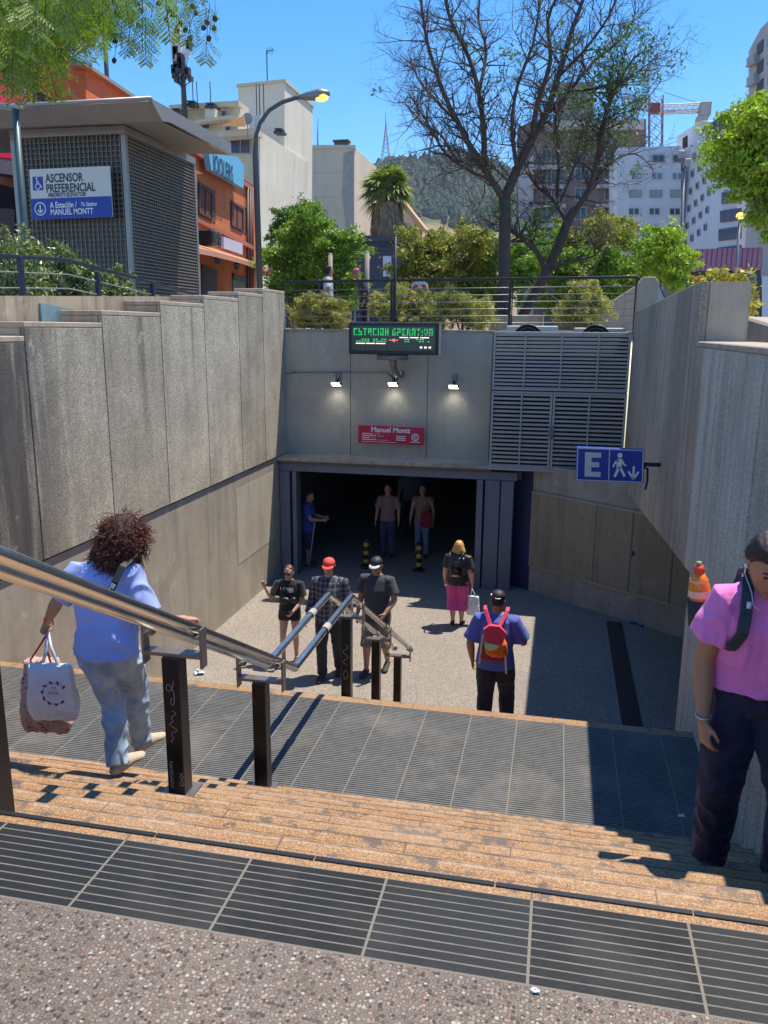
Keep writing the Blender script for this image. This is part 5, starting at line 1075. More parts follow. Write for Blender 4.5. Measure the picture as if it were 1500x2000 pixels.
# hedge-like far street screen: low blue grey fence segments
mb=MB(); p=onY(690,600,26)
for i in range(2): a=onY(684+i*8,580,24); mb.box(a.x-.02,a.x+.02,24,24.05,1.3,a.z)
a=onY(660,598,24); b=onY(760,598,24); mb.box(a.x,b.x,24.0,24.05,a.z-.05,a.z); tag(mb.build('street_barrier',M_FRAME),'low pale street barrier rails between the bushes','barrier')
# ================= handrail =================
M_CHROME=flat('polished_steel',(.66,.65,.63),.24,1.0,.1,8); M_PBLK=flat('black_post_paint',(.010,.010,.012),.32,.1,.4,14,.3,90); M_BRK=flat('bracket_steel',(.28,.25,.23),.4,.8)
HR=thing('handrail',(-1.81,5,LZ),'double stainless steel handrail on black square posts running down the middle of the stairs','handrail')
SLP=.562; 
def rz(y):
    if y<5.06: return -.82+(5.06-y)*SLP
    if y<6.66: return -.82
    return -.82-(y-6.66)*SLP
for X in (-1.70,-1.91):
    y_a,y_b=(5.04,6.68); seg=[(X,.2,rz(.2)-.02),(X,2.,rz(2.)-.012),(X,5.02,rz(5.02)),(X,5.06,-.822),(X,5.10,-.82),(X,6.62,-.82),(X,6.66,-.822),(X,6.70,rz(6.7)),(X,9.72,rz(9.72))]
    mb=MB(); mb.tube(seg,.0275,20); mb.build('rail',M_CHROME,HR,True)
    mb=MB(); mb.tube([(X,9.70,rz(9.70)),(X,9.80,rz(9.80))],.034,14); mb.build('tape_end',flat('teal_tape',(.02,.25,.28),.4) if X>-1.8 else M_BRK,HR,True)
    for y in ((1.4,5.8,8.1) if X>-1.8 else (6.1,8.6)):
        mb=MB(); a=Vector((X,y,rz(y))); b=Vector((X,y+.1,rz(y+.1))); mb.tube([a,b],.0325,16,False); mb.build('paper_sticker',flat('torn_sticker',(.35,.33,.3),.7,0,.5,40),HR,True)
for i,y in enumerate((2.03,3.5,4.68,6.92,8.2,9.47)):
    if y<2.01: zb=0
    elif y<4.9: zb=-RI*int((y-2.0)/TR+1)
    else: zb=LZ-RI*max(0,int((y-6.52)/TR+1))
    zt2=rz(y)-.155; wd=.046 if i else .06; xc=-1.81 if i else -1.735
    mb=MB(); mb.box(xc-wd,xc+wd,y-wd,y+wd,zb,zt2); p=mb.build('post',M_PBLK,HR,bev=.004)
    mb=MB(); mb.box(-1.81-.085,-1.81+.085,y-.085,y+.085,zb+.0005,zb+.012); mb.build('base_plate',M_BRK,p)
    mb=MB(); mb.box(-1.96,-1.65,y-.035,y+.035,zt2+.001,zt2+.022)
    p=mb.build('bracket',M_BRK,HR,bev=.002)
    for X in (-1.70,-1.91):
        s=-.05 if X<-1.8 else .05; mb=MB(); mb.box(X+s-.006,X+s+.006,y-.03,y+.03,zt2-.05,rz(y)-.0); mb.box(min(X,X+s),max(X,X+s),y-.02,y+.02,zt2+.10,zt2+.112); mb.build('bracket_arm',M_BRK,p)
# scratched graffiti on posts
M_GRAF=flat('silver_marker',(.42,.42,.42),.5)
mb=MB(); zt2=rz(3.5)-.155; yf=3.5-.0475
def scr(mb,pts,w_=.003,yf=yf,cx=-1.81):
    for a,b in zip(pts[:-1],pts[1:]):
        A=Vector((cx+a[0],yf,a[1]));B=Vector((cx+b[0],yf,b[1])); strip(mb,A,B,w_,NY)
scr(mb,[(.015*math.cos(t)-.01*math.sin(t*.5),zt2-.12-.035*math.sin(t)-t*.012) for t in np.linspace(0,11,50)])
scr(mb,[(.022*math.sin(t*2.3)*math.cos(t*.7),zt2-.28-t*.022) for t in np.linspace(0,8,70)])
text_mb(mb,'VIVO',(-1.81+.022,yf,zt2-.62),(0,0,-1),(1,0,0),.034,.001); text_mb(mb,'NAVEGADO',(-1.81-.03,yf,zt2-.56),(0,0,-1),(1,0,0),.028,.001)
mb.build('graffiti',M_GRAF,HR)
mb=MB(); zt2=rz(6.92)-.155; scr(mb,[(.022*math.sin(t*1.9),zt2-.25-t*.03) for t in np.linspace(0,7,50)],.004,6.92-.0475); scr(mb,[(.02*math.cos(t),zt2-.55-.045*math.sin(t)) for t in np.linspace(0,6,30)],.004,6.92-.0475); mb.build('graffiti',M_GRAF,HR)
# ================= people =================
def skinmat(name,col): 
    g=G(name); n=g.noise(18,4,.6); return g.out(g.mix(n,tuple(c*.85 for c in col),tuple(min(1,c*1.12) for c in col)),.5,sub=.08,nrm=g.bump(g.noise(220,2),.08,.002))
SK1=skinmat('tan_skin',(.42,.22,.14)); SK2=skinmat('light_skin',(.55,.32,.23)); SK3=skinmat('brown_skin',(.40,.20,.115))
def cloth(name,col,rough=.85,var=.12,sc_=7):
    if name in MC: return MC[name]
    g=G(name); n=g.noise(sc_,4,.55); w_=g.noise(420,2,.5); c=g.mix(n,tuple(k*(1-var) for k in col),tuple(min(1,k*(1+var)) for k in col))
    MC[name]=g.out(c,rough,0,g.bump(g.m('ADD',w_,g.m('MULTIPLY',g.noise(26,3),1.2)),.22,.004)); MC[name].node_tree.nodes['Principled BSDF'].inputs['Sheen Weight'].default_value=.15; return MC[name]
def denim(name,a,b):
    g=G(name); n=g.noise(5,4,.6); f=g.noise(30,4,.7); c=g.mix(g.ramp(n,[(.35,0),(.68,1)]),a,b); c=g.mix(g.ramp(f,[(.4,0),(.8,.3)]),c,tuple(min(1,k*1.5) for k in b)); return g.out(c,.85,0,g.bump(g.noise(350,2),.25,.003))
def plaid():
    g=G('plaid_shirt_fabric'); x,y,z=g.xyz(); l1=g.line(z,.075,.03); l2=g.line(x,.07,.028); l3=g.line(z,.075,.008,.05); c=g.mix(g.m('MULTIPLY',g.m('ADD',l1,l2),.5),(.018,.02,.035),(.10,.10,.14)); c=g.mix(g.m('MULTIPLY',g.m('ADD',l3,g.line(x,.07,.006,.045)),.4),c,(.4,.4,.45)); return g.out(c,.85)
def lo(mb,rings,n=18):
    vs=[];k=len(rings)
    for c,u,v in rings:
        for j in range(n): t=2*math.pi*j/n; vs.append(Vector(c)+Vector(u)*math.cos(t)+Vector(v)*math.sin(t))
    fs=[(i*n+j,i*n+(j+1)%n,(i+1)*n+(j+1)%n,(i+1)*n+j) for i in range(k-1) for j in range(n)]
    fs.append(tuple(range(n))[::-1]); fs.append(tuple((k-1)*n+j for j in range(n))); mb.add(vs,fs)
def fuse(mb,name,mat,parent,vox,smooth=4,amp=0,freq=9,fn=None,seed=0,clip=None):
    """one continuous surface out of overlapping closed volumes"""
    me=mb.mesh('t',mat); bm=bmesh.new(); bm.from_mesh(me); bmesh.ops.recalc_face_normals(bm,faces=bm.faces); bm.to_mesh(me); bm.free()
    o=bpy.data.objects.new('t',me); C.objects.link(o); r=o.modifiers.new('r','REMESH'); r.mode='VOXEL'; r.voxel_size=vox
    if smooth: s=o.modifiers.new('s','SMOOTH'); s.iterations=smooth; s.factor=.5
    dg=bpy.context.evaluated_depsgraph_get(); dg.update(); m2=bpy.data.meshes.new_from_object(o.evaluated_get(dg)); bpy.data.objects.remove(o)
    n=len(m2.vertices); co=np.empty(n*3,np.float32); m2.vertices.foreach_get('co',co); co=co.reshape(-1,3); no=np.empty(n*3,np.float32); m2.vertices.foreach_get('normal',no); no=no.reshape(-1,3)
    if amp:
        for i in range(n):
            p=Vector(co[i]); q=mn.noise_vector(p*3.)*.35
            h=1-abs(mn.noise((Vector((p.x*freq,p.y*freq,p.z*freq*.75))+q*3+Vector((seed,0,0)))))*2.6
            co[i]+=no[i]*amp*max(h-.4,-.22)
        m2.vertices.foreach_set('co',co.ravel())
    m2.materials.clear(); m2.materials.append(mat); m2.polygons.foreach_set('use_smooth',[True]*len(m2.polygons)); m2.update(); m2.name=name
    return link(name,m2,parent)
def hand(mb,wr,d,n,s,side,curl=.5,k=1.0,thumb=.6):
    """wr wrist, d towards fingers, n palm normal (palm faces +n), s towards the thumb side"""
    d=Vector(d).normalized(); n=Vector(n); n=(n-d*n.dot(d)).normalized(); s=Vector(s); s=(s-d*s.dot(d)-n*s.dot(n)).normalized(); wr=Vector(wr)
    lo(mb,[(wr-d*.01*k,s*.027*k,n*.019*k),(wr+d*.03*k,s*.036*k,n*.018*k),(wr+d*.075*k,s*.042*k,n*.015*k),(wr+d*.092*k,s*.038*k,n*.011*k)],12)
    for i,(o,ln) in enumerate(((.030,.070),(.0105,.079),(-.0095,.074),(-.029,.058))):
        p=wr+d*.084*k+s*o*k*1.05; pts=[p]; a=0
        for j,f in enumerate((.42,.32,.26)):
            a+=curl*(.55,1.0,.8)[j]*(1+.08*i); dd=d*math.cos(a)+n*math.sin(a)+s*o*1.8; p=p+dd.normalized()*ln*f*k; pts.append(p)
        mb.tube([pts[0]-d*.01]+pts,[.0092*k,.0092*k,.0086*k,.0078*k,.0062*k],8)
    p=wr+d*.025*k+s*.028*k; t1=p+(s*.75+d*.6+n*.35*thumb).normalized()*.042*k; t2=t1+(s*.2+d*.85+n*.5*thumb).normalized()*.03*k; mb.tube([p,t1,t2,t2+(d*.8+n*.5*thumb).normalized()*.018*k],[.0125*k,.0105*k,.0092*k,.007*k],8)
def person(label,loc,hd,H,bw=1.0,W={},L={},hyaw=0,hpitch=0,skin=SK1,top=None,bot=None,shoe=None,sleeve=.5,legs='long',vox=.009,hem=.90,belly=0,hands=None,loose=.016,group=None,amp=.006,neckw=.075,legloose=.018,lean=0,tamp=None,torsoW=1.0):
    sc_=H/1.7; a=R_(hd); f=Vector((math.sin(a),math.cos(a),0)); r=Vector((math.cos(a),-math.sin(a),0)); z=Vector((0,0,1)); loc=Vector(loc)
    def T(x,y,h): return loc+r*(x*sc_)+f*(y*sc_)+z*(h*sc_)
    D=dict(hipc=(0,0,.92),waist=(0,.0,1.07),chest=(0,-.005+lean*.6,1.27),up=(0,-.01+lean,1.40),neck=(0,.0+lean*1.2,1.475),head=(0,.03+lean*1.5,1.60),
      lsh=(-.185,-.01+lean,1.395),rsh=(.185,-.01+lean,1.395),lel=(-.25,-.03,1.12),rel=(.25,-.03,1.12),lwr=(-.27,.06,.88),rwr=(.27,.06,.88),
      lhip=(-.09,0,.90),rhip=(.09,0,.90),lkn=(-.10,.02,.49),rkn=(.10,.02,.49),lan=(-.10,-.03,.085),ran=(.10,-.03,.085),ltoe=(-.11,.15,.03),rtoe=(.11,.15,.03))
    D.update(L); J={k:T(*v) for k,v in D.items()}; J.update({k:Vector(v) for k,v in W.items()})
    root=thing('person',loc,label,'person',group); s=sc_; B=bw
    ha=a+R_(hyaw); hf=Vector((math.sin(ha),math.cos(ha),0)); hr=Vector((math.cos(ha),-math.sin(ha),0)); hp=R_(hpitch); hu=z*math.cos(hp)+hf*math.sin(hp); hf2=hf*math.cos(hp)-z*math.sin(hp)
    hc=J['head']
    def Hd(x,y,h): return hc+hr*(x*s)+hf2*(y*s)+hu*(h*s)
    shr=(J['rsh']-J['lsh']).normalized(); 
    def torso(mb,e,zlow=None,hemz=None):
        e*=s; hc_=J['hipc']; rings=[]
        if hemz is not None:
            hz=hc_+z*((hemz-.92)*s); rings.append((hz,r*(.172*B*torsoW*s+e*1.2),f*(.128*B*s+belly*.5*s+e*1.2)))
        else: rings.append((hc_-z*.07*s,r*(.10*B*s+e),f*(.09*B*s+e)))
        rings+=[(hc_+z*.03*s,r*(.168*B*torsoW*s+e),f*(.122*B*s+belly*.6*s+e)),(J['waist'],r*(.148*B*torsoW*s+e),f*(.108*B*s+belly*s+e)),(J['chest'],shr*(.166*B*s+e),f*(.118*B*s+belly*.4*s+e)),(J['up'],shr*(.163*(B*.5+.5)*s+e),f*(.090*B*s+e)),(J['up'].lerp(J['neck'],.62),shr*(.105*s+e*.8),f*(.070*s+e*.8)),(J['neck'],shr*(neckw*s+e*.3),f*(.066*s+e*.3))]
        lo(mb,rings,22)
    # ---- body
    mb=MB(); torso(mb,0)
    mb.tube([J['neck']-z*.03*s,J['neck'].lerp(hc,.6)-hf2*.015*s],[.062*s,.056*s],12)
    lo(mb,[(Hd(0,-.005,.118),hr*.02*s,hf2*.03*s),(Hd(0,-.01,.10),hr*.052*s,hf2*.066*s),(Hd(0,-.008,.06),hr*.072*s,hf2*.088*s),(Hd(0,-.004,.01),hr*.074*s,hf2*.092*s),(Hd(0,.006,-.04),hr*.066*s,hf2*.080*s),(Hd(0,.022,-.085),hr*.050*s,hf2*.062*s),(Hd(0,.048,-.112),hr*.028*s,hf2*.032*s)],20)
    mb.tube([Hd(0,.078,.02),Hd(0,.10,-.012),Hd(0,.106,-.03),Hd(0,.09,-.038)],[.009*s,.012*s,.016*s,.012*s],8)
    mb.tube([Hd(-.018,.083,-.066),Hd(0,.093,-.066),Hd(.018,.083,-.066)],.008*s,6); mb.ell(Hd(0,.076,-.1),(.024*s,.02*s,.02*s),8,6)
    for q in (-1,1):
        mb.ell(Hd(q*.030,.074,.012),(.018*s,.014*s,.012*s),8,6); mb.ell(Hd(q*.032,.083,.032),(.022*s,.008*s,.007*s),8,6)
        lo(mb,[(Hd(q*.072,-.012,-.005),hf2*.016*s,hu*.028*s),(Hd(q*.084,-.018,0),hf2*.019*s,hu*.032*s)],10)
    for q,S in ((-1,'l'),(1,'r')):
        sh,el,wr=J[S+'sh'],J[S+'el'],J[S+'wr']; fm=el.lerp(wr,.25)
        mb.tube([sh-r*q*.03*s,sh,sh.lerp(el,.35),sh.lerp(el,.7),el],[.05*s*B,.052*s*B,.049*s*B,.042*s*B,.039*s*B],12); mb.tube([el-(el-sh).normalized()*.01,el,fm,el.lerp(wr,.65),wr,wr+(wr-el).normalized()*.015],[.038*s*B,.039*s*B,.041*s*B,.033*s*B,.026*s,.026*s],12)
        dd=(wr-el).normalized(); hs=(hands or {}).get(S,{}); hand(mb,wr,hs.get('d',dd),hs.get('n',-r*q*.8-f*.1),hs.get('s',f),q,hs.get('curl',.45),s,hs.get('thumb',.6))
        hp_,kn,an,toe=J[S+'hip'],J[S+'kn'],J[S+'an'],J[S+'toe']
        mb.tube([hp_+z*.03*s,hp_.lerp(kn,.2),hp_.lerp(kn,.6),kn],[.085*s*B,.084*s*B,.067*s*B,.052*s*B],14); c1=kn.lerp(an,.3)-f*.012*s; mb.tube([kn-(kn-hp_).normalized()*.01,kn,c1,kn.lerp(an,.7),an],[.051*s*B,.052*s*B,.053*s*B,.038*s*B,.034*s],14)
        mb.tube([an,an.lerp(toe,.3)-z*.02*s,toe],[.035*s,.036*s,.026*s],10)
    fuse(mb,'body',skin,root,vox,3)
    # ---- eyes and mouth
    if abs(hd)>80 or vox<.008:
        mb=MB()
        for q in (-1,1): mb.ell(Hd(q*.031,.083,.012),(.010*s,.008*s,.005*s),8,6)
        mb.build('eyes',flat('eye_dark',(.03,.02,.015),.25),root,True)
        mb=MB(); mb.tube([Hd(-.022,.086,-.066),Hd(0,.099,-.064),Hd(.022,.086,-.066)],[.003*s,.0055*s,.003*s],6); mb.build('lips',flat('lips',(.36,.12,.10),.5),root,True)
        mb=MB()
        for q in (-1,1): mb.tube([Hd(q*.016,.089,.036),Hd(q*.032,.09,.042),Hd(q*.047,.082,.036)],[.003*s,.0035*s,.002*s],5)
        mb.build('eyebrows',flat('eye_dark',(.03,.02,.015),.25),root,True)
    # ---- shirt
    if top:
        mb=MB(); torso(mb,loose,hemz=hem)
        for q,S in ((-1,'l'),(1,'r')):
            sh,el,wr=J[S+'sh'],J[S+'el'],J[S+'wr']; e=loose*s
            if sleeve<=1: 
                en=sh.lerp(el,sleeve); mb.tube([sh-r*q*.06*s,sh+z*.0,sh.lerp(en,.5),en],[.055*s*B+e*.6,.056*s*B+e,.056*s*B+e*1.3,.056*s*B+e*1.9],16)
            else: mb.tube([sh-r*q*.05*s,sh,sh.lerp(el,.6),el],[.055*s+e*.5,.056*s*B+e,.048*s*B+e,.044*s*B+e],14); mb.tube([sh.lerp(el,.95),el,el.lerp(wr,sleeve-1)],[.043*s*B+e,.044*s*B+e,.034*s*B+e],14)
        fuse(mb,'shirt',top,root,vox,4,amp if tamp is None else tamp,8,seed=len(label))
    if bot:
        mb=MB(); e=legloose*s; hc_=J['hipc']
        lo(mb,[(hc_-z*.075*s,r*(.12*B*s+e),f*(.095*B*s+e)),(hc_-z*.03*s,r*(.168*B*s+e*.8),f*(.120*B*s+e*.8)),(hc_+z*.05*s,r*(.162*B*s+e*.5),f*(.115*B*s+belly*.4*s+e*.5)),(hc_+z*.10*s,r*(.150*B*s+e*.4),f*(.11*B*s+belly*.6*s+e*.4))],20)
        for S in 'lr':
            hp_,kn,an=J[S+'hip'],J[S+'kn'],J[S+'an']
            mb.tube([hp_+z*.02*s,hp_.lerp(kn,.2),hp_.lerp(kn,.6 if legs!='micro' else .35)],[.086*s*B+e*.7,.088*s*B+e*.8,.07*s*B+e*1.2],16)
            if legs=='micro': continue
            mb.tube([hp_.lerp(kn,.55),kn],[.071*s*B+e,.055*s*B+e*1.2],16)
            if legs=='long': mb.tube([hp_.lerp(kn,.97),kn,kn.lerp(an,.35)-f*.01*s,kn.lerp(an,.75),an-(an-kn).normalized()*-.02*s],[.054*s*B+e,.054*s*B+e,.055*s*B+e,.046*s*B+e*1.1,.046*s*B+e*1.25],16)
            elif legs=='knee': mb.tube([hp_.lerp(kn,.9),kn.lerp(an,.18)],[.056*s*B+e*1.3,.056*s*B+e*1.5],16)
            elif legs=='calf': mb.tube([hp_.lerp(kn,.9),kn.lerp(an,.45)],[.060*s*B+e*1.3,.054*s*B+e*1.6],16)
        fuse(mb,'trousers' if legs!='micro' else 'shorts',bot,root,vox,4,amp,10,seed=3)
    if shoe:
        for S in 'lr':
            an,toe=J[S+'an'],J[S+'toe']; d=(toe-an); fl=Vector((d.x,d.y,0)).normalized(); up_=(z-d.normalized()*d.normalized().z*.5).normalized(); sd=fl.cross(z); mb=MB(); b0=toe.lerp(an,.5)
            hl=an-fl*.03*s; dz=(toe.z-.012*s); hz=min(an.z-.055*s,an.z)
            lo(mb,[(Vector((hl.x,hl.y,0))+z*(hz-.0)-fl*.025*s,sd*.02*s,z*.02*s),(Vector((hl.x,hl.y,0))+z*(hz+.012*s),sd*.037*s,z*.042*s),(an+fl*.03*s-z*.04*s,sd*.04*s,z*.05*s),(an.lerp(toe,.6)-z*.006*s,sd*.046*s,z*.037*s),(toe+fl*.0,sd*.044*s,z*.027*s),(toe+fl*.045*s,sd*.022*s,z*.014*s)],14)
            fuse(mb,'shoe',shoe,root,min(vox,.009),3)
    return dict(root=root,J=J,Hd=Hd,s=s,f=f,r=r,hf=hf2,hr=hr,hu=hu,z=z,vox=vox)
def hairmesh(p,rings,mat,name='hair',amp=.006,freq=22):
    mb=MB(); Hd=p['Hd']; s=p['s']; lo(mb,[(Hd(*c),p['hr']*rx*s,p['hf']*ry*s) for c,rx,ry in rings],20); return fuse(mb,name,mat,p['root'],max(.007,p['vox']*.9),2,amp,freq)
def cap_on(p,mat,brim=1,side=1,bmat=None,back=False):
    Hd=p['Hd'];s=p['s']; sg=-1 if back else 1; mb=MB(); lo(mb,[(Hd(0,-.008,.035),p['hr']*.083*s,p['hf']*.101*s),(Hd(0,-.008,.075),p['hr']*.082*s,p['hf']*.098*s),(Hd(0,-.008,.11),p['hr']*.066*s,p['hf']*.078*s),(Hd(0,-.01,.128),p['hr']*.035*s,p['hf']*.042*s),(Hd(0,-.01,.134),p['hr']*.01*s,p['hf']*.012*s)],22); o=mb.build('cap',mat,p['root'],True)
    mb=MB(); vs=[];n=14
    for i in range(n+1):
        t=math.pi*i/n; x=.078*math.cos(t); vs.append((Hd(x,sg*(.055+.025*math.sin(t)),.042),Hd(x*.98,sg*(.07+.095*math.sin(t)),.026)))
    for (a,b),(c,d) in zip(vs[:-1],vs[1:]): mb.hexa([a,b,d,c,a+p['hu']*.006,b+p['hu']*.006,d+p['hu']*.006,c+p['hu']*.006])
    mb.build('cap_brim',bmat or mat,o,True)
    return o
def shades(p,mat):
    mb=MB();Hd=p['Hd'];s=p['s']
    for q in (-1,1): mb.ell(Hd(q*.032,.094,.012),(.026*s,.012*s,.017*s),10,6); mb.tube([Hd(q*.055,.088,.016),Hd(q*.08,.01,.012)],.003*s,5)
    mb.tube([Hd(-.02,.1,.016),Hd(.02,.1,.016)],.004*s,5); return mb.build('sunglasses',mat,p['root'],True)
M_SHADE=flat('dark_lens',(.008,.008,.01),.12); HBR=G('brown_hair'); n_=HBR.noise(60,4,.7,vec=HBR.map((3,3,.4))); HBR=HBR.out(HBR.mix(n_,(.035,.015,.010),(.14,.055,.035)),.42,nrm=None)
HBK=flat('black_hair',(.012,.009,.009),.55,0,.4,60); HBL=flat('blonde_hair',(.62,.33,.10),.42,0,.45,50)
SNK=flat('dark_trainer',(.03,.03,.03),.7); BEIGE_SH=flat('beige_suede_shoe',(.42,.36,.27),.85)
# ---- 1 woman with curly hair going down on the left
HBR2=G('curly_hair'); HBR2=HBR2.out(HBR2.ramp(HBR2.isl(),[(0,(.035,.011,.007)),(.6,(.12,.035,.022)),(1,(.26,.09,.05))]),.45,spec=.4)
W=dict(rwr=(-1.975,3.95,-.085),rel=(-2.13,3.87,-.10),lwr=(-2.765,3.87,-.13),lel=(-2.67,3.83,.0),lsh=(-2.52,3.84,.185),rsh=(-2.235,3.87,.19),head=(-2.285,3.95,.335),neck=(-2.345,3.88,.255),up=(-2.38,3.86,.19),chest=(-2.39,3.86,.08),waist=(-2.39,3.86,-.09),hipc=(-2.385,3.84,-.20),
  lhip=(-2.49,3.84,-.24),rhip=(-2.31,3.84,-.24),lkn=(-2.42,3.93,-.62),rkn=(-2.37,4.10,-.60),lan=(-2.385,3.86,-.955),ltoe=(-2.34,4.02,-1.005),ran=(-2.42,4.20,-1.0),rtoe=(-2.38,4.36,-1.06))
p=person('woman with curly auburn hair, light blue t-shirt and jeans, carrying bags',(-2.40,3.85,-1.032),8,1.60,.96,W,{},hyaw=38,hpitch=18,skin=SK1,top=cloth('light_blue_jersey',(.30,.38,.74)),bot=denim('washed_denim',(.20,.30,.42),(.42,.53,.63)),shoe=BEIGE_SH,sleeve=.8,vox=.0075,hem=.84,belly=.03,loose=.016,legloose=.017,amp=.018,torsoW=1.1,hands={'l':dict(curl=1.6,s=(0,1,0),n=(.9,0,-.1)),'r':dict(d=(.55,.8,-.25),n=(.1,-.1,-1),s=(-.4,.6,0),curl=1.1)})
mb=MB(); rng=np.random.default_rng(12); hc=p['Hd'](0,-.02,.01)
bm_=MB(); bm_.ell(p['Hd'](0,-.03,.01),(.118,.125,.145),20,14); bm_.ell(p['Hd'](-.02,-.06,-.09),(.125,.10,.09),18,12); fuse(bm_,'hair',flat('dark_auburn',(.04,.013,.009),.85),p['root'],.009,2,.010,30)
for i in range(3200):
    u=rng.normal(size=3); u/=np.linalg.norm(u)
    if u[1]>.85: continue
    c=p['Hd'](u[0]*.115,-.03+u[1]*.125,.01+u[2]*.14) if i%3 else p['Hd'](-.02+u[0]*.13,-.06+u[1]*.10,-.10+u[2]*.08)
    dirn=(c-hc).normalized(); ax=(Vector((0,0,-1))*.9+dirn*.55+Vector(rng.normal(size=3))*.45).normalized(); e1=ax.orthogonal().normalized(); e2=ax.cross(e1); R1=rng.uniform(.005,.011); ph=rng.uniform(0,6.28); L1=rng.uniform(.045,.085); nn_=9
    mb.tube([c+ax*L1*t/nn_+(e1*math.cos(ph+t*1.1)+e2*math.sin(ph+t*1.1))*R1 for t in range(nn_+1)],[.0020]*(nn_-1)+[.0014,.0008],3,False)
mb.build('curls',HBR2,p['root'],True)
# crossbody strap
mb=MB(); sp_=[(-2.225,3.745,.29),(-2.235,3.70,.22),(-2.30,3.685,.10),(-2.335,3.69,0)]
st=[Vector(q) for q in ((-2.205,3.86,.285),(-2.215,3.765,.255),(-2.235,3.715,.185),(-2.27,3.695,.10),(-2.31,3.69,.02))]
for a,b in zip(st[:-1],st[1:]): mb.bar(a,b,.036,.006,up=(0,1,0))
o=mb.build('bag_strap',flat('black_strap',(.012,.012,.014),.6),p['root'])
mb=MB(); d_=(st[3]-st[2]); upv=d_.cross(Vector((0,1,0))); text_mb(mb,'BURBE',st[2].lerp(st[3],.05)+Vector((-.0,-.011,0))-upv.normalized()*.011,d_,upv,.036,.0,bold=.001); mb.build('strap_lettering',M_LW,o)
mb=MB(); mb.tube([(-2.763+.031*math.cos(t),3.868+.031*math.sin(t),-.115) for t in np.linspace(0,6.28,16)],.003,5); mb.build('red_bracelet',flat('red_thread',(.5,.02,.02),.6),p['root'])
# bags held in her left hand
hx,hy,hz=-2.775,3.875,-.215
g=G('floral_tote_fabric'); c1=g.vor(38,'F1',out=0); c2=g.xyz(g.vor(38,'F1',out=1)); fl=g.ramp(c1,[(.28,(1,1,1)),(.36,(0,0,0))]); col=g.ramp(c2[0],[(0,(.45,.02,.02)),(.35,(.55,.10,.08)),(.55,(.10,.14,.05)),(.75,(.50,.35,.28)),(1,(.3,.02,.03))],'CONSTANT'); M_FLO=g.out(g.mix(fl,g.mix(g.noise(9,3),(.55,.48,.42),(.40,.20,.16)),col),.6,0,g.bump(g.noise(18,4),.5,.01))
def bag(name,label,cx,cy,zt_,zb_,w0,w1,dp,mat,hm,handles,rot=0,amp=.012,emb=None):
    t=thing(name,(cx,cy,zb_),label,'bag'); mb=MB(); R=Matrix.Rotation(rot,3,'Z'); X=R@Vector((1,0,0)); Y=R@Vector((0,1,0)); c=Vector((cx,cy,0))
    n=6; ring=[]
    for i in range(n+1):
        k=i/n; z_=zt_+(zb_-zt_)*k; w_=w0+(w1-w0)*k; d_=dp*(.35+.65*math.sin(math.pi*min(1,k*.75+.12))); ring.append((c+Vector((0,0,z_))+Y*0,X*w_*(1 if k<1 else .82),Y*d_*(1 if k<1 else .7)))
    vs=[]
    m=24
    for cc,u,v in ring:
        for j in range(m):
            t_=2*math.pi*j/m; ct,st_=math.cos(t_),math.sin(t_); e=.45; vs.append(cc+u*math.copysign(abs(ct)**e,ct)+v*math.copysign(abs(st_)**e,st_))
    fs=[(i*m+j,i*m+(j+1)%m,(i+1)*m+(j+1)%m,(i+1)*m+j) for i in range(n) for j in range(m)]+[tuple(range(m)),tuple(range(n*m,n*m+m))[::-1]]
    mb.add(vs,fs); fuse(mb,'bag_body',mat,t,.010,2,amp,14,seed=cx)
    for a,b in handles:
        mb=MB(); mb.tube([Vector(q) for q in a],b,6); mb.build('handle',hm,t,True)
    return t
H_=(hx,hy,hz+.01)
bt=bag('tote_bag','red floral tote bag hanging behind the white plastic bag in the curly haired woman\'s hand',-2.87,3.93,-.40,-.86,.10,.165,.075,M_FLO,None,[],rot=.1)
for q in (-1,1):
    mb=MB(); mb.tube([H_,(hx-.05+q*.02,hy+.01,-.30),(-2.87+q*.085,3.90,-.44)],.006,6); mb.build('handle',flat('red_handle',(.55,.02,.02),.6),bt,True)
g=G('white_plastic_film'); M_PLA=g.out(g.mix(g.noise(14,4),(.60,.62,.66),(.80,.81,.84)),.28,0,g.bump(g.noise(30,5),.5,.01),alpha=.86)
bt=bag('plastic_bag','white plastic shopping bag with a purple wreath print held by the curly haired woman',-2.725,3.80,-.37,-.70,.12,.15,.055,M_PLA,None,[],rot=.22,amp=.009)
for q in (-1,1):
    mb=MB(); mb.tube([H_,(hx+.02+q*.012,hy-.03,-.28),(-2.725+q*.06,3.80,-.40)],.009,6); mb.build('handle',M_PLA,bt,True)
M_PURP=flat('purple_print',(.16,.01,.07),.5); mb=MB(); cc=Vector((-2.66,3.72,-.50)); ux_=Vector((.97,.22,0)); uz_=Vector((0,0,1))
ring(mb,cc,ux_,uz_,.066,.003,30,.6,5.6)
for i in range(9):
    a=.6+i*.6; q=cc+(ux_.normalized()*math.cos(a)+uz_*math.sin(a))*.066; mb.ell(q,(.014,.002,.008),6,4,Matrix.Rotation(-a*1.3,3,'Y'))
text_mb(mb,'niña',cc-ux_*.034-uz_*.005,ux_,uz_,.036,.001); text_mb(mb,'Mi',cc-ux_*.012+uz_*.025,ux_,uz_,.026,.001); mb.build('wreath_print',M_PURP,bt)
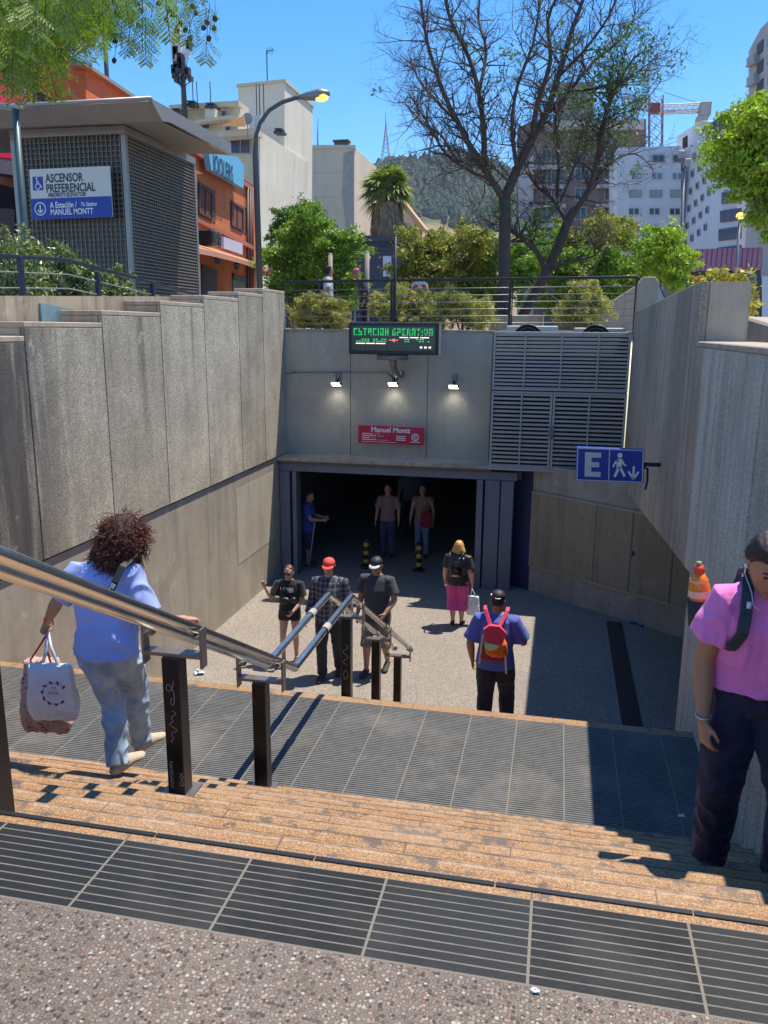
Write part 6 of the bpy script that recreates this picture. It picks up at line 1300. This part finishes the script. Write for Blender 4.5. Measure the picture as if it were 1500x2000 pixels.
# ---- 2 woman in pink coming up on the right
W=dict(rsh=(0.710,3.33,.455),lsh=(1.015,3.36,.47),rel=(0.650,3.36,.17),rwr=(0.660,3.30,-.065),lel=(1.135,3.36,.2),lwr=(1.125,3.25,-.02),head=(0.828,3.24,.625),neck=(0.838,3.33,.53),up=(0.860,3.36,.46),chest=(0.865,3.37,.34),waist=(0.865,3.40,.16),hipc=(0.875,3.42,.03),
 rhip=(0.795,3.42,0),lhip=(0.960,3.41,0),rkn=(0.765,3.36,-.40),ran=(0.775,3.46,-.775),rtoe=(0.765,3.31,-.83),lkn=(1.005,3.20,-.36),lan=(1.025,3.28,-.70),ltoe=(1.025,3.12,-.71))
PINK=cloth('pink_jersey',(.80,.20,.52),.8,.1)
p=person('woman in a pink t-shirt and dark trousers looking down as she climbs the stairs',(.88,3.45,-.86),186,1.62,1.10,W,{},hyaw=-8,hpitch=30,skin=SK3,top=PINK,bot=cloth('midnight_trousers',(.012,.011,.035),.8,.3),shoe=SNK,sleeve=.62,vox=.0065,hem=.955,belly=.02,loose=.018,legloose=.026,amp=.012,hands={'r':dict(d=(.12,-.25,-1),curl=.5,n=(.8,.35,0),s=(.3,-.8,0)),'l':dict(curl=.4)})
hairmesh(p,[((0,-.02,.128),.03,.035),((0,-.018,.112),.064,.078),((0,-.022,.07),.086,.094),((0,-.036,.02),.090,.082),((0,-.05,-.03),.070,.055),((0,-.065,-.07),.04,.035)],HBR if False else flat('plum_black_hair',(.022,.011,.012),.55,0,.3,60),amp=.003,freq=40)
mb=MB(); mb.ell(p['Hd'](0,-.125,-.01),(.04,.035,.04),12,8); mb.build('hair_bun',flat('plum_black_hair',(.022,.011,.012),.55,0,.3,60),p['root'],True)
mb=MB(); Hd=p['Hd']; mb.ell(Hd(.086,-.0,-.008),(.007,.009,.010),8,6); mb.tube([Hd(.087,.004,-.012),Hd(.085,.008,-.045)],.003,6); mb.tube([Hd(.085,.008,-.045),(.77,3.21,.52),(.775,3.19,.475),(.80,3.18,.46)],.0016,5); mb.box(.752,.767,3.18,3.19,.465,.49); mb.build('earphones',flat('white_plastic',(.75,.75,.75),.35),p['root'],True)
mb=MB(); J=p['J']; c_=Vector((.66,3.30,-.05)); mb.tube([c_+Vector((.031*math.cos(t),.031*math.sin(t),.004*math.sin(t))) for t in np.linspace(0,6.28,20)],.0042,6); mb.build('bracelet',flat('silver_bracelet',(.6,.6,.6),.3,.8),p['root'],True)
mb=MB(); st=[Vector(q) for q in ((.785,3.46,.53),(.78,3.40,.562),(.772,3.32,.560),(.765,3.25,.51),(.758,3.212,.43),(.752,3.208,.35),(.73,3.25,.28),(.695,3.34,.24))]
for a,b in zip(st[:-1],st[1:]): mb.bar(a,b,.045,.012,up=(0,1,0))
PBK=thing('backpack',(.9,3.5,.2),'dark backpack worn by the woman in pink, strap over her shoulder','backpack'); mb.build('strap',flat('slate_strap',(.03,.045,.06),.5),PBK,bev=.002)
mb=MB(); lo(mb,[((.90,3.56,.05),(.10,0,0),(0,.05,0)),((.90,3.58,.12),(.15,0,0),(0,.08,0)),((.90,3.58,.35),(.15,0,0),(0,.08,0)),((.90,3.54,.50),(.12,0,0),(0,.05,0)),((.89,3.53,.535),(.05,0,0),(0,.02,0))]); fuse(mb,'pack_body',flat('navy_pack_fabric',(.02,.02,.04),.7),PBK,.01,3,.006)
mb=MB(); f_=p['f']
for q in ((.90,3.205,.36,.03,.035),(.885,3.205,.30,.008,.05),(.915,3.205,.30,.008,.04)): mb.box(q[0]-q[3]/2,q[0]+q[3]/2,q[1]-.004,q[1],q[2]-q[4]/2,q[2]+q[4]/2)
mb.build('shirt_print',flat('print_white',(.6,.6,.6),.6),p['root'])
t=thing('drink_bottle',(.635,3.55,.40),'orange drink bottle in the side pocket of the pink woman\'s backpack','bottle'); ax=Vector((-.12,-.05,1)).normalized(); b0=Vector((.64,3.50,.36))
mb=MB(); mb.tube([b0,b0+ax*.02,b0+ax*.05,b0+ax*.09,b0+ax*.125,b0+ax*.15],[.030,.040,.044,.043,.032,.018],18); mb.build('bottle_body',flat('orange_plastic',(.80,.22,.02),.22,0,.35,30),t,True)
mb=MB(); mb.tube([b0+ax*.15,b0+ax*.178],[.022,.021],14); mb.build('cap',flat('red_cap',(.65,.05,.03),.4),t,True); mb=MB(); mb.tube([b0+ax*.178,b0+ax*.196],[.010,.012],10); mb.build('spout',flat('green_spout',(.25,.3,.12),.5),t,True)
mb=MB(); mb.tube([b0+ax*.045,b0+ax*.075],.0447,18,False); mb.tube([b0+ax*.112,b0+ax*.12],.038,18,False); mb.build('label_band',flat('pale_label',(.75,.45,.35),.4,0,.4,60),t,True)
mb=MB(); mb.tube([b0-ax*.09,b0+ax*.03],[.05,.052],14); mb.build('side_pocket',flat('navy_pack_fabric',(.02,.02,.04),.7),PBK,True)
# ---- 3 man with red cap, 4 man in grey t-shirt, 5 girl in black
p=person('man in a red cap, sunglasses and dark plaid shirt walking towards the stairs',(-3.03,10.62,FZ),176,1.76,1.1,{},dict(rkn=(.10,.10,.50),ran=(.09,.10,.09),rtoe=(.10,.28,.03),lkn=(-.10,-.02,.49),lan=(-.10,-.16,.10),ltoe=(-.11,.02,.03),rwr=(.29,.13,.90),lwr=(-.29,.02,.88)),hyaw=0,hpitch=6,skin=SK2,top=plaid(),bot=cloth('charcoal_trousers',(.025,.025,.035)),shoe=SNK,sleeve=1.75,hem=.82,belly=.05)
cap_on(p,flat('coral_cap',(.70,.07,.06),.7)); shades(p,M_SHADE)
hairmesh(p,[((0,-.02,.05),.075,.08),((0,-.03,.0),.092,.075),((0,-.04,-.06),.095,.06),((0,-.045,-.10),.08,.045)],HBK,amp=.008)
p=person('man in dark grey t-shirt, shorts and white brimmed cap',(-2.40,10.9,FZ),188,1.74,1.12,{},dict(rkn=(.11,.12,.50),ran=(.11,.12,.09),rtoe=(.12,.30,.03),lan=(-.10,-.2,.12),ltoe=(-.12,-.02,.03),lkn=(-.1,0,.49),lel=(-.27,.02,1.13),lwr=(-.19,.20,.97)),hyaw=0,hpitch=10,skin=SK1,top=cloth('graphite_jersey',(.045,.045,.055)),bot=cloth('stone_grey_shorts',(.16,.145,.13)),shoe=SNK,sleeve=.7,hem=.80,legs='knee',belly=.05)
cap_on(p,flat('black_cap',(.02,.02,.022),.6),bmat=flat('white_brim',(.5,.5,.52),.5)); shades(p,M_SHADE)
p=person('girl in a black printed t-shirt and shorts raising one hand',(-3.76,11.0,FZ),172,1.50,1.02,{},dict(rel=(.29,.06,1.15),rwr=(.40,.10,1.36),lel=(-.23,.03,1.12),lwr=(-.10,.2,.98),rkn=(.11,.08,.49),ran=(.11,.05,.09)),hyaw=10,hpitch=12,skin=SK2,top=cloth('black_jersey',(.015,.015,.017)),bot=cloth('black_jersey',(.015,.015,.017)),shoe=SNK,sleeve=.75,hem=.80,legs='micro',hands={'r':dict(d=(-.3,-.1,1),curl=1.0,n=(.1,-1,0),s=(1,0,0))})
hairmesh(p,[((0,-.02,.125),.03,.035),((0,-.02,.10),.066,.07),((0,-.03,.05),.084,.085),((0,-.04,-.02),.085,.07),((0,-.06,-.07),.06,.045)],HBR,amp=.006); shades(p,M_SHADE)
g_=p; mb=MB(); c_=p['J']['chest']; f_=p['f']; r_=p['r']; O_=c_+f_*.155
for i in range(5): strip(mb,O_+r_*(.10-.045*i)+Vector((0,0,.06)),O_+r_*(.10-.045*i)+Vector((0,0,.10)),.014,f_)
mb.ell(O_+r_*-.04+Vector((0,0,.05)),(.05,.006,.035),10,6); mb.build('shirt_print',flat('print_white',(.6,.6,.6),.6),p['root'])
mb=MB(); mb.ell(O_+Vector((-.04,-.03,-.10)),(.09,.045,.06),14,8); mb.ell(O_+Vector((.10,-.03,-.08)),(.05,.04,.05),12,8); mb.tube([O_+Vector((.1,-.01,-.07)),O_+Vector((-.03,0,.08)),O_+Vector((-.09,.1,.15))],.008,6); t=tag(mb.build('shoulder_bag',M_BKPL,None,True),'small black shoulder bag worn by the girl in the black t-shirt','bag')
# ---- 6 blonde woman in pink cropped trousers walking away
p=person('blonde woman in a black top and pink cropped trousers walking to the doorway',(-1.49,13.13,FZ),5,1.46,1.34,{},dict(lan=(-.07,-.06,.10),rkn=(.08,.06,.49),lkn=(-.09,0,.49),ran=(.09,.02,.09)),skin=SK2,top=cloth('black_satin',(.014,.014,.016),.4),bot=cloth('magenta_cotton',(.55,.06,.26)),shoe=SNK,sleeve=.75,hem=.86,legs='calf',legloose=.03)
hairmesh(p,[((0,-.01,.13),.03,.035),((0,-.01,.11),.064,.072),((0,-.02,.06),.088,.092),((0,-.03,0),.108,.095),((0,-.035,-.06),.132,.095),((0,-.035,-.10),.140,.085)],HBL,amp=.006,freq=30)
c_=p['J']['chest']; t=thing('backpack',c_-p['f']*.2,'small shiny black backpack on the blonde woman\'s back','backpack'); mb=MB(); O_=c_-p['f']*.215-Vector((0,0,.03)); lo(mb,[(O_-Vector((0,0,.14)),(.09,0,0),(0,.03,0)),(O_-Vector((0,0,.11)),(.115,0,0),(0,.055,0)),(O_+Vector((0,0,.05)),(.11,0,0),(0,.055,0)),(O_+Vector((0,0,.13)),(.06,0,0),(0,.03,0))]); fuse(mb,'pack_body',flat('patent_black',(.012,.012,.012),.15,0,.3),t,.009,2,.004)
for q in (-1,1): mb=MB(); mb.tube([O_+Vector((q*.05,0,.1)),O_+Vector((q*.11,.05,.24)),O_+Vector((q*.12,.17,.25))],.014,6); mb.build('strap',M_BKPL,t,True)
mb=MB(); mb.box(O_.x-.05,O_.x+.05,O_.y-.062,O_.y-.055,O_.z-.12,O_.z-.095); mb.build('tag_patch',flat('rose_patch',(.6,.35,.33),.5),t)
w_=p['J']['rwr']; bt=bag('plastic_bag','white plastic carrier bag hanging from the blonde woman\'s right hand',w_.x+.03,w_.y+.03,w_.z-.24,w_.z-.58,.09,.12,.05,M_PLA,None,[],amp=.01)
for q in (-1,1): mb=MB(); mb.tube([w_+Vector((0,0,-.09)),w_+Vector((.03+q*.05,.03,-.27))],.009,6); mb.build('handle',M_PLA,bt,True)
# ---- 7 man with red and orange backpack going down the lower flight
p=person('man in blue shirt and black cap wearing a red backpack',(-.56,9.1,-3.268),2,1.77,1.15,{},dict(lan=(-.11,.02,.09),rkn=(.13,.15,.50),ran=(.14,.25,.0),rtoe=(.15,.4,-.05),rel=(.30,.06,1.13),rwr=(.29,.25,1.06),lel=(-.29,-.03,1.10),lwr=(-.27,.06,.85)),hyaw=-4,hpitch=10,skin=SK3,top=cloth('cobalt_shirt',(.085,.12,.42)),bot=cloth('navy_trousers',(.015,.018,.04)),shoe=SNK,sleeve=.85,hem=.84,belly=.03,loose=.022,legloose=.03)
cap_on(p,flat('black_cap',(.02,.02,.022),.6)); hairmesh(p,[((0,-.02,.06),.074,.085),((0,-.03,.0),.08,.07),((0,-.04,-.045),.06,.05)],HBK,amp=.002)
mb=MB(); mb.tube([p['Hd'](-.03,-.105,.045),p['Hd'](0,-.11,.04),p['Hd'](.03,-.105,.045)],.006,6); mb.ell(p['Hd'](-.075,-.04,.075),(.01,.03,.012),8,5); mb.build('cap_strap',M_LW,p['root'],True)
c_=p['J']['chest']; f_=p['f']; O_=c_-f_*.16; t=thing('backpack',O_,'red and orange backpack with long pink straps on the man in the blue shirt','backpack')
RED=cloth('rose_red_nylon',(.62,.03,.08),.6); ORG=cloth('orange_nylon',(.80,.13,.01),.6); MRN=cloth('maroon_nylon',(.22,.02,.04),.7)
mb=MB(); lo(mb,[(O_+Vector((0,0,-.33)),(.13,0,0),(0,.03,0)),(O_+Vector((0,.0,-.30)),(.165,0,0),(0,.055,0)),(O_+Vector((0,0,-.18)),(.16,0,0),(0,.06,0)),(O_+Vector((0,0,-.05)),(.10,0,0),(0,.03,0))]); fuse(mb,'pack_base',MRN,t,.009,2,.004)
mb=MB(); lo(mb,[(O_+Vector((.03,-.05,-.25)),(.07,0,0),(0,.03,0)),(O_+Vector((.03,-.07,-.20)),(.125,0,0),(0,.055,0)),(O_+Vector((.02,-.07,-.08)),(.13,0,0),(0,.055,0)),(O_+Vector((.0,-.05,.02)),(.10,0,0),(0,.04,0))]); fuse(mb,'orange_pocket',ORG,t,.009,2,.008)
mb=MB(); mb.prism([O_+Vector((x,-.135,z)) for x,z in ((-.125,.10),(-.06,.155),(.06,.155),(.135,.08),(.10,-.055),(.03,-.075),(-.07,-.05),(-.115,0))],(0,.06,0)); fuse(mb,'flap',RED,t,.008,3,.008)
mb=MB(); mb.prism([O_+Vector((x,-.145,z)) for x,z in ((-.11,-.05),(.07,-.075),(.03,-.13),(-.06,-.15),(-.10,-.12))],(0,.03,0)); fuse(mb,'lime_panel',cloth('lime_fabric',(.50,.62,.28)),t,.008,2,.004)
for q in (-1,1):
    mb=MB(); mb.bar(O_+Vector((q*.05,-.07,.13)),O_+Vector((q*.125,.07,.27)),.045,.012,up=(0,1,0)); mb.bar(O_+Vector((q*.125,.07,.27)),O_+Vector((q*.13,.16,.29)),.045,.012); mb.build('strap',RED,t,bev=.003)
mb=MB(); mb.bar(O_+Vector((.13,-.06,-.22)),O_+Vector((.15,-.05,-.45)),.02,.005,up=(0,1,0)); mb.bar(O_+Vector((-.14,-.04,.0)),O_+Vector((-.17,0,-.38)),.02,.005,up=(0,1,0)); mb.build('loose_strap',flat('cream_webbing',(.6,.55,.42),.7),t)
# ---- 8 man in the doorway, looking at his hands
a=onZ(600,1118,FZ); 
p=person('man in blue t-shirt standing side on by the left door post',(-5.0,15.95,FZ),82,1.60,1.05,{},dict(rel=(.24,.08,1.13),rwr=(.16,.32,1.10),lel=(-.24,.08,1.13),lwr=(-.14,.34,1.10)),hyaw=-5,hpitch=20,skin=SK1,top=cloth('royal_jersey',(.03,.05,.30)),bot=cloth('navy_shorts',(.02,.025,.09)),shoe=SNK,sleeve=.7,hem=.84,legs='knee',belly=.03)
hairmesh(p,[((0,-.02,.128),.03,.035),((0,-.02,.11),.062,.07),((0,-.03,.06),.078,.08),((0,-.035,.0),.074,.065)],HBK,amp=.002)
mb=MB(); a=onY(606,1055,15.6); b=onY(615,1015,15.8); mb.tube([(a.x-.04,15.6,FZ+.02),(b.x+.02,15.75,-2.35)],.012,6); tag(mb.build('metal_rod',M_FRAME,None,True),'thin pale rod standing on the floor beside the man in the doorway','rod')
# ---- 9-11 people deep in the hall
def inside(px,Y,H,label,**k):
    x=onY(px,1050,Y).x; return person(label,(x,Y,FZ),180,H,vox=.013,amp=.004,**k)
p=inside(757,17.0,1.62,'woman with a striped top standing in the dark hall, left of the two women',skin=SK2,top=cloth('striped_cream_jersey',(.26,.20,.19)),bot=denim('dark_denim',(.02,.04,.12),(.05,.08,.2)),shoe=SNK,sleeve=.8,hem=.88); hairmesh(p,[((0,-.02,.125),.03,.035),((0,-.02,.10),.066,.07),((0,-.03,.04),.086,.085),((0,-.04,-.05),.08,.06)],HBK)
p=inside(824,17.2,1.60,'woman with long dark hair holding a maroon bag in the dark hall',skin=SK2,top=cloth('beige_vest',(.26,.19,.17)),bot=denim('mid_denim',(.08,.14,.25),(.15,.25,.38)),shoe=SNK,sleeve=.2,hem=.86); hairmesh(p,[((0,-.02,.125),.03,.035),((0,-.02,.10),.066,.07),((0,-.03,.04),.09,.085),((0,-.03,-.15),.10,.06),((0,-.03,-.30),.07,.04)],HBK)
bt=bag('hand_bag','maroon bag carried by the long haired woman in the dark hall',p['J']['lwr'].x-.12,16.95,-2.35,-2.7,.12,.14,.05,cloth('maroon_canvas',(.20,.01,.03)),None,[])
p=inside(800,18.8,1.80,'man in a grey shirt standing behind the two women deep in the hall',skin=SK3,top=cloth('slate_shirt',(.10,.12,.22)),bot=cloth('navy_trousers',(.015,.018,.04)),shoe=SNK,sleeve=.7); hairmesh(p,[((0,-.02,.128),.03,.035),((0,-.02,.11),.062,.07),((0,-.03,.06),.078,.08),((0,-.035,.0),.074,.065)],HBK)
# yellow and black bollards inside
for px,lab in ((715,'yellow and black striped bollard in the hall behind the capped man'),(818,'yellow and black striped bollard in the middle of the doorway')):
    a=onZ(px,1128,FZ); t=thing('bollard',(a.x,16.1,FZ),lab,'bollard','striped bollards in the doorway'); x=onY(px,1100,16.1).x
    mb=MB(); mb.tube([(x,16.1,FZ),(x,16.1,FZ+.04)],.13,14); mb.tube([(x,16.1,FZ+.04),(x,16.1,FZ+.62)],.055,12); mb.build('post',M_BKPL,t,True)
    mb=MB(); 
    for z in (.1,.28,.46): mb=MB(); mb.tube([(x,16.1,FZ+z),(x,16.1,FZ+z+.09)],.058,12); mb.build('stripe',flat('safety_yellow',(.45,.38,.04),.5),t,True)
# ---- 12,13 street walkers above
x=onY(641,600,20).x; p=person('pedestrian in a white t-shirt with a dark backpack walking behind the rear railing',(x,20,1.3),70,1.66,1.0,{},{},skin=SK1,top=cloth('white_jersey',(.65,.66,.70)),bot=cloth('navy_trousers',(.015,.018,.04)),shoe=SNK,sleeve=.7,vox=.012); hairmesh(p,[((0,-.02,.128),.03,.035),((0,-.02,.11),.07,.08),((0,-.03,.05),.092,.095),((0,-.04,-.04),.092,.08),((0,-.05,-.08),.06,.05)],HBK,amp=.012)
t=thing('backpack',(x-.16,20,2.4),'dark backpack on the pedestrian in the white t-shirt','backpack'); mb=MB(); o_=Vector((x,20,0))-p['f']*.2; lo(mb,[(o_+Vector((0,0,2.2)),(.05,.0,0),(0,.12,0)),(o_+Vector((0,0,2.28)),(.09,0,0),(0,.16,0)),(o_+Vector((0,0,2.5)),(.09,0,0),(0,.16,0)),(o_+Vector((0,0,2.66)),(.05,0,0),(0,.1,0))]); fuse(mb,'pack_body',M_BKPL,t,.012,2)
x=onY(712,600,18.6).x; p=person('stooping pedestrian in a red and white cap between the bushes',(x,18.6,1.3),250,1.5,1.0,{},{},hpitch=25,skin=SK1,top=cloth('graphite_jersey',(.045,.045,.055)),bot=cloth('charcoal_trousers',(.025,.025,.035)),shoe=SNK,sleeve=1.7,vox=.012,lean=.12); cap_on(p,flat('red_white_cap',(.55,.12,.13),.6,0,.5,30))
# ================= small debris =================
def litter(x,y,z,sz,mat,label,seed,name='litter'):
    a=onZ(x,y,z); r_=random.Random(seed); mb=MB(); vs=[]
    mb.ell((a.x,a.y,z+sz*.35),(sz,sz*.7,sz*.4),10,6); mb.v=[(v[0]+r_.uniform(-1,1)*sz*.3,v[1]+r_.uniform(-1,1)*sz*.3,max(z+.001,v[2]+r_.uniform(-1,1)*sz*.25)) for v in mb.v]; tag(mb.build(name,mat),label,'litter')
litter(388,1317,FZ,.075,flat('crumpled_blue_white',(.45,.52,.60),.5,0,.5,40),'crumpled blue and white paper by the left foot of the stairs',1)
litter(1237,1218,FZ,.06,flat('blue_plastic',(.03,.12,.35),.3),'blue plastic scrap against the recess wall, the larger of two',2); litter(1252,1224,FZ,.045,flat('blue_plastic',(.03,.12,.35),.3),'smaller blue plastic scrap beside the larger one at the recess wall',3)
litter(1332,1595,LZ,.022,M_LW,'white paper scrap on the shaded landing',4); litter(1045,1938,0,.011,M_LW,'white fleck on the pebble paving by the ribbed strip',5)
for x,y,s_,k in ((330,1345,.01,6),(905,1230,.02,7)): pass
# ================= air =================
mb=MB(); mb.box(-1450,1450,-1450,1450,FZ-1.5,300)
g=G('haze_air'); g.t.nodes.remove(g.b); v=g.n('VolumePrincipled'); v.inputs['Color'].default_value=(.70,.80,.95,1); v.inputs['Density'].default_value=.00013; v.inputs['Anisotropy'].default_value=.2
g.t.links.new(v.outputs[0],g.t.nodes['Material Output'].inputs['Volume']); tag(mb.build('haze',g.mat),kind='stuff')
